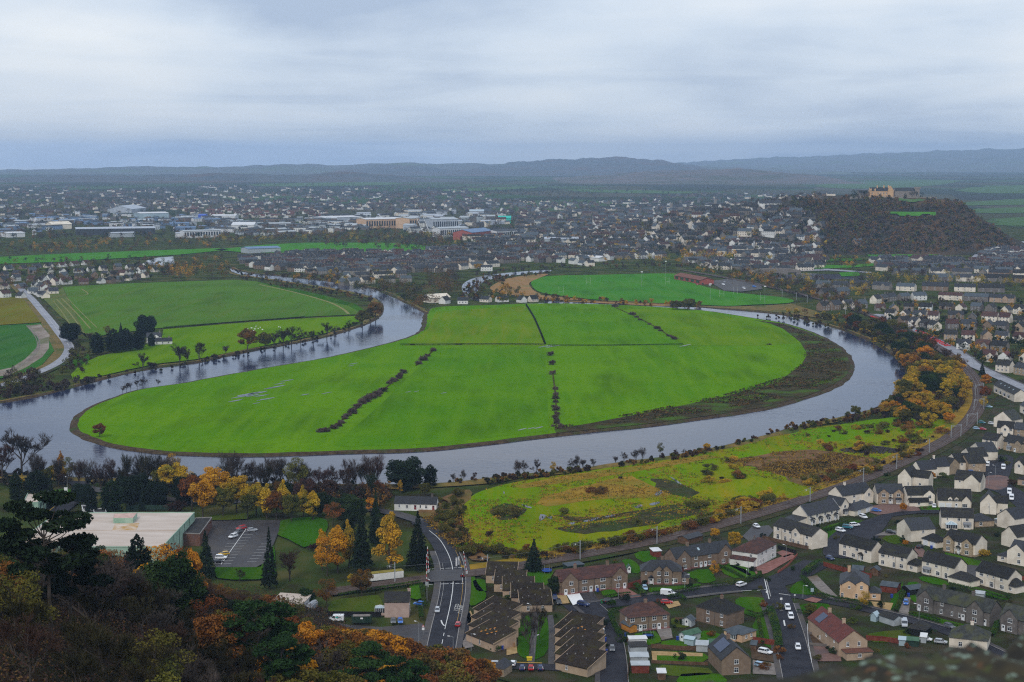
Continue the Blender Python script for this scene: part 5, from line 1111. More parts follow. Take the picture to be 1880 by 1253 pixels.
for i, (a, b) in enumerate([((892,1068),(948,1069)), ((907,1084),(964,1085)), ((923,1097),(981,1097)), ((939,1110),(998,1110)), ((955,1124),(1014,1123))]):
    slab(f'mossy mono-pitch bungalow, {ordn[i]} from the railway in the stepped row of five', a, b, 9.0, 2.5, 2.5, 'stepped bungalows by the railway', ((.25,1.0),(.7,1.0)))
for i, (a, b) in enumerate([((870,1131),(921,1147)), ((866,1146),(917,1163)), ((861,1161),(911,1180)), ((856,1177),(906,1197))]):
    slab(f'mossy mono-pitch bungalow, {ordn[i]} from the top of four by the main road', a, b, 9.2, 2.5, 2.5, 'stepped bungalows by the main road', ((.5,.7),))
for i in range(5):
    slab(f'mossy mono-pitch bungalow, {ordn[i]} from the far end of the row beside the back lane', (1019 + .2*i, 1165 + 16.2*i), (1077 + .4*i, 1177 + 16.6*i), 10.2, 2.5, 2.6, 'stepped bungalows by the back lane', ((.35,.8),))
house('small pink harled house with dark roof left of the main road', (706,1131), (751,1131), 7.0, 5.0, 2.4, wall='pinkharl', tile='darktile', cons=(-1,3.4,3.0), chim=((.98,.6),), side_r=((.3,3.9),(.6,1.4)))
house('white single-storey cottage with slate roof and red doors by the wood', (724,935), (801,937), 6.0, 2.8, 2.4, wall='white', tile='slate', dn=((.12,.8),(.3,1.0),(.76,1.0),(.62,.7)), doors=(.5,.93), doorm='doorred', chim=((.88,.5),), name='cottage', cat='cottage')
# cabin beside the track
a = G(680,1068); b = G(741,1061); d = b - a; T = thing('cabin', 'long white site cabin with mossy roof beside the level crossing', 'cabin', a, math.atan2(d.y, d.x)); k = MB(); W_ = d.length
k.box(0, W_, 0, 2.8, .1, 2.7); 
for i in range(26): k.box(i*W_/26+.1, i*W_/26+.22, -.04, 0, .2, 2.6)
k.build('wall', ['white'], T); k = MB(); k.box(-.1, W_+.1, -.1, 2.9, 2.705, 2.85); k.build('roof', [mat('mossyellow', (0.2,0.16,0.03), (0.3,0.25,0.06), .6)], T)
# factory
def flat_block(name, label, cat, corners, z, wallm, roofm, ribs=None, ribm='darkgreen', par=.5):
    """flat-roofed block from its roof outline seen in the photo at height z"""
    P = [G(x, y, z) for x, y in corners]; o = sum(P, Vector()) / len(P); T = thing(name, label, cat, (o.x, o.y, 0)); P = [Vector((p.x - o.x, p.y - o.y, 0)) for p in P]
    n = len(P); k = MB()
    for i in range(n):
        a, b = P[i], P[(i+1) % n]; k.poly([(a.x,a.y,-.6),(b.x,b.y,-.6),(b.x,b.y,z),(a.x,a.y,z)])
    k.build('wall', [wallm], T)
    k = MB(); k.poly([(p.x, p.y, z - par*.4) for p in P]); k.build('roof', [roofm], T)
    k = MB()
    for i in range(n):
        a, b = P[i], P[(i+1) % n]; d = (b - a).normalized(); nn = Vector((d.y, -d.x, 0)) * .12
        q = [a - nn, b - nn, b + nn, a + nn]; i0 = len(k.v); k.v += [(p.x, p.y, z - par*.5) for p in q] + [(p.x, p.y, z + .12) for p in q]
        for f in ((0,1,5,4),(1,2,6,5),(2,3,7,6),(3,0,4,7),(4,5,6,7)): k.f.append(tuple(i0+j for j in f)); k.m.append(0)
    k.build('parapet', [wallm if wallm != 'brick' else 'kerb'], T)
    if ribs:
        for side, cnt in ribs:
            a, b = P[side], P[(side+1) % n]; d = (b - a); nn = Vector((d.y, -d.x, 0)).normalized(); nn = nn if nn.dot((a+b)/2) > 0 else -nn
            for i in range(1, cnt):
                c = a + d * (i / cnt) + nn*.05; k = MB(); e = d.normalized()*.25
                k.poly([tuple(c-e) [:2] + (0,), tuple(c+e)[:2] + (0,), tuple(c+e)[:2] + (z-.2,), tuple(c-e)[:2] + (z-.2,)]); k.build('wall_rib', [ribm], T)
    return T, P
T, P = flat_block('factory', 'pale green factory with broad flat rust-stained roof behind the trees', 'factory', [(357,941),(104,942),(20,1004),(298,1004)], 8.0, 'mint', 'flatroof', ribs=((3,6),))
def loc(T, px, py, z): g = G(px, py, z); return (g.x - T.location.x, g.y - T.location.y)
k = MB(); c = [loc(T, 252, 943, 9.6), loc(T, 210, 945, 9.6), loc(T, 208, 953, 9.6), loc(T, 244, 953, 9.6)]
for i in range(4): a, b = c[i], c[(i+1) % 4]; k.poly([(*a, 7.6), (*b, 7.6), (*b, 10.0), (*a, 10.0)])
pl = k.build('plant_room', ['mint'], T); k = MB(); k.poly([(*p, 9.9) for p in c]); k.build('plant_room_roof', [mat('rustroof', (.45,.3,.26), (.6,.42,.36), .5)], pl)
k = MB(); q0, q1 = loc(T, 100, 974, 8), loc(T, 326, 974, 8); k.tube((*q0, 7.85), (*q1, 7.85), .22, .22, 4); k.build('roof_ridge', ['flatroof'], T)
k = MB(); g0 = [loc(T, 205, 974, 8), loc(T, 250, 973, 8), loc(T, 256, 960, 8), loc(T, 212, 961, 8)]; k.poly([(*p, 7.84) for p in g0]); k.build('rust_stain', ['rust'], T)
flat_block('brick_office', 'dark brick office wing with flat grey roof at the factory end', 'office', [(389,950),(360,951),(335,979),(367,980)], 4.6, 'brick', 'tar')
T, P = flat_block('workshop', 'small pale green workshop with sloping cream roof behind the dark pine', 'workshop', [(90,901),(52,904),(42,924),(70,922)], 6.0, 'mint', 'flatroof')
k = MB(); a, b = P[3], P[0]; d = (b-a).normalized(); nn = Vector((d.y,-d.x,0)); nn = nn if nn.dot((a+b)/2) > 0 else -nn
for i in range(5): c = a + (b-a)*(.15+.12*i) + nn*.06; k.poly([(c.x,c.y,2.5),(c.x+d.x*1.4,c.y+d.y*1.4,2.5),(c.x+d.x*1.4,c.y+d.y*1.4,4.6),(c.x,c.y,4.6)])
k.build('window', ['glass'], T)
for i, ((x, y), w_) in enumerate([((164,930),'white-edged canopy roof by the factory gate'), ((185,936),'low white loading bay behind the factory')]):
    T, P = flat_block('canopy', w_, 'canopy', [(x-14,y-2),(x+8,y-2),(x+10,y+5),(x-12,y+5)], 3.0, 'whitemetal', 'tar')
fence([(232,938),(255,936),(330,936)], 'dark green mesh fence behind the factory roof', 2.0, 'darkgreen')
# rows up the right edge, newer estate
E = [((1824,719),(1862,738),8,4.8,3.0,'g','long cream terrace with glazed lean-tos facing the track', dict(wall='cream', tile='darktile', sky=((.2,.5),(.4,.5),(.6,.5),(.8,.5)), bays=((.15,2),(.35,2),(.55,2),(.75,2)), cat='terrace')),
 ((1872,757),(1905,770),8,4.8,3.0,'g','cream terrace end with white glazed bays at the frame edge', dict(wall='cream', tile='slate', bays=((.3,2),(.7,2)))),
 ((1824,783),(1857,788),11,5.2,4.4,'y','tall blank cream gable with mossy slate roof above parked cars', dict(wall='cream', tile='mossslate')),
 ((1830,800),(1860,802),8,4.8,3.0,'g','cream house with small gable in front of the tall blank gable', dict(wall='cream', tile='darktile', gables=((.5,4.5,.7),), up=(.5,.85), dn=(.3,.75))),
 ((1862,803),(1900,806),8,4.8,3.0,'g','stone-fronted house with two rows of white windows at the right edge', dict(wall='stone', tile='slate', up=(.2,.6), dn=(.2,.6))),
 ((1803,822),(1830,826),8,4.9,3.0,'g','cream and stone house with black roof behind the red car', dict(wall='cream', tile='darktile', up=(.3,.6), dn=((.6,1.8),), downpipes=(.9,))),
 ((1842,826),(1874,832),8,4.9,3.0,'g','stone house with white bay and black roof past the red car', dict(wall='stone', tile='darktile', up=((.3,1.6),), bays=((.35,2.4),), doors=(.7,), gables=((.85,4,.6),))),
 ((1672,874),(1690,880),9,4.7,3.4,'y','cream gable with grey roof, first of the close row along the track', dict(wall='cream', tile='slate', up=((.8,.8),))),
 ((1700,868),(1716,874),8,4.7,3.2,'y','cream gable with stone chimney, second of the close row along the track', dict(wall='cream', tile='slate', chim=((.5,.2),))),
 ((1722,868),(1742,872),8,4.7,3.0,'g','dark-roofed house with white arched porch in the close row', dict(wall='stone', tile='darktile', gables=((.4,4,.6),), up=(.4,), doors=(.5,), porch=(.5,))),
 ((1738,857),(1756,866),9,4.7,3.2,'y','cream gable with black roof, third of the close row along the track', dict(wall='cream', tile='darktile', side_r=((.3,3.7),))),
 ((1760,860),(1778,868),9,4.7,3.2,'y','cream and stone house with steep dark gable in the close row', dict(wall='stone', tile='darktile', side_r=((.3,3.7),))),
 ((1764,846),(1782,855),9,4.7,3.2,'y','cream gable with grey verge, fourth of the close row along the track', dict(wall='cream', tile='darktile', side_r=((.4,3.7),))),
 ((1781,836),(1800,846),9,4.7,3.4,'y','cream gable with white conservatory nearest the bend of the track', dict(wall='cream', tile='slate', cons=(.8,3,2.6))),
 ((1862,868),(1895,874),8,4.9,3.0,'g','cream house with dark roof right of the white van', dict(wall='cream', tile='darktile', gables=((.3,4.5,.7),), up=(.3,), dn=(.6,))),
 ((1868,890),(1905,896),8,3.0,2.6,'h','low dark-roofed bungalow behind the red maple', dict(wall='tanharl', tile='darktile', dn=(.3,)))]
for a, b, D, e_, r_, rf, lb, kw in E: house(lb, a, b, D, e_, r_, rf, **kw)
# sheds, greenhouses, huts
SH = [((1233,1056),(1247,1058),4.2,2.3,.7,'g','woodred','greyfelt','red garage hut with grey felt roof behind the twin-gabled pair'), ((1152,1052),(1158,1052),3,2,.8,'y','upvc','greenfelt','white and green summerhouse on the lawn'), ((1252,1148),(1269,1151),3,2.1,1.0,'y','metalgrey','greyfelt','grey shed with blue-grey roof by the corner house'), ((1141,1154),(1157,1162),2.6,2.1,.6,'g','woodorange','greyfelt','small orange shed beside the red-brown hipped pair'),
 ((1246,1176),(1258,1180),7,2.3,.9,'y','metalgrey','greenfelt','long grey-green shed below the brown pair'), ((1302,1192),(1322,1192),3,2.0,.8,'g','woodorange','greenfelt','orange shed with pale green roof'), ((1278,1196),(1299,1197),3,2.0,.5,'m','metalgrey','metalgrey','grey sheet-metal shed in the lower gardens'), ((1256,1183),(1273,1186),2.6,2.0,.5,'g','paleglass','paleglass','small glass greenhouse in the lower gardens'), ((1378,1195),(1388,1196),4,2.1,.7,'g','woodbrown','greyfelt','brown shed beside the solar-panelled house'),
 ((1616,1086),(1646,1090),5.5,2.3,.9,'g','woodred','greyfelt','dark red garage with blue-grey roof behind the peach villa'), ((1655,1088),(1670,1094),6,2.2,.8,'y','black','greyfelt','black timber shed beside the hedge path'), ((1614,1141),(1641,1150),4,2.3,.9,'g','metalgrey','darktile','grey shed with white gutters in the allotment garden'), ((1598,1140),(1608,1142),2.6,2,1,'y','paleglass','paleglass','pale green greenhouse in the allotment garden'), ((1668,1165),(1698,1170),6,2.4,2.2,'h','black','darktile','black pyramid-roofed hut by the lane'),
 ((1564,1056),(1584,1058),4,2.3,1.0,'g','woodred','greyfelt','red shed beside the peach villa'), ((1597,1056),(1612,1058),3,2.2,1.0,'y','woodbrown','greyfelt','small pale shed with open front behind the row'), ((1200,1023),(1214,1022),4,2.2,.3,'m','woodred','whitemetal','red hut with white sheet roof near the railway fence'), ((1262,1000),(1290,992),5,2.2,.9,'g','woodbrown','slate','slate-roofed outbuilding near the railway'), ((1043,1050),(1072,1046),4,2.0,.2,'m','darkgreen','greyfelt','dark green netted cage roof behind the terrace'), ((1126,1075),(1140,1072),6,2.5,1.0,'g','woodred','browntile','red garage between the terraces'),
 ((1160,1236),(1192,1236),3,2.4,.2,'m','woodred','metalgrey','long grey shed roof, lowest in the lane gardens'), ((1158,1222),(1190,1222),3.5,2.6,.3,'m','metalgrey','metalgrey','grey corrugated garage roof in the lane gardens'), ((1157,1203),(1188,1202),4,2.6,.25,'m','metalgrey','tar','mossy grey garage roof in the lane gardens'), ((1156,1189),(1187,1188),2.5,2.6,.2,'m','whitemetal','whitemetal','white-roofed garage at the top of the lane gardens'), ((1208,1248),(1222,1248),3,2,.3,'m','woodbrown','whitemetal','small white-roofed shed at the bottom edge'),
 ((1790,1100),(1806,1102),3,2.2,.5,'g','metalgrey','metalgrey','long low pale shed roof behind the grey terrace'), ((1650,1185),(1662,1186),2.4,2,.6,'g','paleglass','paleglass','tiny greenhouse by the dark fence'), ((1664,1186),(1686,1188),3,2,.6,'g','darkgreen','greenfelt','green shed by the dark fence'), ((498,1124),(553,1128),9,3.2,.9,'m','whitemetal','flatroof','pale sloping shed roof among the hillside trees'), ((1690,1180),(1700,1181),2.2,1.9,.5,'m','paleblue' if 0 else 'metalgrey','whitemetal','white-topped trailer by the dark fence'), ((905,1240),(925,1243),6,2.6,2.0,'h','stone','slate','slate roof of a house peeping through russet trees')]
for a, b, D, e_, r_, rf, wm, tm, lb in SH: house(lb, a, b, D, e_, r_, rf, wall=wm, tile=tm, name='shed', cat='shed', doors=(.5,) if rf == 'y' and wm in ('upvc','metalgrey') else ())
# ------------------------------------------------------------------ vehicles
V_ = [((803,1124),(-1,8),'silver','car','silver car with a dark windscreen coming down the main road'), ((841,1150),(4,-10),'red','car','red hatchback on the main road by the stepped bungalows'), ((770,1112),(-10,-1),'blue','car','bright blue car parked by the garden hedge of the pink house'), ((722,1144),(0,8),'grey','car','dark car parked under the wall of the pink house'), ((735,1144),(1,8),'blue','car','blue car parked under the wall of the pink house'), ((572,1138),(10,2),'white','van','white van with orange beacon bar beside the wood'),
 ((942,1222),(3,-8),'white','car','white car in the bottom parking row'), ((959,1230),(1,-8),'navy','car','dark blue car in the bottom parking row'), ((975,1230),(0,-8),'red','car','red car in the bottom parking row'), ((992,1230),(-1,-8),'navy','car','navy car right of the red one in the bottom parking row'), ((912,1223),(8,0),'silver','car','silver car half hidden by the slate roof at the bottom'),
 ((1093,1149),(3,9),'blue','car','blue car parked at the head of the back lane'), ((1124,1195),(0,9),'grey','car','dark grey car in the back lane'), ((1071,1113),(10,2),'navy','suv','dark blue off-roader beside the white paving'), ((1117,1107),(10,-3),'black','suv','black estate car parked along the crescent'), ((1227,1094),(10,1),'white','van','plain white van parked on the crescent'), ((1224,1109),(10,0),'red','car','bright red car half hidden by the hipped roof'), ((1184,1083),(3,7),'paleblue','car','blue and white car on the drive between the houses'), ((1259,1063),(6,4),'lime','car','lime yellow car beside the slate-roofed pair'),
 ((1019,1101),(3,8),'navy','car','navy car squeezed beside the terrace gable'), ((1026,1109),(3,8),'black','car','black car nearest the gravel patch'), ((1361,1077),(10,-3),'white','suv','white off-roader at the corner hedge'), ((1446,1120),(3,10),'white','suv','rear white car of the pair on the hill road'), ((1452,1136),(3,10),'white','suv','front white car of the pair on the hill road'), ((1465,1192),(2,10),'white','car','white car alone on the hill road above the parapet'), ((1405,1201),(10,2),'white','suv','white car on the drive by the red fence'), ((1397,1225),(10,2),'paleblue','car','pale blue car just above the parapet'),
 ((1663,1110),(1,9),'blue','car','blue car on the gravel drive of the grey terrace'), ((1660,1150),(2,8),'silver','van','silver camper van parked in the allotment garden'), ((1743,1153),(10,4),'grey','car','dark blue-grey car parked in the lane'), ((1727,1182),(10,1),'silver','car','silver car by the cream bungalow'), ((1699,1177),(10,1),'white','car','white car under the green hedge at the lane'), ((1524,1028),(5,2),'navy','car','navy car beside the cream row'),
 ((1389,969),(10,5),'white','car','white car alone in the small car park by the tracks'), ((1585,952),(10,4),'white','suv','white car outside the double garage'), ((1609,940),(10,1),'blue','car','blue car on the cobbled forecourt'), ((1715,932),(1,8),'white','car','white car nosed against the garage doors'), ((1543,977),(8,2),'white','suv','white car nearest the grass in the court'), ((1556,971),(10,1),'teal','suv','teal car in the middle of the court trio'), ((1569,967),(10,-1),'white','suv','white car at the right of the court trio'), ((1635,980),(10,1),'black','car','black car on the pale paved corner'), ((1689,1007),(8,-3),'black','car','black car beside the detached garage'), ((1776,1062),(8,2),'white','suv','white pickup in the drive of the cream row'),
 ((1813,856),(2,-8),'white','van','white van on the estate road'), ((1842,862),(0,8),'white','van','white and dark van facing down the estate road'), ((1790,861),(9,-1),'navy','suv','navy off-roader on the grass by the estate road'), ((1784,869),(9,0),'blue','car','blue car below the navy off-roader'), ((1853,907),(1,8),'white','van','rear white van at the right edge kerb'), ((1857,918),(1,8),'white','van','front white van at the right edge kerb'), ((1836,942),(9,1),'blue','car','blue car at the foot of the tall gable'), ((1816,749),(9,1),'paleblue','car','pale blue car in the parking bay by the track bend'), ((1803,778),(9,1),'teal','car','teal car below the tall blank gable'), ((1821,780),(8,1),'white','car','white car below the tall blank gable'), ((1793,789),(9,1),'paleblue','car','pale blue car nearest the track'), ((1804,790),(8,1),'red','car','red car beside the pale blue one near the track'), ((1832,824),(2,8),'red','car','red car between two cream houses'), ((1822,833),(8,1),'black','car','black car behind the white van'),
 ((428,988),(-9,3),'white','suv','white off-roader in the factory car park'), ((438,979),(-9,3),'grey','car','grey car between the red and the white in the car park'), ((443,973),(-9,2),'red','suv','red car in the factory car park'), ((463,976),(9,-1),'silver','car','silver car across the line in the car park'), ((411,1020),(-9,1),'yellow','car','yellow car with black roof in the car park'), ((406,1027),(9,0),'white','suv','white car next to the yellow one'), ((400,1034),(9,-1),'black','car','dark car at the near end of the car park')]
for at, to, c, k, lb in V_: vehicle(lb, at, to, c, k)
T = vehicle('white works van with a teal panel parked beside the skip', (617,1141), (-10,0), 'white', 'van')
k = MB(); k.poly([(-1.9,1.03,1.2),(.1,1.03,1.2),(.1,1.03,1.75),(-1.9,1.03,1.75)]); k.poly([(-.9,1.035,1.35),(.05,1.035,1.35),(.05,1.035,1.72),(-.9,1.035,1.72)], 1)
k.poly([(-1.8,1.036,1.3),(-1.0,1.036,1.3),(-1.0,1.036,1.37),(-1.8,1.036,1.37)], 2); k.poly([(-1.8,1.036,1.5),(-1.0,1.036,1.5),(-1.0,1.036,1.57),(-1.8,1.036,1.57)], 2)
o = k.build('side_panel', ['metalgrey', 'teal', 'fascia'], T)
p = G(664,1143); T = thing('skip', 'dark green steel skip with white marking in the works yard', 'skip', p, .05); k = MB(); k.prism([(-3.1,.2),(3.1,.2),(3.4,2.2),(-3.4,2.2)], 'x', 0, .01); k = MB()
k.box(-3.3,3.3,-1.2,1.2,.15,2.3); 
for i in range(9): k.box(-3.2+i*.78,-3.05+i*.78,-1.28,-1.2,.2,2.2)
k.build('container', ['darkgreen'], T); k = MB(); k.box(-2.9,2.9,-1.0,1.0,2.31,2.5); k.build('rubble_load', ['gravelgrey'], T); k = MB(); k.poly([(-.4,-1.3,1.5),(.5,-1.3,1.5),(.5,-1.3,2.0),(-.4,-1.3,2.0)]); k.build('marking', ['signwhite'], T)
p = G(573,1119); T = thing('covered_trailer', 'white tarpaulin-covered trailer behind the works van', 'trailer', p, 1.3); k = MB(); k.prism([(-1.1,.5),(1.1,.5),(1.1,2.0),(.5,2.7),(-.5,2.7),(-1.1,2.0)], 'x', -2.6, 2.6); k.build('cover', ['silver'], T)
for s in (-1, 1): k = MB(); k.tube((0,s*1.0,.35),(0,s*1.2,.35),.35,.35,12,0,True); k.build('wheel', ['tyre'], T)
for x, y, c, lb in [(1180,1059,'binblue','twin-gabled pair'),(1244,1176,'binblue','long grey-green shed'),(1149,1170,'binblue','small orange shed'),(1154,1174,'signwhite','blue bin by the small orange shed'),(1097,1087,'binblue','brown terrace steps'),(1105,1108,'bingreen','black estate car'),(1351,1024,'binblue','white villa'),(1637,1098,'binblue','dark red garage'),(1668,1096,'binblue','black timber shed'),(1764,1134,'binblue','grey terrace door'),(1111,1178,'binblue','back lane bungalows'),(1113,1200,'binblue','lower back lane bungalows'),(922,1193,'binblue','white-doored bungalow end'),(1710,1008,'binblue','detached garage')]:
    T = thing('wheelie_bin', ('white' if c == 'signwhite' else 'green' if c == 'bingreen' else 'blue') + ' wheelie bin beside the ' + lb, 'bin', G(x, y)); k = MB(); k.prism([(-.3,.1),(.3,.1),(.36,1.2),(-.36,1.2)], 'x', -.4, .4); k.build('bin_body', [c], T); k = MB(); k.box(-.45,.45,-.42,.4,1.21,1.32); k.build('lid', [c], T)
p = G(972,1213); T = thing('grit_bin', 'yellow grit bin on the grass by the parking row', 'bin', p); k = MB(); k.box(-.8,.8,-.5,.5,0,.9); k.build('bin_body', ['grit'], T); k = MB(); k.prism([(-.6,.91),(.6,.91),(.6,1.0),(0,1.3),(-.6,1.1)], 'x', -.88, .88); k.build('lid', ['grit'], T)
for x, y, lb in [(1004,1052,'blue-padded trampoline on the lawn by the railway'),(1190,1172,'black trampoline in the garden of the hipped brown pair')]:
    T = thing('trampoline', lb, 'trampoline', G(x, y)); k = MB(); k.tube((0,0,.8),(0,0,.9),1.8,1.8,16,0,True); k.build('mat', ['trampnet'], T)
    k = MB(); [k.tube((1.8*math.cos(t),1.8*math.sin(t),0),(1.8*math.cos(t),1.8*math.sin(t),2.6),.04,.04,4) for t in [i*1.047 for i in range(6)]]; k.build('frame', ['steel'], T)
    k = MB(); k.tube((0,0,.9),(0,0,1.25),1.95,1.95,16); k.build('pad', ['signblue' if x < 1100 else 'black'], T)
# hedges and fences
for px, lb in [([(583,797),(612,786),(640,766),(664,746),(690,729),(712,712),(740,688)],'thin bramble hedge joining the diagonal thorn bushes'),([(764,674),(780,660),(800,643)],'thin bramble hedge at the top of the diagonal hedgerow'),([(1015,690),(1020,730),(1021,760),(1021,792)],'thin bramble hedge under the upright line of thorns'),([(1128,566),(1165,583),(1200,601),(1240,626)],'thin bramble hedge of the far hedgerow')]: hedge(px, lb, .5, .8, 'leafolive', .8)
H_ = [([(622,1098),(680,1088),(730,1080),(772,1073)],'long clipped hedge behind the lawn of the pink house',1.5,1.6),([(773,1078),(777,1098),(779,1118)],'bright hedge along the main road pavement',1.6,1.2),([(772,1120),(774,1140)],'short hedge by the bright blue car',1.5,1.4),([(1108,1101),(1135,1096),(1158,1094)],'hedge in front of the brown terrace',1.3,1.3),([(1165,1076),(1178,1090),(1182,1096)],'thick hedge between the terrace and the twin-gabled pair',1.5,2.0),([(1198,1093),(1240,1090),(1284,1082)],'hedge in front of the twin-gabled pair',1.4,1.5),([(1304,1079),(1330,1076),(1352,1072)],'hedge at the crescent below the slate terrace',1.5,1.3),([(1350,1073),(1376,1067),(1394,1061),(1394,1055)],'hedge round the corner lawn beside the off-roader',1.5,1.4),([(1318,1040),(1345,1052),(1366,1064)],'hedge strip between the two corner lawns',1.0,.9),
 ([(1472,1064),(1486,1078),(1502,1094),(1530,1104),(1560,1108),(1600,1116)],'tall dark hedge round the peach villa',1.7,1.8),([(1476,1058),(1490,1046),(1505,1036)],'ragged olive hedge by the road stub',2.0,2.4),([(1430,1196),(1425,1160),(1417,1134),(1412,1124)],'high bright hedge along the hill road',2.2,2.4),([(1372,1128),(1392,1134),(1410,1128)],'dark hedge inside the green corner garden',1.6,1.4),([(1392,1136),(1396,1160),(1400,1185)],'dark hedge beside the peach sunroom lawn',1.2,1.0),([(1120,1128),(1128,1150),(1140,1172)],'dark hedge along the back lane',1.4,1.5),([(1124,1126),(1142,1122)],'yellow-green hedge at the hipped brown pair',1.4,1.4),
 ([(1668,1132),(1700,1138),(1725,1146)],'hedge in front of the grey terrace, left end',1.6,1.6),([(1740,1150),(1790,1162),(1815,1168)],'hedge in front of the grey terrace, right end',1.4,1.4),([(1645,1126),(1652,1108),(1660,1090)],'hedge along the gravel drive of the grey terrace',1.4,1.4),([(1740,1078),(1790,1090),(1845,1106)],'long hedge behind the cream row',1.8,2.0),([(1820,1120),(1830,1145),(1822,1170)],'hedge between the two grey terraces',1.3,1.5),([(1462,1126),(1490,1128),(1520,1126)],'hedge below the orange apple tree',1.3,1.2),([(1480,1148),(1510,1150),(1534,1152)],'low hedge above the soil beds',1.2,1.2),([(1500,980),(1530,972),(1560,960)],'shrubby hedge before the porch terrace',1.2,1.6),([(1225,1100),(1246,1096),(1258,1104)],'clipped hedge in front of the red car',1.2,1.2)]
for px, lb, h, wd in H_: hedge(px, lb, h, wd)
F_ = [([(1153,1081),(1176,1074)],'dark red fence panel between the terrace and the pair','woodred',2.0),([(1382,1180),(1424,1186)],'dark red fence behind the white car drive','woodred',1.9),([(1590,1176),(1620,1178),(1662,1184)],'dark brown-red fence across the allotment garden','woodred',1.7),([(1512,1040),(1570,1056),(1600,1062)],'red-brown fence behind the peach villa','woodred',1.8),([(1428,1008),(1462,1018)],'dark blue-grey fence beside the white villa','black',1.6),([(1484,1010),(1400,990)],'brown fence behind the long cream flats','woodbrown',1.5),([(930,1168),(946,1172),(944,1190)],'orange garden fence at the bungalow end','woodorange',1.5),([(944,1152),(930,1150)],'red garden fence by the bungalows','woodred',1.6),([(1196,1190),(1250,1194),(1330,1196)],'dark fence across the lower gardens','woodbrown',1.4),([(1150,1178),(1160,1186),(1152,1250)],'dark fence along the lane garages','woodbrown',1.3),([(1196,1218),(1300,1222)],'low brown fence at the lowest gardens','woodbrown',1.0),([(600,1132),(700,1133)],'black fence along the works yard','black',1.8),([(1800,1054),(1880,1066)],'dark red fence behind the right-hand cream house','woodred',1.6),([(1240,1140),(1278,1142)],'dark fence beside the corner house','woodbrown',1.2)]
for px, lb, m_, h in F_: fence(px, lb, h, m_)
for px, lb in [([(1483,1165),(1500,1166),(1536,1170)],'pale garden wall above the soil beds'),([(1482,1150),(1484,1186),(1490,1218)],'white garden wall along the hill road'),([(1486,1185),(1540,1190)],'pale wall below the soil beds'),([(1428,1053),(1446,1040),(1464,1020)],'red brick garden wall round the villa gravel')]:
    fence(px, lb, .9, 'signwhite' if 'white' in lb else 'redbrick' if 'brick' in lb else 'palepath', name='garden_wall', rails=False)
# street furniture
def lamp(x, y, lb, h=7.5, m='steel', arm=1.2):
    T = thing('street_lamp', lb, 'lamp', G(x, y), random.uniform(0, 6)); k = MB(); k.tube((0,0,0),(0,0,h),.09,.05,6); k.tube((0,0,h),(arm,0,h+.15),.05,.04,5); k.build('pole', [m], T); k = MB(); k.box(arm-.15,arm+.65,-.15,.15,h+.08,h+.24); k.build('lamp_head', ['lampglass'], T)
for a in [(784,1105,'tall grey street lamp beside the level crossing hedge',8),(769,1182,'street lamp beside the works yard entrance',7),(865,1195,'street lamp at the low end of the bungalows',5.5),(982,1200,'street lamp on the narrow green',5.5),(975,1140,'street lamp among the bare tree twigs',5.5),(1110,1192,'street lamp beside the back lane bungalows',6),(1135,1098,'street lamp in front of the brown terrace',6),(1257,1086,'street lamp by the twin-gabled pair',6),(1443,1030,'street lamp beside the villa gravel',6),(1374,1052,'street lamp at the corner lawn',4),(1371,1062,'short lamp post in the corner hedge',3.5),(1687,1142,'street lamp in front of the grey terrace',6),(1474,1098,'street lamp on the small green by the villa',4.5),(1816,945,'street lamp against the tall cream gable',5),(1798,886,'street lamp by the brick-paved junction',6),(1815,890,'second lamp post by the brick-paved junction',6),(1827,878,'lamp post in the middle of the brick paving',6),(124,906,'tall lamp post at the factory drive',8),(832,1138+60,'lamp post hidden by the rightmost bungalow kerb',5)]: lamp(*a)
def sign(x, y, lb, m, w_=.8, h=.8, z=2.0):
    T = thing('road_sign', lb, 'sign', G(x, y)); k = MB(); k.tube((0,0,0),(0,0,z+h),.04,.04,5); k.build('post', ['steel'], T); k = MB(); k.box(-w_/2,w_/2,-.08,-.03,z,z+h); k.build('sign_face', [m], T)
sign(777,1168,'red triangle warning sign above a white plate by the main road','signwhite'); sign(121,906,'white notice board on the factory lawn','signwhite',1.6,2.0,.8); sign(1491,1092,'pale blue sign board on the small green','paleglass',1.1,1.4,1.0); sign(1434,1112,'white give-way sign facing up the hill road','signwhite'); sign(1408,1099,'white give-way sign at the corner of the green lawn','signwhite'); sign(1459,1104,'twin white sign plates on the junction kerb','signwhite',.6,.4)
k = MB(); T = [o for o in COL.objects if o.get('label','').startswith('red triangle')][0]; k.poly([(-.5,-.09,3.0),(.5,-.09,3.0),(0,-.09,3.9)]); k.poly([(-.3,-.095,3.12),(.3,-.095,3.12),(0,-.095,3.66)], 1); k.build('warning_triangle', ['signred', 'signwhite'], T)
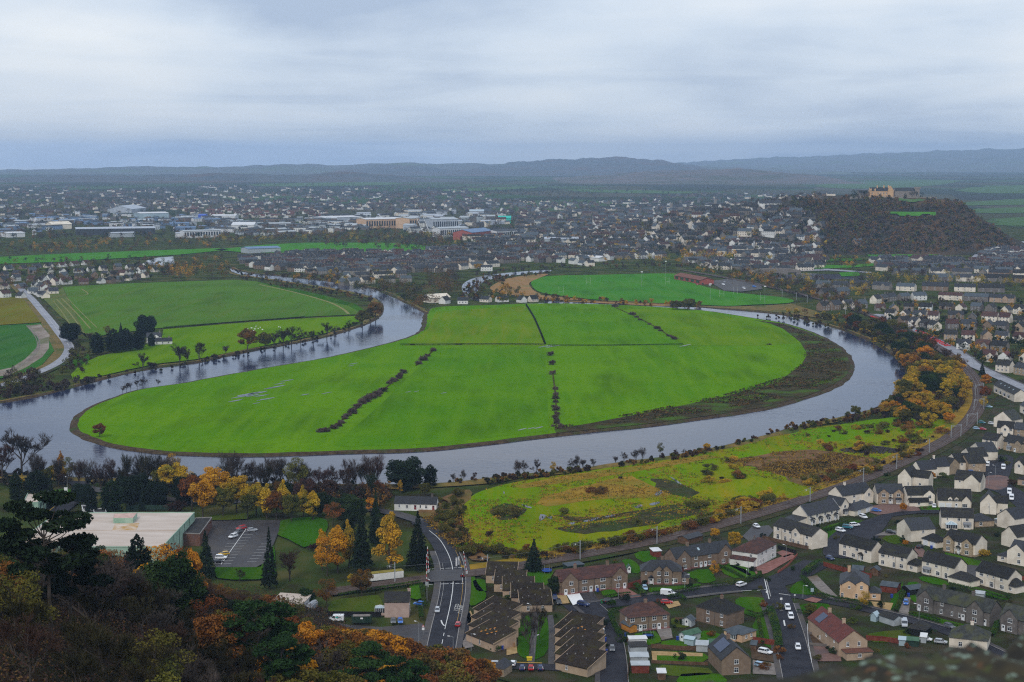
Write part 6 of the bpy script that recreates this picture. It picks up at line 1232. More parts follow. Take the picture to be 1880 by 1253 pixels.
# level crossing barriers, raised
for i, (x, y, tx, ty, lb) in enumerate([(783,1075,784,1018,'raised red and white barrier at the near left of the crossing'),(787,1052,785,1003,'raised red and white barrier at the far left of the crossing'),(857,1055,851,1012,'raised red and white barrier at the right of the crossing')]):
    a = G(x, y); T = thing('crossing_barrier', lb, 'barrier', a); hgt = (y - ty) * .205 * 1.0; dx = (tx - x) * .2
    k = MB(); n = 10
    for j in range(n):
        p0, p1 = Vector((dx*j/n, 0, 1 + (hgt-1)*j/n)), Vector((dx*(j+1)/n, 0, 1 + (hgt-1)*(j+1)/n)); k.tube(p0, p1, .11, .1, 5, j % 2)
    k.build('arm', ['signred', 'signwhite'], T); k = MB(); k.box(-.4,.4,-.35,.35,0,1.3); k.build('machine_box', ['metalgrey'], T)
for x, y, lb in [(786,1078,'left crossing signal with red lamps and white backboard'),(849,1070,'right crossing signal with red lamps and white backboard')]:
    T = thing('crossing_signal', lb, 'signal', G(x, y)); k = MB(); k.tube((0,0,0),(0,0,3.4),.09,.09,6); k.build('post', ['signwhite'], T); k = MB(); k.box(-.75,.75,-.15,-.02,2.0,3.0); k.build('backboard', ['black'], T); k = MB()
    for s in (-.42, .42): k.tube((s,-.22,2.6),(s,-.15,2.6),.22,.22,10,0,True)
    k.build('signal_lamp', ['signred'], T)
for x, y in [(838,1040),(842,1038)]:
    T = thing('relay_cabinet', 'tall white relay cabinet right of the crossing' + (', nearer one' if x == 838 else ', farther one'), 'cabinet', G(x, y)); k = MB(); k.box(-.3,.3,-.3,.3,0,3.2); k.box(-.34,.34,-.34,.34,3.2,3.3,1); k.build('cabinet_body', ['whitemetal', 'steel'], T)
# railway masts
def mast(x, y, i, h=7.6, s=-1, arm=3.2):
    a = G(x, y); T = thing('catenary_mast', f'grey railway mast with side arm, {i} along the curving track', 'mast', (a.x, a.y, 0), .28); k = MB()
    k.box(-.16,.16,-.12,.12,0,h); k.build('post', ['steel'], T); k = MB(); k.tube((0,0,h-.6),(s*arm,-.6,h-1.0),.05,.05,4); k.tube((0,0,h-2.0),(s*arm*.9,-.6,h-1.05),.045,.045,4); k.tube((s*arm*.6,-.4,h-1.0),(s*arm*.95,-.6,h-1.9),.04,.04,4); k.build('arm', ['steel'], T)
    k = MB(); k.tube((s*arm*.62,-.4,h-1.6),(s*arm*.62,-.4,h-1.0),.1,.1,6,0,True); k.build('insulator', ['signwhite'], T); return a + Vector((s*arm, -.6, h-1.5))
names = ['first','second','third','fourth','fifth','sixth','seventh','eighth','ninth','tenth','eleventh','twelfth']
w_pts = [mast(x, y, names[i]) for i, (x, y) in enumerate([(725,1070),(895,1055),(1065,1028),(1206,1000),(1360,962),(1487,925),(1585,888),(1646,862),(1706,832)])]
for j, (x, y, x2) in enumerate([(1746,805,1764),(1775,783,1794),(1788,755,1806),(1790,727,1805),(1775,676,1788)]):
    a, b = G(x, y), G(x2, y - 3); T = thing('portal_gantry', f'grey steel portal across the track, {names[j]} round the bend', 'gantry', a); d = b - a; k = MB()
    for p in (Vector(), d): bx_('post', (p.x-.15,p.x+.15,p.y-.15,p.y+.15,0,7.2), 'steel', T)
    for z in (7.0, 6.3): k.tube((0,0,z), (d.x,d.y,z), .08, .08, 4)
    k.build('beam', ['metalgrey'], T)
for i, (x, y) in enumerate([(1436,545),(1462,551),(1482,556),(1512,566),(1527,571),(1552,580)]): mast(x, y, f'{names[i]} beyond the wooded bank', 8.5)
k = MB()
for a, b in zip(w_pts, w_pts[1:]):
    q = [a.lerp(b, t/6) - Vector((0, 0, 1.0*4*(t/6)*(1-t/6)*.35)) for t in range(7)]
    for u_, v_ in zip(q, q[1:]): k.tube(u_, v_, .025, .025, 3)
tag(k.build('overhead_wire', ['steel']), 'thin overhead contact wire slung from mast to mast above the railway', 'wire')
# red barriers along the far stretch of the right-hand road
for i in range(26):
    t = i/25; x = 1683 + (1738-1683)*t; y = 609 + (637-609)*t
    T = thing('road_barrier', f'red plastic road barrier in the long row on the right-hand road', 'barrier', G(x + (i % 2)*4, y - (i % 2)*1.5), -.9, 'red roadwork barriers'); k = MB(); k.prism([(-.25,0),(.25,0),(.12,1.0),(-.12,1.0)], 'x', -1.6, 1.6); k.build('barrier_body', ['signred'], T)
for i in range(14):
    t = i/13; x = 1600 + (1634-1600)*t; y = 582 + (594-582)*t
    T = thing('road_barrier', 'red plastic road barrier in the short row by the far trees', 'barrier', G(x, y), -.7, 'far red roadwork barriers'); k = MB(); k.prism([(-.25,0),(.25,0),(.12,1.0),(-.12,1.0)], 'x', -1.6, 1.6); k.build('barrier_body', ['signred'], T)
# ------------------------------------------------------------------ village, neck of the river, right-hand town: smaller houses one by one
SM = {}
def small_house(label, c, L_, D_, e_, r_, ang, wall, tile, group, z=0.0, wins=3, gable=False, roof='g', chim=True, cat='house', name='house'):
    T = thing(name, label, cat, (c.x, c.y, z), ang, group)
    key = (round(L_), round(D_), round(e_, 1), round(r_, 1), gable, roof)
    if key not in SM:
        L2, D2, e2, r2 = key[0]/2, key[1]/2, key[2], key[3]
        w_ = MB(); ro = MB(); ch = MB()
        if roof == 'g':
            w_.prism([(-D2,-3),(D2,-3),(D2,e2),(0,e2+r2),(-D2,e2)], 'x', -L2, L2); roof_gable(ro, -D2, D2, -L2, L2, e2, r2, 'x')
        else: w_.box(-L2, L2, -D2, D2, -3, e2); roof_hip(ro, -L2, L2, -D2, D2, e2, r2)
        if gable:
            g2 = min(2.6, L2*.4); gr = min(r2-.1, g2*r2/D2*1.1); w_.prism([(L2*.3-g2,-2.9),(L2*.3+g2,-2.9),(L2*.3+g2,e2),(L2*.3,e2+gr),(L2*.3-g2,e2)], 'y', -D2-.9, 0); roof_gable(ro, L2*.3-g2, L2*.3+g2, -D2-.9, -D2+D2*gr/r2, e2+.02, gr, 'y', ov=.25)
        for s in ((-.7,.7) if key[0] > 14 else (.8,)): ch.box(s*L2-.5, s*L2+.5, -.4, .4, e2+r2-.6, e2+r2+1.3); ch.box(s*L2-.3, s*L2+.3, -.2, .2, e2+r2+1.3, e2+r2+1.7)
        SM[key] = (w_.mesh('wall', ['white']), ro.mesh('roof', ['slate', 'fascia']), ch.mesh('chimney', ['darkstone']))
    wm, rm, cm = SM[key]
    o = obj('wall', wm, T); o.material_slots[0].link = 'OBJECT'; o.material_slots[0].material = M[wall]
    ro = obj('roof', rm, T); ro.material_slots[0].link = 'OBJECT'; ro.material_slots[0].material = M[tile]
    if chim: obj('chimney', cm, ro)
    for i in range(wins):
        x = (-.5 + (i+.5)/wins) * key[0] * .9; fr = -key[1]/2
        if e_ > 4: obj('window', window_mesh(1.3, 1.3), T, (x, fr-.004 - (.9 if gable and abs(x - key[0]*.15) < 2.6 else 0), e_-1.0))
        obj('window', window_mesh(1.3, 1.3), T, (x, fr-.004 - (.9 if gable and abs(x - key[0]*.15) < 2.6 else 0), 1.4))
    return T
WN = dict(white='white', cream='cream', brownharl='brown', greyharl='grey', darkstone='dark-stone', peach='peach', pinkharl='pink', stone='sandstone', redbrick='red-brick', tanharl='tan')
TN = dict(slate='slate', darktile='black', browntile='brown', redtile='red', mossslate='mossy', greyfelt='blue-grey', orangetile='bright orange')
def nth(i): return ['first','second','third','fourth','fifth','sixth','seventh','eighth','ninth','tenth','eleventh','twelfth','thirteenth','fourteenth','fifteenth','sixteenth','seventeenth','eighteenth','nineteenth','twentieth','twenty-first','twenty-second','twenty-third','twenty-fourth'][min(i, 23)]
rr = random.Random(21); HOUSES = []
def row(px, gap, lens, walls, tiles, where, group, e=(2.8,5.0), depth=8, side=0.0, jit=1.0, turn=.3, wins=3):
    pts = catmull([G(*p) for p in px], False, 1.0); acc = 0; nxt = rr.uniform(0, 4); i = 0
    for a, b in zip(pts, pts[1:]):
        acc += (b - a).length
        if acc < nxt: continue
        d = (b - a).normalized(); L_ = rr.choice(lens); ang = math.atan2(d.y, d.x)
        c = a + Vector((d.y, -d.x, 0)) * (side + rr.uniform(-jit, jit)) + d * (L_/2)
        gy = rr.random() < turn
        if gy: ang += math.pi/2
        wl, tl = rr.choice(walls), rr.choice(tiles); e_ = rr.choice(e); ra = depth * rr.uniform(.36, .5)
        small_house(f'{WN[wl]} {"tall" if e_ > 4 else "low"} house, {TN[tl]} roof, {nth(i)} from left in {where}', c, min(L_, 11) if gy else L_, depth, e_, ra, ang, wl, tl, group, gable=rr.random() < .35 and not gy, wins=wins if not gy else 2)
        HOUSES.append((c.x, c.y)); i += 1; nxt = acc + (min(L_, 11) if gy else L_) + rr.uniform(*gap)
W1 = ['white','white','white','cream','brownharl','greyharl']; T1 = ['slate','slate','darktile','browntile','greyfelt']
ROWS_L = [([(0,547),(20,546),(50,548)],'the row above the stubble field',(9,11)), ([(58,538),(85,548)],'the pair by the village road',(9,11)), ([(0,531),(20,529),(44,530)],'the row at the village mouth',(10,13)), ([(62,530),(80,533),(98,540)],'the corner row beside the crop field',(10,12)), ([(82,526),(110,522),(160,521),(215,517),(265,509)],'the row along the crop field',(9,12,14)), ([(0,518),(40,515),(75,517)],'the second village row, left part',(10,13)), ([(85,514),(130,511),(180,510),(240,503),(285,499)],'the second village row, right part',(9,12)), ([(0,507),(50,503),(100,502),(150,500)],'the third village row',(10,13)), ([(160,498),(200,496),(250,493),(270,489)],'the village row near the pond',(10,12)), ([(5,497),(50,494),(110,490),(160,486)],'the farthest village row',(10,13))]
for px, wh, ln in ROWS_L: row(px, (5, 14), ln, W1, T1, wh, 'village houses by the left field road', e=(2.8,3.2,4.8))
W2 = ['white','cream','cream','greyharl','tanharl','darkstone','brownharl']; T2 = ['slate','slate','darktile','browntile','greyfelt']
ROWS_R = [([(1600,557),(1640,552),(1700,550)],'the top row behind the red barriers',(12,16)), ([(1720,549),(1790,552),(1880,556)],'the top eastern row of houses',(20,26)), ([(1606,570),(1650,570),(1710,572)],'the second row behind the red barriers',(10,13)), ([(1725,566),(1790,570),(1880,576)],'the second eastern row of houses',(11,14)), ([(1622,582),(1680,586),(1720,588)],'the third row behind the red barriers',(10,13)), ([(1735,586),(1800,588),(1885,594)],'the third eastern row of houses',(11,15)), ([(1650,595),(1700,602),(1720,606)],'the row facing the red barriers',(10,12)), ([(1735,603),(1800,604),(1885,610)],'the fourth eastern row of houses',(11,14)), ([(1726,622),(1780,624),(1830,625),(1890,630)],'the row behind the bare tree',(11,14)), ([(1757,640),(1800,642),(1850,646)],'the grey row beside the coned road',(11,13)), ([(1800,661),(1840,664),(1890,668)],'the row of red-roofed villas',(10,12)), ([(1825,680),(1860,684),(1900,690)],'the stone row nearest the track',(11,13))]
for px, wh, ln in ROWS_R[:-2]: row(px, (1.5, 5), ln, W2, T2, wh, 'right-hand town houses', e=(3.0,4.8,5.0))
row(*[ROWS_R[-2][0]], (2, 5), (10,12), ['white','cream'], ['redtile','redtile','browntile','slate'], ROWS_R[-2][1], 'right-hand town houses', e=(4.8,))
row(*[ROWS_R[-1][0]], (4, 8), (11,13), ['stone','cream','white'], ['slate','darktile'], ROWS_R[-1][1], 'right-hand town houses', e=(5.0,))
T3 = ['slate','slate','greyfelt','darktile']
for px, wh, ln in [([(1505,545),(1530,543),(1560,541)],'the blocks behind the far masts',(16,20)), ([(1560,527),(1600,530),(1660,533)],'the blocks under the park trees',(22,28)), ([(1500,528),(1540,530)],'the blocks left of the park',(18,)), ([(1690,532),(1760,534),(1840,536)],'the long grey far terraces',(24,30)), ([(1500,570),(1560,566),(1590,565)],'the villas past the far masts',(10,12)), ([(1700,515),(1780,516),(1880,518)],'the red-brown terrace far right',(24,30)), ([(1640,505),(1720,504),(1800,506),(1880,508)],'the terrace below the castle meadow',(20,26))]:
    row(px, (2, 7), ln, ['greyharl','brownharl','cream','darkstone'], T3, wh, 'right-hand town houses', e=(5.0,), depth=9, turn=.15)
for px, wh, ln in [([(805,556),(830,557),(870,557)],'the neck of the river meadow',(9,11)), ([(880,553),(905,554),(930,553)],'the cottages past the long barn',(11,13)), ([(952,555),(985,553)],'the cottages by the orange reeds',(9,))]:
    row(px, (5, 9), ln, ['white','white','cream'], ['darktile','slate'], wh, 'cottages at the neck of the meadow', e=(2.8,3.4))
row([(1090,489),(1030,482),(980,480)], (8,20), (12,16), ['white','white','cream'], T3, 'the far bank row', 'far bank houses', e=(3,5))
# dense streets across the river: the nearest ones singly
for k_, px in enumerate([[(620,525),(680,520),(740,518)],[(600,514),(660,511),(740,509)],[(650,503),(720,501),(780,498)],[(560,505),(610,503),(650,504)],[(800,500),(850,494),(900,490)],[(480,497),(540,493),(600,493)],[(620,494),(700,492),(790,490)],[(830,484),(900,481),(980,477)]]):
    row(px, (3, 8), (14,20,26), ['greyharl','cream','brownharl','darkstone','white'], T3, f'the {nth(k_)} grey street across the river', 'grey streets across the river', e=(5.0,), turn=.25, wins=4)
# farm in the trees
small_house('white farmhouse with grey roof among the dark cypresses', G(283,628), 12, 8, 4.8, 3, .2, 'white', 'slate', 'farm by the left river bank', gable=True)
small_house('long white farm cottage with slate roof at the edge of the field', G(298,632), 16, 6, 2.8, 2.4, .28, 'white', 'slate', 'farm by the left river bank')
small_house('white house with red chimneys on the far river bank', G(893,497), 16, 9, 5.5, 2, .1, 'white', 'slate', None, wins=4)
small_house('lone white house with slate roof on the far bank by the yellow trees', G(1206,474), 14, 9, 6, 4, .6, 'white', 'slate', None)

# ------------------------------------------------------------------ large buildings of the far town
def shedb(label, px0, px1, D_, h, wall, roofm, rise=1.5, name='warehouse', cat='warehouse', ribs=0, windows=0, z=0):
    a, b = G(*px0), G(*px1); d = b - a; W = d.length; T = thing(name, label, cat, (a.x, a.y, z), math.atan2(d.y, d.x)); k = MB(); k.prism([(0,-2),(D_,-2),(D_,h),(D_/2,h+rise),(0,h)], 'x', 0, W); k.build('wall', [wall], T); k = MB(); roof_gable(k, 0, D_, 0, W, h, rise, 'x', ov=.8, va=.8, t=.5); k.build('roof', [roofm], T)
    if windows:
        for i in range(windows): x = W*(i+.5)/windows; bx_('window', (x-W/windows*.28, x+W/windows*.28, -.3, .0, h*.25, h*.8), 'glass', T)
    if ribs:
        for i in range(ribs): k = MB(); x = W*(i+.5)/ribs; k.box(x-1.2, x+1.2, -.8, -.05, 0, h); k.build('buttress', ['fascia'], T)
    return T
shedb('very long dark shed with pale roof beside the brown field', (140,432), (285,430), 60, 12, 'slate', 'silver', 2)
shedb('white office block with a row of dark windows by the river woods', (338,437), (406,435), 22, 13, 'whitemetal', 'metalgrey', 1, 'office', 'office', 0, 14)
shedb('lower white wing left of the white office block', (322,436), (337,436), 22, 8, 'whitemetal', 'silver', 1)
shedb('grey shed with white doors in front of the long dark shed', (205,436), (248,435), 25, 8, 'metalgrey', 'silver', 1)
shedb('pale green long store in the far works', (258,404), (310,403), 60, 16, 'paleglass', 'whitemetal', 2)
shedb('white glasshouse-like store with curved roof in the works', (425,421), (466,421), 50, 9, 'whitemetal', 'whitemetal', 5)
shedb('white flat store on the far left', (15,436), (46,435), 40, 8, 'whitemetal', 'whitemetal', 1)
shedb('cream hall with pale arched roof on the grassy bank', (96,421), (132,420), 40, 10, 'cream', 'cream', 5, 'hall', 'hall')
shedb('bright white wedge-roofed arena far behind the works', (242,391), (268,388), 70, 10, 'silver', 'silver', 9, 'arena', 'arena')
shedb('long white store roof left of the yellow block', (388,403), (432,403), 50, 9, 'whitemetal', 'whitemetal', 2)
shedb('blue roofed store in the far works', (364,403), (376,403), 40, 10, 'signblue', 'signblue', 2)
shedb('white long roof at the edge of the town centre', (596,407), (660,405), 60, 9, 'silver', 'whitemetal', 2)
shedb('long yellow sandstone block with white roof in the town centre', (672,420), (745,418), 45, 20, 'peach', 'whitemetal', 2, 'civic_block', 'building', 0, 16)
shedb('short yellow block with square tower beside the long yellow one', (752,420), (770,419), 40, 22, 'peach', 'metalgrey', 2, 'civic_block', 'building', 0, 4)
shedb('white glazed curved office block in the town centre', (795,424), (842,423), 40, 24, 'silver', 'metalgrey', 2, 'office', 'office', 0, 12)
shedb('white apartment block left of the blue-roofed station hall', (808,436), (860,434), 25, 17, 'whitemetal', 'metalgrey', 2, 'apartment_block', 'apartments', 0, 14)
shedb('blue-grey roofed hall with red end wall near the station', (866,441), (905,437), 40, 14, 'redbrick', 'bluesteel', 5, 'hall', 'hall')
shedb('white apartment row right of the blue-roofed hall', (912,438), (950,436), 25, 14, 'whitemetal', 'slate', 2, 'apartment_block', 'apartments', 0, 10)
shedb('bright teal roofed pavilion standing out in the town centre', (915,409), (938,409), 40, 11, 'teal', 'teal', 4, 'pavilion', 'pavilion')
shedb('tall white-roofed theatre block behind the town centre', (862,396), (888,396), 40, 12, 'silver', 'paleglass', 3, 'theatre', 'theatre')
shedb('pale grey supermarket with low roof among yellow trees', (1000,447), (1062,447), 45, 8, 'metalgrey', 'silver', 2, 'supermarket', 'supermarket')
shedb('long white and blue retail hall by the yellow trees', (1146,449), (1238,452), 30, 9, 'paleglass', 'whitemetal', 1, 'retail_hall', 'shop')
shedb('white clubhouse roofs beyond the rugby field', (1063,478), (1100,480), 20, 5, 'white', 'whitemetal', 2, 'clubhouse', 'clubhouse')
shedb('red-roofed rugby pavilion at the edge of the pitch', (1238,513), (1286,522), 18, 5, 'redbrick', 'redtile', 2.5, 'sports_pavilion', 'pavilion', 0, 5)
shedb('peach block with blue-grey roof under the castle crag', (1578,464), (1606,463), 30, 14, 'peach', 'greyfelt', 8, 'apartment_block', 'apartments', 0, 6)
shedb('peach and green roofed centre below the castle hill', (1520,458), (1548,456), 25, 6, 'peach', 'cream', 6, 'health_centre', 'building')
shedb('grey shop hall with shallow roof at the far right edge', (1850,458), (1900,462), 60, 9, 'metalgrey', 'silver', 3, 'retail_hall', 'shop')
shedb('cream barn with pale roof at the neck of the meadow', (790,556), (826,554), 16, 5, 'cream', 'cream', 3, 'barn', 'barn')
shedb('dark roofed school with blue-grey wings beyond the crop field', (455,465), (515,463), 30, 7, 'metalgrey', 'bluesteel', 2, 'school', 'school')
for i, (x, y, h, lb) in enumerate([(65,412,10,'white silo tower in the far left works, taller one'),(63,431,8,'white silo tower in the far left works, nearer one'),(141,400,14,'pair of white tanks far left, left one'),(145,400,14,'pair of white tanks far left, right one')]):
    T = thing('silo', lb, 'silo', G(x, y)); k = MB(); k.tube((0,0,-1),(0,0,h),4,4,14); k.tube((0,0,h),(0,0,h+2),4.2,1,14,1); k.build('drum', ['whitemetal','silver'], T)
T = thing('cable_bridge', 'white footbridge with leaning pylons near the town centre', 'bridge', G(790,430)); 
for s in (-14, 0): k = MB(); k.tube((s,0,0),(s-14,0,34),1.0,.6,5); k.build('pylon', ['whitemetal'], T)
k = MB(); k.box(-16,30,-2,2,5,6); k.build('deck', ['whitemetal'], T)
T = thing('stone_bridge', 'old stone arched bridge over the far river reach', 'bridge', G(1420,505), .35); k = MB()
L0 = 40
for i in range(12):
    x0 = -L0 + i*2*L0/12; x1 = x0 + 2*L0/12; zt = 9 - ((x0+x1)/2/L0)**2*4; ar = abs(((i % 4) - 1.5))/1.5; k.box(x0, x1, -3, 3, 5*(1-ar)-.5 if i % 4 in (1,2) else -1, zt)
k.build('span', ['darkstone'], T)
# rugby posts and floodlights
for i, (x, y) in enumerate([(1030,540),(1080,523),(1225,522),(1325,545),(1350,541),(1400,552)]):
    T = thing('rugby_post', f'white rugby goal, {nth(i)} from the left on the pitch', 'goal', G(x, y), .4); k = MB()
    for s in (-2.8, 2.8): k.tube((s,0,0),(s,0,9),.06,.05,5)
    k.tube((-2.8,0,3),(2.8,0,3),.06,.06,5); k.build('upright', ['signwhite'], T)
for i, (x, y) in enumerate([(1178,527),(1304,552),(1404,557),(1222,505),(1342,500)]):
    T = thing('floodlight_mast', f'thin grey floodlight mast, {nth(i)} round the rugby pitch', 'mast', G(x, y)); k = MB(); k.tube((0,0,0),(0,0,16),.12,.09,5); k.build('pole', ['steel'], T); k = MB(); k.box(-1.2,1.2,-.3,.3,17.6,18.6); k.build('lamp_head', ['lampglass'], T)
for i, (x, y, tx, ty, c, kd) in enumerate([(1303,525,9,3,'white','car'),(1328,524,9,2,'white','van'),(1366,531,9,2,'white','van'),(1385,528,9,1,'blue','van'),(1330,519,9,2,'silver','car'),(1280,524,9,2,'red','car'),(1290,522,9,2,'black','car'),(1474,535,9,2,'teal','van'),(1500,540,9,2,'white','van')]):
    vehicle(f'{c} {"car" if kd == "car" else "van"} in the far car park by the pitch, {nth(i)} of the parked vehicles', (x, y), (tx, ty), c, kd, False)
# sheep on the left field
SHP = None
for i, (x, y) in enumerate([(462,604),(468,606),(474,605),(470,601),(478,603),(482,607),(466,609),(512,602),(515,603),(455,606)]):
    if SHP is None:
        vs = []; k = MB()
        loft(k, [[(x_, r_*math.cos(t), .62 + r_*1.05*math.sin(t)) for t in [j*.785 for j in range(8)]] for x_, r_ in ((-.62,.16),(-.5,.3),(-.1,.36),(.3,.33),(.5,.22))])
        loft(k, [[(x_, r_*math.cos(t), z_ + r_*math.sin(t)) for t in [j*.785 for j in range(8)]] for x_, z_, r_ in ((.45,.75,.17),(.68,.92,.13),(.85,.86,.1),(.95,.8,.06))])
        for sx in (-.4, .32):
            for sy in (-.16, .16): k.tube((sx,sy,.45),(sx+.03,sy,.22),.07,.05,5); k.tube((sx+.03,sy,.22),(sx,sy,0),.05,.045,5)
        SHP = k.mesh('sheep', ['signwhite'])
    tag(obj('sheep', SHP, None, G(x, y) + Vector((0, 0, .1)), rr.uniform(0, 6), 1.1), 'white sheep grazing on the bright left field', 'sheep', 'sheep on the left field')
# ------------------------------------------------------------------ castle on its crag
cx = lambda px, Y=2870.0: (px - 940) / F_PX * Y
def cp(px, Y=2870.0): X = cx(px, Y); return Vector((X, Y, castlez(X, Y)))
p = cp(1617); T = thing('castle', 'peach-gold castle hall with turrets and grey ranges on top of the wooded crag', 'castle', p)
GOLD = mat('goldharl', (.52,.32,.17), (.6,.39,.21), .3, .9)
def blockc(name, x0, x1, y0, y1, h, r, m, roofm='slate', z0=-8):
    k = MB(); k.prism([(y0,z0),(y1,z0),(y1,h),((y0+y1)/2,h+r),(y0,h)], 'x', x0, x1); o = k.build(name, [m], T)
    k = MB(); roof_gable(k, y0, y1, x0, x1, h, r, 'x', ov=.3, va=-.4, t=.3); k.build('roof', [roofm], o); return o
hall = blockc('great_hall', -22, 16, 0, 13, 12, 6, GOLD)
k = MB(); k.prism([(10,-8),(20,-8),(20,13),(15,21),(10,13)], 'y', -1.5, 12); k.build('crow_gable', [GOLD], T)
for x in (-8, 4, 12):
    k = MB(); k.box(x-.9,x+.9,5,7,14,22); k.build('chimney', [GOLD], hall)
for x in (-20.5, -13, 16.5): k = MB(); k.tube((x,-.6,-6),(x,-.6,13.5),1.3,1.3,8); k.tube((x,-.6,13.5),(x,-.6,17.5),1.6,.05,8); k.build('turret', [GOLD], T)
for i in range(6): obj('window', window_mesh(1.6, 3.0), T, (-18 + i*5.2, -.004, 8)); obj('window', window_mesh(1.4, 2.0), T, (-18 + i*5.2, -.004, 3))
k = MB(); k.box(-30,-12,-6,-4.5,-9,3.5); k.build('gate_wall', [GOLD], T); blockc('palace_range', 24, 66, 6, 18, 12, 5, 'darkstone'); blockc('chapel_range', -42, -24, 4, 15, 9, 4, 'darkstone')
k = MB(); k.box(60,68,4,12,-9,19); k.box(58,70,3.5,4,16,19); k.build('square_tower', ['darkstone'], T)
k = MB(); k.box(-60,95,-12,-10,-12,1.0)
for i in range(38): k.box(-59+i*4.05,-57+i*4.05,-12,-10,1.0,2.2)
k.build('curtain_wall', ['darkstone'], T)
shed_ = small_house('white monumental house on the ridge left of the castle', GT(1413,384), 40, 14, 10, 5, .1, 'white', 'slate', None, z=GT(1413,384).z, wins=6)
for i, (px, py, lb, L_) in enumerate([(1390,392,'white villa below the monumental white house',16),(1452,399,'white villa group under the crag woods, right one',18),(1439,402,'white villa group under the crag woods, left one',14),(1417,413,'bright white gabled villa on the hillside gardens',14),(1461,420,'pale stone church-like house with broad gable below the crag',18),(1405,428,'long white terrace block on the lower hill slope',26),(1500,458,'pale hotel block at the foot of the crag',24)]):
    g = GT(px, py); small_house(lb, g, L_, 10, 6, 4, .15*i, 'white' if i != 4 else 'cream', 'slate', None, z=g.z)
for i, (px, py, h, lb) in enumerate([(1313,368,26,'dark square church tower on the old town ridge'),(1232,372,20,'dark church spire tower left on the old town ridge')]):
    g = GT(px, py+14); T = thing('church', lb, 'church', g); k = MB(); k.box(-4,4,-4,4,-4,h)
    for s in (-3.4, 3.4):
        for q in (-3.4, 3.4): k.box(s-.6,s+.6,q-.6,q+.6,h,h+2.5)
    k.build('tower', ['darkstone'], T); k = MB(); k.prism([(-7,-4),(7,-4),(7,10),(0,17),(-7,10)], 'x', 4, 34); k.build('nave', ['darkstone'], T); k = MB(); roof_gable(k, -7, 7, 4, 34, 10.1, 7, 'x'); k.build('roof', ['slate'], T)

# ------------------------------------------------------------------ far town as one mass of streets
def inpoly(x, y, P):
    c = False; j = len(P) - 1
    for i in range(len(P)):
        if (P[i][1] > y) != (P[j][1] > y) and x < (P[j][0]-P[i][0])*(y-P[i][1])/(P[j][1]-P[i][1]) + P[i][0]: c = not c
        j = i
    return c
def scatter(P, n, r, warp=1.0):
    xs = [p[0] for p in P]; ys = [p[1] for p in P]; outp = []; tries = 0
    while len(outp) < n and tries < n*30:
        tries += 1; x = r.uniform(min(xs), max(xs)); y = r.uniform(min(ys), max(ys))
        if inpoly(x, y, P): outp.append((x, y))
    return outp
tr = random.Random(4); HQ = []; HI = []; TM = ['white','cream','greyharl','brownharl','darkstone','silver','slate','greyfelt','darktile','browntile','redtile','whitemetal','bluesteel','metalgrey']
GRID = {}
def far_house(px, py, L_, D_, e_, r_, wall, tile, flat=False, check=True):
    g = GT(px, py)
    if check:
        key = (int(g.x // 13), int(g.y // 13))
        if key in GRID: return
        GRID[key] = 1
    a = .3 + 1.6*mnoise.noise(Vector((g.x*.0035, g.y*.0035, 7))) + (math.pi/2 if tr.random() < .3 else 0)
    ca, sa = math.cos(a), math.sin(a); l, d = L_/2, D_/2
    def W(x, y, z): return (g.x + x*ca - y*sa, g.y + x*sa + y*ca, g.z + z)
    q = [W(-l,-d,-4),W(l,-d,-4),W(l,-d,e_),W(-l,-d,e_)], [W(l,d,-4),W(-l,d,-4),W(-l,d,e_),W(l,d,e_)], [W(l,-d,-4),W(l,d,-4),W(l,d,e_),W(l,-d,e_)], [W(-l,d,-4),W(-l,-d,-4),W(-l,-d,e_),W(-l,d,e_)]
    for f in q: HQ.extend(f); HI.append(TM.index(wall))
    o = .4
    for f in ([W(-l-o,-d-o,e_-.2),W(l+o,-d-o,e_-.2),W(l+o,0,e_+r_),W(-l-o,0,e_+r_)], [W(l+o,d+o,e_-.2),W(-l-o,d+o,e_-.2),W(-l-o,0,e_+r_),W(l+o,0,e_+r_)]): HQ.extend(f); HI.append(TM.index(tile))
    for s in (-1, 1): HQ.extend([W(s*l,-d,e_),W(s*l,d,e_),W(s*l,0,e_+r_),W(s*l,0,e_+r_)]); HI.append(TM.index(wall))
    if L_ > 11 and e_ > 3 and r_ > 2: 
        for s in ((-.8,.2,.8) if L_ > 16 else (.8,)): HQ.extend([W(s*l-.6,-.2,e_+r_-1),W(s*l+.6,-.2,e_+r_-1),W(s*l+.6,-.2,e_+r_+1.6),W(s*l-.6,-.2,e_+r_+1.6)]); HI.append(TM.index('darkstone'))
    if e_ > 4:
        n = int(L_ // 4)
        for i in range(n):
            x = -l + L_*(i+.5)/n
            for z in ((1.4, 4.1) if e_ < 7 else (1.5, 4.5, 7.5)): 
                if z + 1 < e_+.5: HQ.extend([W(x-.6,-d-.15,z-.6),W(x+.6,-d-.15,z-.6),W(x+.6,-d-.15,z+.7),W(x-.6,-d-.15,z+.7)]); HI.append(TM.index('slate'))
WA = ['white','white','cream','cream','greyharl','brownharl','darkstone','greyharl','darkstone']; TA = ['slate','slate','greyfelt','darktile','browntile']
def town(P, n, Ls, e, r, walls=WA, tiles=TA, D=9):
    for x, y in scatter(P, n, tr): far_house(x, y, tr.choice(Ls), D*tr.uniform(.9,1.15), tr.choice(e), tr.uniform(*r), tr.choice(walls), tr.choice(tiles))
town([(440,478),(560,466),(800,466),(840,472),(800,500),(600,502),(470,494)], 420, (14,20,26), (5,5.5), (3,4), ['greyharl','cream','brownharl','darkstone','white'])
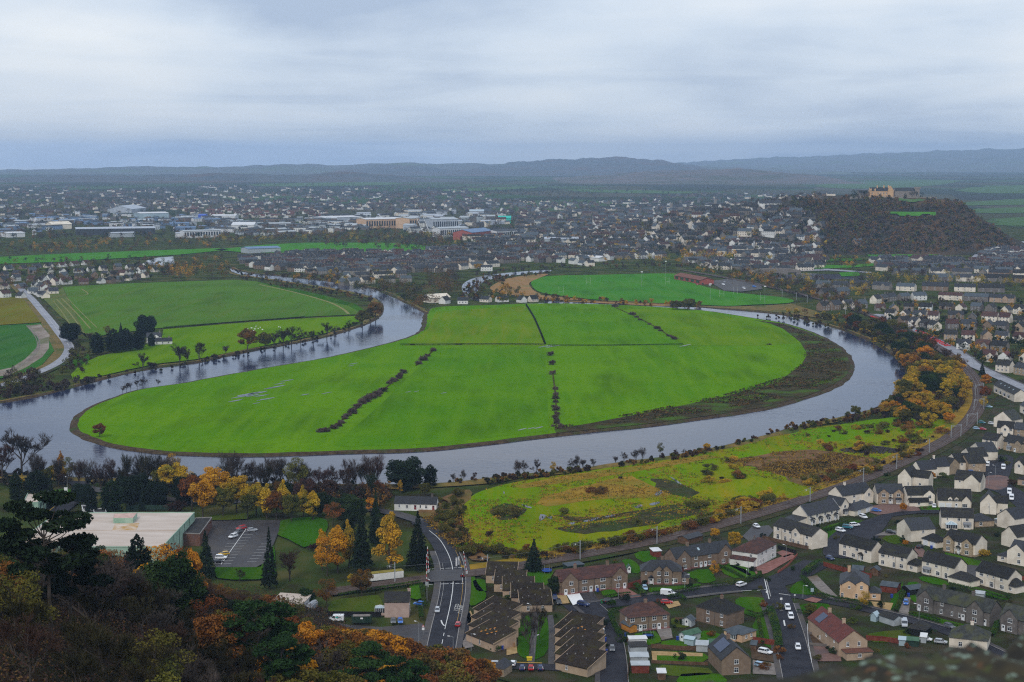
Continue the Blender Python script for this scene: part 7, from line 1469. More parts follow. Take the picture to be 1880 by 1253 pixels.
town([(790,462),(900,448),(1000,452),(1180,462),(1240,470),(1100,480),(900,484),(820,486)], 300, (14,20,26), (5,5.5), (3,4), ['greyharl','cream','brownharl','darkstone','white'])
town([(840,432),(960,420),(1250,425),(1320,440),(1420,450),(1500,462),(1500,486),(1400,476),(1250,466),(1000,448),(860,448)], 420, (12,18,26), (5,6,8), (3,5))
town([(900,408),(1000,396),(1250,382),(1330,385),(1480,398),(1520,428),(1500,450),(1380,436),(1250,424),(960,420)], 420, (12,16,24), (5,7,9), (3,5), ['white','cream','greyharl','darkstone','darkstone','brownharl'])
town([(1240,372),(1330,372),(1400,384),(1480,396),(1490,412),(1400,400),(1280,392)], 90, (12,16,24), (5,7), (3,5), ['white','cream','greyharl','darkstone','white'])
town([(1240,470),(1330,478),(1440,480),(1540,476),(1480,500),(1360,498),(1280,490)], 90, (12,20), (4,5), (3,4))
town([(1600,478),(1700,476),(1790,482),(1880,478),(1880,502),(1760,500),(1620,498)], 150, (14,22,28), (5,), (3,4), ['greyharl','brownharl','darkstone','cream'])
town([(1810,462),(1880,456),(1880,476),(1800,476)], 70, (12,20), (4,5), (2,3), ['white','whitemetal','silver','greyharl'])
town([(660,400),(760,392),(900,392),(920,410),(860,425),(780,432),(700,415)], 90, (12,24,36), (6,9,12), (1.5,4), ['white','cream','silver','metalgrey','greyharl'], ['slate','greyfelt','silver','metalgrey'])
town([(430,408),(660,398),(680,420),(600,430),(440,432)], 130, (14,30,50), (5,8), (1,3), ['white','brownharl','metalgrey','greyharl'], ['slate','greyfelt','slate','metalgrey'], 12)
town([(0,400),(120,394),(300,396),(430,398),(430,428),(300,424),(140,416),(0,436)], 150, (14,26,44), (5,7), (.8,2.5), ['whitemetal','greyharl','metalgrey','brownharl','bluesteel'], ['metalgrey','slate','greyfelt','bluesteel','slate'], 14)
town([(300,384),(470,380),(600,386),(600,402),(400,402)], 130, (12,18), (5,), (3,4), ['brownharl','cream','white'], ['redtile','slate','browntile'])
for P, n in [([(0,345),(120,342),(240,350),(240,390),(100,396),(0,398)], 200), ([(200,348),(420,342),(560,346),(620,360),(600,386),(440,380),(240,388)], 330), ([(560,348),(760,344),(880,352),(920,376),(880,392),(620,388)], 260), ([(860,366),(1050,372),(1220,366),(1240,384),(1000,398),(900,398)], 170), ([(1180,362),(1300,356),(1480,356),(1560,360),(1400,372)], 60)]:
    town(P, n, (12,16,22), (4,5,6), (3,5), ['cream','greyharl','brownharl','darkstone','greyharl','white'], TA, 10)
struct(obj('far_town', mesh_np('far_town', np.array(HQ), 4, TM, HI)), 'stuff')

M['tuftgreen'] = mat('tuftgreen', (.05,.1,.004), (.1,.16,.008), .3); M['tuftgold'] = mat('tuftgold', (.2,.12,.012), (.34,.2,.025), .3); M['tuftbrown'] = mat('tuftbrown', (.07,.04,.014), (.15,.085,.03), .3); M['tuftdark'] = mat('tuftdark', (.02,.022,.006), (.05,.042,.012), .3)
# ------------------------------------------------------------------ trees: the wooded hillside in front
hr = random.Random(31)
def hp(px, Y):
    X = (px - 940) / F_PX * (Y * CP + 0.13*Y*0); return Vector((X, Y, hz_(X, Y)))
def hill_tree(kind, px, ytop, Y, lb, m=None, wide=1.0, group=None):
    p = hp(px, Y); zt = CAM_H - (ytop - HZ) / F_PX * Y * 1.01
    return tree(kind, p, max(4.0, zt - p.z), lb, m, group, wide, hr)
hill_tree('pine', 62, 903, 250, 'big dark pine standing highest in the hillside wood', 'leafdark', .95); hill_tree('pine', 105, 985, 262, 'dark pine just right of the biggest pine', 'leafdark', 1.1)
hill_tree('bare', 150, 968, 300, 'bare pinkish tree against the factory roof, larger', 'twig', 1.3); hill_tree('bare', 200, 1000, 320, 'bare twiggy tree against the factory roof, smaller', 'twig', 1.1)
hill_tree('pine', 455, 1108, 300, 'bright green pine in the middle of the hillside wood', 'pinegreen', 1.35); hill_tree('pine', 500, 1160, 285, 'lower green pine beside the bright one', 'pinegreen', 1.1)
hill_tree('pine', 668, 1188, 330, 'green pine among russet trees near the bottom', 'pinegreen', 1.0); hill_tree('pine', 725, 1215, 330, 'small green pine at the bottom among russet trees', 'pinegreen', .9)
hill_tree('round', 290, 1025, 340, 'olive green broad tree below the factory roof edge', 'leafgreen', .95); hill_tree('cypress', 233, 985, 430, 'small pointed conifer before the factory wall', 'leafdark', .8)
for x, y, Y, kd, m in [(200,1050,380,'autumn','leafrusset'),(255,1035,400,'autumn','leaforange'),(335,1000,440,'larch','leaforange'),(180,1010,430,'airy','leafrusset'),(300,1000,450,'airy','leafrusset'),(270,1000,445,'airy','leaforange')]:
    hill_tree(kd, x, y, Y, f'orange-brown tree under the factory wall, {nth([200,255,335,180,300,270].index(x))} of six', m, 1.0, 'autumn trees under the factory wall')
for i, (x, y, Y, m) in enumerate([(640,1172,420,'leafrusset'),(690,1166,425,'leaforange'),(725,1178,428,'leafrusset'),(758,1188,432,'leafrusset'),(790,1196,436,'leafolive'),(818,1200,438,'leafrusset'),(850,1210,440,'leaforange'),(872,1222,436,'leafrusset'),(700,1200,405,'leafrusset'),(750,1212,408,'leafrusset'),(800,1222,412,'leafolive'),(840,1230,415,'leafrusset')]):
    hill_tree('autumn', x, y, Y, f'rust-coloured tree at the foot of the hillside wood, {nth(i)} towards the main road', m, 1.25)
Y = 212.0; cnt = 0; THK = []
while Y < 590:
    sp = 9.0 + 3.2 * max(0, (330 - Y) / 120)
    X = -0.335 * Y
    while X < 60:
        x_ = X + hr.uniform(-.35, .35)*sp; y_ = Y + hr.uniform(-.35, .35)*sp
        z = hz_(x_, y_); px = 940 + x_/y_*F_PX
        if hillz(x_, y_) > 2.6 and px < 925 and not (40 < px < 240 and 255 < y_ < 300 and hr.random() < .6):
            f = px / 900; q = hr.random()
            n = mnoise.noise(Vector((x_*.02, y_*.02, 5)))
            if px > 590 or (px > 500 and n > .1):
                if q < .55: k, m = 'autumn', hr.choice(['leafrusset','leafrusset','leaforange','leafrusset'])
                elif q < .82: k, m = 'bare', 'twigred'
                elif q < .94: k, m = 'airy', 'leafrusset'
                else: k, m = 'autumn', 'leafolive'
            elif px > 330 and y_ > 360:
                if q < .72: k, m = 'bare', 'twigred'
                elif q < .88: k, m = 'airy', 'leafrusset'
                else: k, m = 'airy', 'leafolive'
            else:
                if q < .8: k, m = 'bare', hr.choice(['twigolive','twigolive','twigolive','twig','twigred'])
                elif q < .88: k, m = 'airy', hr.choice(['leafolive','leafrusset'])
                elif q < .94: k, m = 'autumn', hr.choice(['leafgreen','leafrusset'])
                else: k, m = 'pine', 'leafdark'
            h = hr.uniform(9.5, 14.5) * (1.0 if y_ < 430 else .85)
            yt_ = HZ + (CAM_H - z - h) / y_ * F_PX / 1.01; yl = np.interp(px, [0,60,300,400,520,560,700,760,840,925], [985,985,1030,1085,1105,1155,1168,1192,1206,1240])
            if yt_ < yl: h -= (yl - yt_) / F_PX * y_ * 1.01
            if h < 4.5: X += sp; continue
            LBL = {'twigred':'reddish bare tree','twigolive':'olive-brown bare tree','twig':'grey bare tree','leafrusset':'russet-leaved tree','leaforange':'orange-leaved tree','leafolive':'olive-leaved tree','leafgreen':'green broad-leaved tree','leafdark':'dark pine'}
            if k == 'bare' and y_ > 370: THK.append((x_, y_, z, h, m)); X += sp; continue
            tree(k, Vector((x_, y_, z)), h, f'{LBL[m]} in the thick wood on the near hillside', m, f'{LBL[m]}s of the hillside wood', 1.12, hr); cnt += 1
        X += sp
    Y += sp * .95
def thicket(name, items, kind='bare'):
    VV = []; II = []; ms = sorted({i[4] for i in items}); base = []
    for j in range(NVAR[kind]):
        me = proto((kind, j))[1]; v = np.empty(len(me.vertices)*3, dtype=np.float32); me.vertices.foreach_get('co', v); base.append(v.reshape(-1, 4, 3)[::2])
    for q, (x, y, z, h, m) in enumerate(items):
        v = base[q % len(base)] * np.array([1.15, 1.15, 1]) * (h / NOM[kind]); a = hr.uniform(0, 6.28); ca, sa = math.cos(a), math.sin(a)
        v = np.stack([v[..., 0]*ca - v[..., 1]*sa + x, v[..., 0]*sa + v[..., 1]*ca + y, v[..., 2] + z], axis=-1); VV.append(v.reshape(-1, 3)); II += [ms.index(m)] * len(v)
    struct(obj(name, mesh_np(name, np.concatenate(VV), 4, ms, np.array(II))), 'stuff')
thicket('hillside_thicket', THK)
# bushes and bramble under the wood
r = np.random.default_rng(3); n = 110000; yy = r.uniform(150, 590, n); xx = (r.uniform(-40, 930, n) - 940) / F_PX * yy
C = []; I = []
for x, y in zip(xx, yy):
    if hillz(x, y) > .8: C.append((x, y, hz_(x, y) + abs(r.normal(0, 1.5)))); I.append(0 if r.uniform() < .45 else (1 if r.uniform() < .6 else 2))
struct(obj('undergrowth', mesh_np('undergrowth', leaf_quads(np.array(C), .27, r), 4, ['twigred','twigolive','tuftbrown'], np.array(I))), 'stuff')

# ------------------------------------------------------------------ trees on the plain
def ft(kind, px, yb, yt, lb, m=None, wide=1.0, group=None):
    p = G(px, yb); return tree(kind, p + Vector((0, 0, -.3)), p.y * (yb - yt) / F_PX * 1.03, lb, m, group, wide, hr)
for a in [('bare',40,866,760,'big rounded bare tree by the river at the left edge','twig',1.25),('bare',5,880,800,'bare tree cut by the left edge of the frame','twigred',1.1),('larch',112,868,826,'bright orange tree among bare ones on the left bank','leaforange',1.0),('airy',128,880,838,'olive-yellow tree beside the orange one on the left bank','leafolive',1.1),('cypress',68,925,862,'dark conical conifer behind the green workshop','leafdark',1.7),('larch',42,915,868,'narrow orange tree left of the dark conifer','leafyellow',.8),
 ('cypress',168,947,892,'narrow dark cypress by the factory drive','leafdark',.9),('cypress',205,946,880,'broad green cypress behind the factory','leafgreen',1.35),('round',255,925,868,'dark evergreen left in the clump behind the factory','leafdark',.9),('round',232,915,872,'dark evergreen at the back of the clump behind the factory','leafdark',.9),('round',285,930,880,'dark evergreen right in the clump behind the factory','leafdark',.9),('autumn',318,905,843,'yellow-orange tree by the river behind the factory','leafyellow',1.05),('airy',318,880,832,'pale yellow tree top on the river edge','leafyellow',.9),('autumn',395,915,856,'bright orange dome-shaped tree right of the factory','leaforange',1.1),('autumn',372,950,878,'broad gold-brown tree at the factory corner','leaforange',1.0),('twiggy',325,940,900,'purple-brown thorn at the factory corner','twigred',1.2),
 ('autumn',470,945,885,'golden tree above the car park','leafyellow',1.0),('larch',520,945,878,'orange-gold tree right above the car park','leafyellow',1.15),('larch',557,948,888,'pale gold tree beside the lawn','leafyellow',1.2),('airy',545,905,838,'tall ivy-clad tree with yellow top by the river','leafolive',1.0),('bush',415,925,912,'dark rounded shrub by the lane','leafdark',1.3),
 ('spruce',495,1078,966,'tall slim dark spruce beside the car park','leafdark',.72),('spruce',378,1062,972,'dark spruce at the corner of the brick office','leafdark',1.0),('spruce',665,1045,922,'tall dark spruce between two golden trees','leafdark',.85),('spruce',768,1045,937,'tall dark spruce beside the road bend','leafdark',1.05),('larch',716,1052,928,'big golden tree between two dark spruces','leafyellow',1.25),('larch',620,1050,955,'big orange-gold tree right of the lawn','leaforange',1.2),('larch',640,1040,950,'golden tree against the left dark spruce','leafyellow',.9),('airy',600,1055,985,'thin orange tree at the lawn corner','leaforange',1.1),('bare',532,1065,988,'bare reddish tree right of the slim spruce','twigred',1.1),('bare',440,1068,1040,'low bare bush-like tree on the car park lawn','twigolive',1.3),('twiggy',575,1010,985,'dark bare thorn at the edge of the lawn','twigred',1.3),
 ('round',748,897,840,'huge dense dark green evergreen by the river','leafdark',1.35),('cypress',790,893,852,'dark green conifer at the right side of the huge evergreen','leafdark',1.3),('autumn',680,945,912,'small orange tree left of the white cottage','leaforange',1.0),('round',640,940,905,'dark green tree left of the white cottage','leafgreen',1.0),('autumn',665,1095,1040,'brown russet tree left of the white cabin','leafrusset',1.0),('airy',600,1120,1060,'brown half-bare tree at the lawn edge','leafrusset',1.2),('round',563,1112,1078,'dark green bush-like tree below the wires','leafgreen',1.0),('autumn',645,1075,1052,'small yellow tree beside the white cabin','leafyellow',1.0),
 ('spruce',980,1048,988,'lone dark conifer by the railway behind the terrace','leafdark',1.6),('round',1020,1090,1055,'dark green tree against the terrace gable','leafgreen',.9),('bare',973,1200,1090,'spindly bare tree on the narrow green','twig',.6),('bare',990,1175,1095,'second spindly bare tree on the narrow green','twigolive',.6),
 ('autumn',1348,1010,974,'yellow-green tree beside the white villa','leafyellow',.95),('autumn',1312,990,968,'small bright orange tree by the railway gardens','leaforange',1.1),('airy',1311,1060,1028,'slim orange birch in the front garden','leaforange',.8),('autumn',1710,882,864,'orange tree behind the double-garage house','leaforange',1.1),('airy',1631,1038,1012,'pale golden birch before the cream row','leafyellow',.8),('airy',1588,1120,1083,'golden birch at the corner of the peach villa','leafyellow',.9),('autumn',1488,1135,1106,'orange-green apple tree by the hill road','leafolive',1.3),('bush',1570,1118,1108,'bright green rounded shrub by the red-roofed house','hedge',1.5),('autumn',1658,940,922,'small red-orange maple before the sandstone house','leaforange',1.0),('autumn',1662,1003,990,'orange shrub tree on the corner lawn','leaforange',1.2),('bush',1804,1020,1008,'yellow shrub at the edge of the dark garden','leafyellow',1.5),('autumn',1858,893,878,'purple-red maple right of the brick junction','twigred',1.4),
 ('autumn',1810,712,686,'bright orange tree between track and road','leaforange',1.15),('autumn',1808,735,708,'brown-orange tree below the bright one by the track','leafrusset',1.0),('airy',1806,750,727,'thin yellow tree by the track bend','leafyellow',1.0),('bare',1692,598,570,'spreading bare tree behind the red barriers','twig',1.6),('bare',1860,672,634,'dark bare tree before the stone villas','twig',.9),('autumn',1775,618,606,'orange tree among the right-hand houses','leaforange',1.5),('spruce',1803,690,664,'dark yew at the split of road and track','leafdark',1.4),
 ('round',130,628,592,'dark cypress alone by the field road','leafdark',1.0),('bare',165,628,604,'brown bare tree left of the farm','twigred',1.3),('cypress',178,650,611,'dark cypress at the near left of the farm clump','leafdark',1.5),('cypress',208,648,604,'dark cypress second in the farm clump','leafdark',1.5),('cypress',232,645,603,'dark cypress third in the farm clump','leafdark',1.4),('cypress',255,642,605,'dark cypress fourth in the farm clump','leafdark',1.4),('round',266,618,578,'tallest dark tree behind the farmhouse','leafdark',1.0),('cypress',278,636,612,'small dark cypress before the farmhouse','leafdark',1.2),('spruce',222,612,592,'small pointed conifer at the back of the farm','leafdark',1.2),('airy',200,618,598,'russet tree at the back of the farm','leafrusset',1.5),
 ('airy',1016,870,846,'single golden tree on the near river bank','leafyellow',.9),('airy',1212,838,811,'pale yellow-green tree on the near river bank','leafolive',.8),('autumn',1570,764,744,'rounded olive tree on the bank by the green slope','leafolive',1.2),('autumn',1298,828,813,'yellow willow bush on the near bank','leafyellow',1.3),('autumn',183,806,776,'orange thorn on the tip of the island bank','leafrusset',1.1),('airy',740,496,482,'yellow-green tree on the far bank left of the white house','leafyellow',1.4),('autumn',878,497,484,'yellow-green tree beside the white house on the far bank','leafyellow',1.5),('autumn',1265,571,548,'rounded pale willow on the island edge, right one','leafolive',1.6),('autumn',1243,570,550,'rounded pale willow on the island edge, left one','leafolive',1.5),('spruce',1415,452,436,'dark green conifer clump in the far town','leafdark',2.2)]:
    ft(a[0], a[1], a[2], a[3], a[4], a[5], a[6])
def group_trees(items, lb, grp, m=None):
    for kd, x, yb, yt, mm, wd in items: ft(kd, x, yb, yt, lb, mm, wd, grp)
gr = random.Random(8); M['thorn'] = mat('thorn', (.075,.05,.042), (.14,.098,.082), .4, rand=.25)
group_trees([(gr.choice(['slim','slim','bare']), x + gr.uniform(-4,4), 902 - gr.uniform(0,14), 842 + gr.uniform(-4,18), gr.choice(['twig','twigred','twigolive']), 1.0) for x in list(range(66,320,13)) + list(range(420,700,11))], 'slender bare tree on the wooded near river bank', 'bare trees along the near river bank')
group_trees([(gr.choice(['bare','autumn','slim']), x + gr.uniform(-8,8), 925 - gr.uniform(0,10), 880 + gr.uniform(-8,14), gr.choice(['twigred','leafrusset','twig','leafgreen']), 1.0) for x in range(500,720,15)], 'brown tree in the belt between lawn and river', 'brown trees between lawn and river')
group_trees([(k, x, b, t, m, w_) for k, x, b, t, m, w_ in [('autumn',435,940,872,'leafyellow',1.0),('autumn',455,952,905,'leafolive',1.1),('larch',490,950,885,'leafyellow',1.4),('autumn',508,952,900,'leafrusset',1.0),('autumn',535,958,905,'leafolive',1.0),('larch',575,955,895,'leafyellow',1.3),('autumn',352,935,870,'leafrusset',1.1),('airy',340,915,862,'leafyellow',1.2),('autumn',410,948,895,'leafolive',1.0),('autumn',300,898,850,'leafolive',1.1),('larch',592,1045,962,'leaforange',1.0),('airy',612,965,920,'leafrusset',1.2),('autumn',105,890,850,'leafyellow',1.0),('autumn',85,895,858,'leafolive',1.0),('larch',735,905,878,'leafyellow',1.2),('autumn',780,912,885,'leafolive',1.2)]], 'golden or olive autumn tree around the factory lawns and river belt', 'autumn trees of the river belt')
group_trees([(gr.choice(['round','cypress','spruce']), x, b, b - gr.uniform(38,56), gr.choice(['leafdark','leafgreen','leafdark']), 1.0) for x, b in [(150,925),(240,928),(262,935),(300,928),(330,930),(345,925),(585,945),(625,952),(650,960),(690,950),(30,920),(95,930),(640,1000),(690,1000)]], 'dark evergreen in the belt around the factory and lawns', 'dark evergreens of the river belt')
group_trees([(k, x, b, t, m, 1.0) for k, x, b, t, m in [('bare',832,886,862,'twig'),('slim',850,884,866,'twig'),('bare',870,882,862,'twigred'),('twiggy',938,876,862,'twigred'),('bare',962,872,840,'twig'),('bare',985,870,838,'twig'),('slim',950,873,850,'twigred'),('bare',1048,864,838,'twig'),('bare',1070,862,834,'twig'),('bare',1090,860,836,'twig'),('slim',1060,863,840,'twig'),('bare',1130,853,830,'twigred'),('bare',1145,850,826,'twig'),('bare',1168,848,815,'twig'),('slim',1180,845,824,'twig'),('bare',1240,836,820,'twigred'),('bare',1255,834,822,'twig'),('twiggy',1383,807,791,'twigred'),('twiggy',1410,800,788,'twigred')]], 'grey bare tree on the near bank of the broad reach', 'bare trees on the near bank')
group_trees([(k, x, b, t - .25*(b-t), m, 1.2) for k, x, b, t, m in [('bare',262,680,650,'twigolive'),('twiggy',278,677,658,'twig'),('bare',330,672,628,'twig'),('bare',366,664,628,'twigolive'),('bare',415,652,632,'twig'),('autumn',455,647,612,'leafrusset'),('autumn',487,642,616,'leafolive'),('bare',520,638,600,'twigolive'),('bare',535,636,600,'twigolive'),('bare',552,632,608,'twig'),('bare',575,628,606,'twigolive'),('bare',600,622,594,'twigolive'),('bare',615,618,600,'twig'),('bare',345,668,640,'twigred'),('twiggy',395,658,645,'twigred'),('twiggy',435,650,640,'twigred'),('bare',505,640,612,'twig'),('bare',640,609,590,'twigolive'),('autumn',665,600,575,'leafolive'),('bare',680,592,565,'twigolive'),('autumn',690,586,560,'leafrusset')]], 'bare or olive tree on the far grassy bank of the left reach', 'trees on the far bank of the left reach')
group_trees([('twiggy', x, y, y - gr.uniform(15,24), 'thorn', gr.uniform(1.0,1.5)) for x, y in [(594,796),(626,780),(636,769),(646,762),(668,741),(678,736),(694,728),(704,722),(722,704),(736,692),(588,796),(600,795),(612,790),(620,786),(632,772),(640,766),(650,758),(657,752),(664,744),(672,738),(682,734),(690,730),(698,726),(716,707),(724,702),(732,697),(740,688),(768,671),(776,664),(784,657),(796,647)]], 'dark thorn bush in the broken diagonal hedgerow of the island', 'thorn bushes of the diagonal hedgerow')
group_trees([('twiggy', x, y, y - gr.uniform(13,24), 'thorn', gr.uniform(.8,1.2)) for x, y in [(1020,728),(1021,735),(1022,757),(1020,770),(1021,781),(1030,788),(1012,655),(1016,690),(1019,718),(1021,742),(1018,752),(1022,764),(1020,776),(1017,786),(1024,790),(1014,672)]], 'thorn bush along the upright fence line of the island', 'thorn bushes of the upright fence line')
group_trees([('twiggy', x, y, y - gr.uniform(10,16), 'thorn', 1.4) for x, y in [(1130,565),(1137,562),(1160,580),(1168,585),(1176,590),(1192,598),(1206,606),(1212,610),(1228,620),(1236,625)]], 'thorn bush along the far hedgerow of the island', 'thorn bushes of the far hedgerow')
group_trees([('twiggy', x, y, y - 9, 'twig', 1.4) for x, y in [(757,636),(838,635),(845,635),(1412,635)]], 'lone thorn beside the cross fence of the island', 'lone thorns of the island')
group_trees([('bare', x, y, y - gr.uniform(14,20), 'twig', 1.2) for x, y in [(225,722),(240,716),(252,712),(262,708),(290,708),(232,718)]], 'pale bare willow on the island edge by the left reach', 'willows on the island edge')
# the wooded right bank
BANKP = [(1505,592),(1540,600),(1602,600),(1660,612),(1716,640),(1765,684),(1782,715),(1775,752),(1745,782),(1700,790),(1650,778),(1605,766),(1600,760),(1645,742),(1664,708),(1662,680),(1642,654),(1600,628),(1540,608)]
for x, y in sorted(scatter(BANKP, 180, gr), key=lambda q: q[1]):
    low = y > 665; q = gr.random()
    if low: k, m = gr.choice([('autumn','leaforange'),('autumn','leafyellow'),('autumn','leafolive'),('autumn','leafyellow'),('airy','leafyellow'),('airy','leafrusset'),('autumn','leafolive'),('bare','twigred'),('round','leafgreen'),('bare','twig')])
    else: k, m = gr.choice([('bare','twigred'),('autumn','leafolive'),('autumn','leafrusset'),('bare','twig'),('round','leafgreen'),('autumn','leafolive')])
    D_ = G(x, y).y; h = gr.uniform(7, 11) if y > 735 else gr.uniform(9, 14)
    nm = {'leaforange':'orange','leafyellow':'yellow','leafolive':'olive','leafrusset':'russet','twigred':'bare reddish','twig':'bare grey','leafgreen':'dark green'}[m]
    tree(k, G(x, y), h, f'{nm} tree in the belt between the river bend and the railway', m, f'{nm} trees of the river bend belt', 1.15, gr)
# scrub on the rough pasture and the railway side
SC = scatter([(1470,800),(1560,785),(1650,775),(1740,790),(1720,815),(1640,840),(1560,836),(1490,820)], 50, gr) + scatter([(880,1010),(1000,1015),(1100,1000),(1240,972),(1320,950),(1320,960),(1200,990),(1060,1016),(930,1030)], 40, gr) + scatter([(780,930),(850,905),(850,1000),(900,1035),(850,1020),(805,965)], 50, gr) + scatter([(1270,960),(1330,935),(1440,900),(1450,915),(1350,945),(1290,968)], 34, gr) + scatter([(1290,850),(1350,845),(1360,890),(1300,900)], 14, gr) + scatter([(1480,895),(1600,868),(1700,832),(1690,826),(1580,858),(1480,880)], 30, gr) + [(1085,905),(1100,908),(1035,945),(1140,880),(1270,930),(1285,935),(1300,928),(1410,915),(1420,905),(925,940),(915,948),(940,946),(950,952),(900,985),(1170,965)]
for x, y in SC:
    m = gr.choice(['leafolive','leafrusset','leafolive','twigred','leafyellow' if x > 1250 else 'twigolive']); kd = 'bush' if not m.startswith('twig') else 'twiggy'
    nm = {'leafolive':'olive','leafrusset':'russet','twigred':'reddish bare','leafyellow':'yellow','twigolive':'olive bare'}[m]
    tree(kd, G(x, y), gr.uniform(2.0, 4.2), f'{nm} bush on the rough ground beside the railway', m, f'{nm} bushes of the rough ground', 1.3, gr)
# garden shrubs
for x, y in scatter([(870,1110),(1040,1060),(1200,1010),(1420,945),(1640,870),(1780,790),(1850,800),(1870,1150),(1500,1230),(900,1240)], 125, gr):
    g = G(x, y)
    tree('bush', g, gr.uniform(1.0, 2.4), 'small garden shrub among the houses', gr.choice(['leafgreen','leafolive','leafgreen','hedge','leafrusset','leafdark']), 'garden shrubs', 1.1, gr)

# far woods and street trees as masses
B = [([(305,500),(330,478),(400,478),(440,490),(450,512),(380,514),(310,516)], 60, (10,16), ['twigred','leafolive','leafrusset','leaforange']), ([(640,533),(700,524),(790,530),(800,560),(775,575),(720,545),(660,540)], 80, (8,14), ['leafolive','leafrusset','twigred','leafdark']), ([(780,505),(835,500),(850,535),(838,552),(800,548)], 50, (12,20), ['twigred','twig','leafrusset']), ([(850,548),(900,528),(935,520),(960,545),(990,552),(900,558)], 40, (5,9), ['leafolive','leaforange','twigred']),
 ([(0,452),(200,444),(400,440),(400,456),(230,462),(0,472)], 170, (8,14), ['twigred','leafolive','twig','leafrusset','leaforange']), ([(400,442),(560,434),(720,432),(830,436),(840,452),(700,444),(560,444),(420,452)], 190, (9,15), ['twigred','leafolive','twig','leafyellow','leafrusset']), ([(985,556),(1100,560),(1290,567),(1290,562),(1100,553),(1000,546)], 70, (3,6), ['leafrusset','leaforange','twigred']), ([(440,505),(640,516),(700,520),(640,524),(520,514)], 60, (6,11), ['leafolive','twigred','twig','leaforange']),
 ([(1240,478),(1330,492),(1440,512),(1540,545),(1600,575),(1590,590),(1520,560),(1400,530),(1280,500)], 210, (5,10), ['twigred','leafolive','twig','leafrusset','leaforange']), ([(1330,500),(1500,515),(1600,520),(1600,548),(1500,540),(1400,520)], 60, (7,12), ['leafolive','twigred','leafyellow','leafrusset']), ([(1560,515),(1640,508),(1760,512),(1880,520),(1880,535),(1700,528),(1580,535)], 90, (8,14), ['leafolive','twigred','leafyellow','twig']), ([(1500,480),(1600,478),(1590,498),(1500,500)], 25, (8,12), ['leaforange','twigred','leafolive']), ([(0,482),(300,474),(310,512),(100,530),(0,540)], 170, (6,11), ['twigred','leafolive','leafrusset','leafdark']), ([(590,490),(700,486),(790,486),(760,520),(620,530)], 40, (7,11), ['twigred','leafolive','leafyellow']),
 ([(0,690),(60,688),(100,700),(60,720),(0,735)], 40, (5,9), ['twigolive','twigred','leafolive']), ([(130,640),(170,652),(150,690),(110,690)], 26, (4,8), ['twigred','leafolive','twigolive']), ([(1600,588),(1720,575),(1880,600),(1880,690),(1800,668),(1740,636)], 230, (3,7), ['leafolive','twigred','leafgreen','leafdark','leaforange']), ([(1100,482),(1240,478),(1330,470),(1330,480),(1240,486)], 40, (8,14), ['leafyellow','leaforange','twigred'])]
items = []
B += [([(430,500),(520,520),(640,539),(690,551),(680,557),(600,542),(500,527),(440,513)], 90, (3,7), ['leafolive','twigred','twigolive','leafrusset']), ([(1590,555),(1880,555),(1880,590),(1620,585)], 90, (3,7), ['leafolive','twigred','leafdark','leaforange'])]
items = []
fr = random.Random(12)
B += [([(-20,868),(100,874),(320,880),(560,888),(690,890),(700,912),(560,905),(330,905),(100,898),(-20,900)], 150, (2,4.5), ['twigred','twig','twigolive','leafdark','twigolive']), ([(800,890),(900,880),(1060,864),(1260,836),(1400,804),(1400,808),(1260,842),(1060,870),(900,890)], 120, (1.2,3.2), ['twigred','leafolive','twigolive','leafrusset']), ([(500,925),(720,935),(716,905),(560,905),(500,910)], 70, (4,8), ['twigred','twigolive','leafdark','leafrusset']),
 ([(230,690),(330,677),(480,646),(600,622),(690,588),(694,570),(680,572),(640,598),(480,640),(330,671),(230,684)], 70, (1,2.6), ['twigred','twigolive','leafolive','twig']), ([(0,725),(90,712),(200,692),(200,698),(90,722),(0,738)], 60, (3,6), ['twigred','twigolive','twig']), ([(1400,800),(1480,780),(1600,758),(1640,740),(1660,760),(1600,772),(1480,790)], 80, (1.5,4), ['leafolive','twigred','leafrusset']),
 ([(1440,574),(1520,595),(1600,630),(1650,660),(1668,685),(1662,712),(1632,742),(1700,770),(1760,760),(1780,715),(1740,670),(1660,618),(1540,582)], 420, (3,7), ['twigred','leafolive','leafrusset','leafolive','twigolive','leafyellow']), ([(1390,582),(1450,590),(1520,602),(1520,596),(1450,578)], 30, (2,4), ['leafolive','twigred']), ([(250,484),(262,490),(330,490),(335,470),(345,500),(260,500)], 40, (6,10), ['twigred','leafolive','leaforange']), ([(840,552),(862,522),(900,510),(960,508),(1010,502),(1000,506),(930,516),(890,530),(880,555)], 130, (3,6), ['leafolive','leafrusset','twigred']), ([(855,512),(930,496),(1000,490),(1180,484),(1280,487),(1280,492),(1010,495)], 70, (3,7), ['twigred','leafolive','twig','leafrusset'])]
for P, n, hh, ms in B:
    for x, y in scatter(P, n, fr): g = G(x, y); h = fr.uniform(*hh); items.append(((g.x, g.y, 0), h, h*.42, fr.choice(ms)))
trees_as_mass('river_woods', items, .55, 150)
items = []
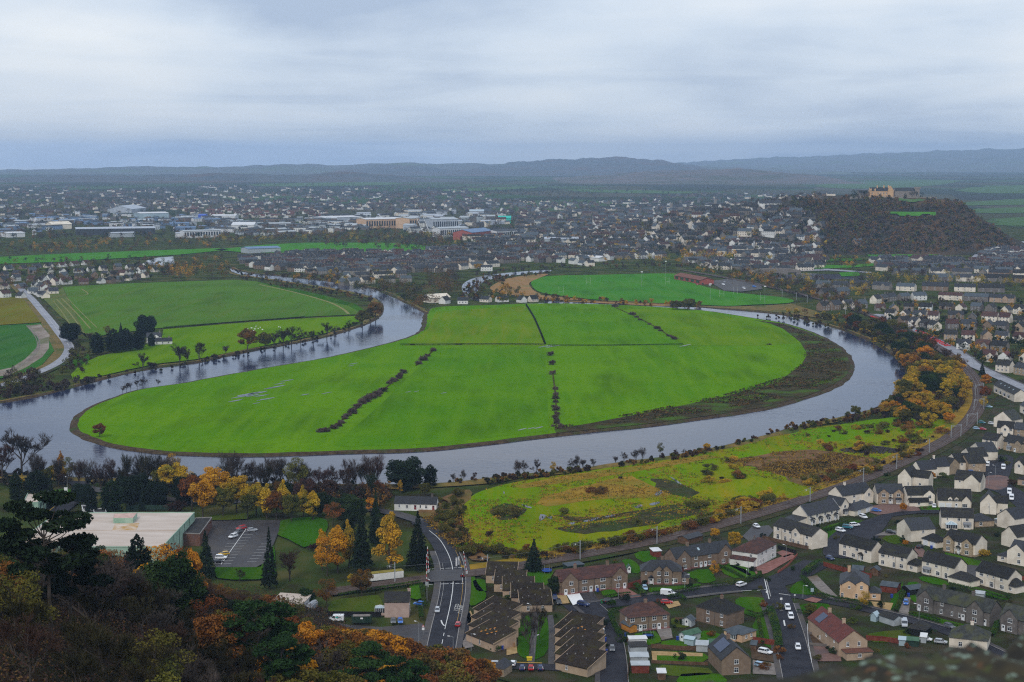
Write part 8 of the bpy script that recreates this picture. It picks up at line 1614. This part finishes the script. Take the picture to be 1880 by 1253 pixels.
for P, n, hh, ms in [([(0,342),(620,338),(900,350),(1240,362),(1500,356),(1500,400),(1250,470),(850,470),(440,440),(0,440)], 2700, (8,14), ['twigred','twig','leafdark','leafolive','leafrusset']), ([(840,425),(1250,395),(1500,425),(1540,480),(1300,480),(900,455)], 320, (8,13), ['leafolive','leafyellow','leaforange','twigred','leafdark']), ([(1490,372),(1560,362),(1760,371),(1840,430),(1868,455),(1740,463),(1600,470),(1500,462)], 1700, (4,8), ['thorn','leafrusset','tuftbrown','leafolive','twigolive']), ([(1380,395),(1500,366),(1510,440),(1440,430)], 160, (7,11), ['twigred','twig','leafdark','leafolive']), ([(1500,400),(1560,392),(1640,398),(1600,425),(1500,430)], 150, (8,12), ['leafrusset','leafolive','twigred']), ([(1600,500),(1880,490),(1880,500),(1600,508)], 40, (8,12), ['leafolive','twigred']), ([(480,345),(860,338),(1260,350),(1500,350),(1000,362)], 240, (8,16), ['leafdark','twig','leafdark'])]:
    for x, y in scatter(P, n, fr):
        if 1632 < x < 1720 and 389 < y < 402 or 1648 < x < 1702 and y < 375: continue
        g = GT(x, y); h = fr.uniform(*hh); items.append(((g.x, g.y, g.z - .5), h, h*.45, fr.choice(ms)))
for px, dy, h in [(1562,-6,18),(1568,0,16),(1580,4,14),(1586,2,13),(1672,6,15),(1680,4,14),(1688,2,12),(1660,-14,9),(1600,-14,7),(1612,-15,8),(1630,-14,7)]: 
    q = cp(px, 2870 + dy); items.append(((q.x, q.y, q.z - 1), h, h*.42, 'leafdark'))
trees_as_mass('far_woods', items, 1.15, 60)

# grassy mound and stone heap on the rough ground
c = G(1388, 902)
def mz(x, y):
    u_, v_ = (x - c.x) / 30.0, (y - c.y) / 20.0; a_ = .45; u_, v_ = u_*math.cos(a_) + v_*math.sin(a_), -u_*math.sin(a_) + v_*math.cos(a_)
    r2 = math.sqrt(u_*u_ + v_*v_); return -.3 + 7.5 * max(0, 1 - r2) ** 1.1 + (.35*mnoise.noise(Vector((x*.25, y*.25, 0))) if r2 < 1 else 0)
grid_terrain('mound', c.x - 34, c.x + 34, 50, c.y - 26, c.y + 26, 40, mz, M['pasture'])
c2 = G(1600, 828); r = np.random.default_rng(9); k = MB()
for i in range(420):
    a_, q = r.uniform(0, 6.28), r.uniform(0, 1) ** .6; x, y = c2.x + 17*q*math.cos(a_), c2.y + 9*q*math.sin(a_); s = r.uniform(.3, .8)
    h = 2.6*(1-q)
    k.box(x-s*.6, x+s*.6, y-s*.5, y+s*.5, h-.4, h+s*.5)
struct(k.build('rubble', [mat('rubblestone', (.03,.026,.03), (.07,.06,.065), .8)]), 'stuff')
def tussocks(name, P, n, hmax, size, mats, seed, z=.1):
    r = np.random.default_rng(seed); xs = [p[0] for p in P]; ys = [p[1] for p in P]; C = []; I = []
    while len(C) < n:
        x, y = r.uniform(min(xs), max(xs)), r.uniform(min(ys), max(ys))
        if not inpoly(x, y, P): continue
        g = G(x, y); q = mnoise.noise(Vector((g.x*.035, g.y*.035, seed))) + .5*mnoise.noise(Vector((g.x*.15, g.y*.15, seed)))
        if q < -.12: continue
        k = int(r.integers(2, 6)); i = int(np.clip((q + r.normal(0, .18) + .25) * 1.6 * len(mats) / 1.6, 0, len(mats) - 1))
        for _ in range(k): C.append((g.x + r.normal(0, .6), g.y + r.normal(0, .6), z + abs(r.normal(0, hmax*.5)))); I.append(i)
    struct(obj(name, mesh_np(name, leaf_quads(np.array(C), size, r), 4, mats, np.array(I))), 'stuff')
PAST = [(848,945),(856,922),(884,902),(960,883),(1060,868),(1260,836),(1442,794),(1560,778),(1700,772),(1740,800),(1620,856),(1450,920),(1280,966),(1080,1010),(900,1012),(862,985)]
tussocks('rough_grass', PAST, 22000, .5, .4, ['tuftgreen','tuftgold','tuftgold','tuftbrown'], 41)
tussocks('rough_grass', [(1330,850),(1420,832),(1500,826),(1640,850),(1520,892),(1430,872)], 9000, .7, .45, ['tuftbrown','tuftgold','tuftbrown','tuftdark'], 42)
tussocks('marsh_tussocks', [(1390,588),(1440,604),(1480,632),(1474,670),(1440,694),(1330,728),(1190,757),(1020,788),(1100,785),(1300,760),(1478,725),(1549,690),(1555,672),(1525,632),(1436,597)], 14000, .4, .55, ['tuftdark','tuftbrown','tuftdark','tuftgreen'], 43, 1.0)
tussocks('river_margin', [(846,945),(770,930),(780,960),(850,1020),(1000,1030),(1200,990),(1400,935),(1640,858),(1640,850),(1400,925),(1200,978),(1000,1016),(870,1000)], 12000, .6, .4, ['tuftbrown','tuftgold','tuftdark','tuftgreen'], 44)
# boundary fences and ditches of the island
for px, lb in [([(966,562),(980,585),(992,612),(1001,635)], 'dark ditch hedge running down the middle of the island'), ([(735,636),(800,636),(900,635),(1000,636)], 'low dark hedge across the island, left half'), ([(1006,637),(1120,637),(1254,635)], 'thin post fence line across the island, right half'), ([(300,603),(420,594),(540,585),(560,583)], 'low dark hedge between the two left fields')]:
    hedge(px, lb, 1.2 if 'fence' not in lb else .9, 1.2 if 'fence' not in lb else .25, 'leafdark', .8 if 'island' in lb else 0)

# ------------------------------------------------------------------ mossy tower parapet right below the camera
def stone_m():
    m = bpy.data.materials.new('mossstone'); m.use_nodes = True; t = m.node_tree; b = t.nodes['Principled BSDF']; K = t.links.new; b.inputs['Roughness'].default_value = .95
    tcn = t.nodes.new('ShaderNodeTexCoord')
    def ns(s, d): n = t.nodes.new('ShaderNodeTexNoise'); n.inputs['Scale'].default_value = s; n.inputs['Detail'].default_value = d; K(tcn.outputs['Object'], n.inputs['Vector']); return n.outputs['Fac']
    def mx(f, a, b_, lo, hi):
        r = t.nodes.new('ShaderNodeMapRange'); r.inputs[1].default_value = lo; r.inputs[2].default_value = hi; K(f, r.inputs[0]); q = t.nodes.new('ShaderNodeMixRGB'); K(r.outputs[0], q.inputs[0])
        for i, z in ((1, a), (2, b_)):
            if isinstance(z, tuple): q.inputs[i].default_value = (*z, 1)
            else: K(z, q.inputs[i])
        return q.outputs[0]
    x = mx(ns(30, 6), (.008,.007,.004), (.035,.027,.01), .38, .62); x = mx(ns(42, 4), x, (.04,.05,.008), .55, .66); x = mx(ns(75, 3), x, (.17,.23,.18), .59, .66); x = mx(ns(48, 3), x, (.08,.038,.014), .62, .68); x = mx(ns(7, 3), x, (.012,.012,.007), .5, .62)
    K(x, b.inputs['Base Color']); return m
T = thing('stone_parapet', 'dark mossy stone parapet, out of focus, close below the camera', 'parapet', (0, 0, 154.431))
e0, e1 = Vector((-2.2, .786, 0)), Vector((3.8, 2.852, 0)); dd = (e1 - e0).normalized(); nn = Vector((-dd.y, dd.x, 0))
mb = MB(); nx, ny = 520, 40; V = []
for i in range(nx):
    for j in range(ny):
        t = i/(nx-1); a_ = j/(ny-1)                    # from the far foot up over the rounded edge and back to the near side
        if a_ < .35: o, z = .0, -.5 + .5*a_/.35
        elif a_ < .5: q = (a_-.35)/.15; o, z = -.05*q*q, .0 + .03*math.sin(q*1.57)
        else: o, z = -.05 - .55*(a_-.5)/.5, .03
        p = e0 + (e1 - e0)*t + nn*o; p.z = z
        n_ = mnoise.noise(p*6)*.025 + mnoise.noise(p*18)*.016 + mnoise.noise(p*45)*.012
        p += nn*n_*(1.2 if a_ < .5 else .2) + Vector((0, 0, n_*(1 if a_ > .3 else 0)))
        V.append(tuple(p))
mb.v = V; mb.f = [(i*ny+j, (i+1)*ny+j, (i+1)*ny+j+1, i*ny+j+1) for i in range(nx-1) for j in range(ny-1)]; mb.m = [0]*len(mb.f)
me = mb.mesh('coping', [stone_m()]); me.polygons.foreach_set('use_smooth', [True]*len(me.polygons)); o = obj('coping', me, T)
k = MB(); q0, q1 = e0 - nn*.03, e1 - nn*.03; k.v = [(q0.x,q0.y,-60),(q1.x,q1.y,-60),(q1.x-nn.x*9,q1.y-nn.y*9,-60),(q0.x-nn.x*9,q0.y-nn.y*9,-60)]; k.v += [(x, y, -.3 if i < 2 else -1.5) for i, (x, y, z) in enumerate(k.v)]
k.v[6] = (k.v[6][0], k.v[6][1], -1.6); k.v[7] = (k.v[7][0], k.v[7][1], -1.6)
for f in ((0,1,5,4),(1,2,6,5),(2,3,7,6),(3,0,4,7)): k.f.append(f); k.m.append(0)
k.build('tower_wall', ['darkstone'], T)

# ------------------------------------------------------------------ haze over the whole valley
m = bpy.data.materials.new('haze'); m.use_nodes = True; t = m.node_tree; t.nodes.clear(); o_ = t.nodes.new('ShaderNodeOutputMaterial'); pv = t.nodes.new('ShaderNodeVolumePrincipled')
pv.inputs['Color'].default_value = (0.51, 0.70, 1.0, 1); pv.inputs['Density'].default_value = 5.3e-5; pv.inputs['Anisotropy'].default_value = 0.0
for nme in ('Density Attribute', 'Color Attribute', 'Temperature Attribute'):
    if nme in pv.inputs: pv.inputs[nme].default_value = ''
t.links.new(pv.outputs[0], o_.inputs['Volume'])
k = MB(); k.box(-20500, 20500, -120, 29500, -6, 400); struct(k.build('haze', [m]), 'stuff')
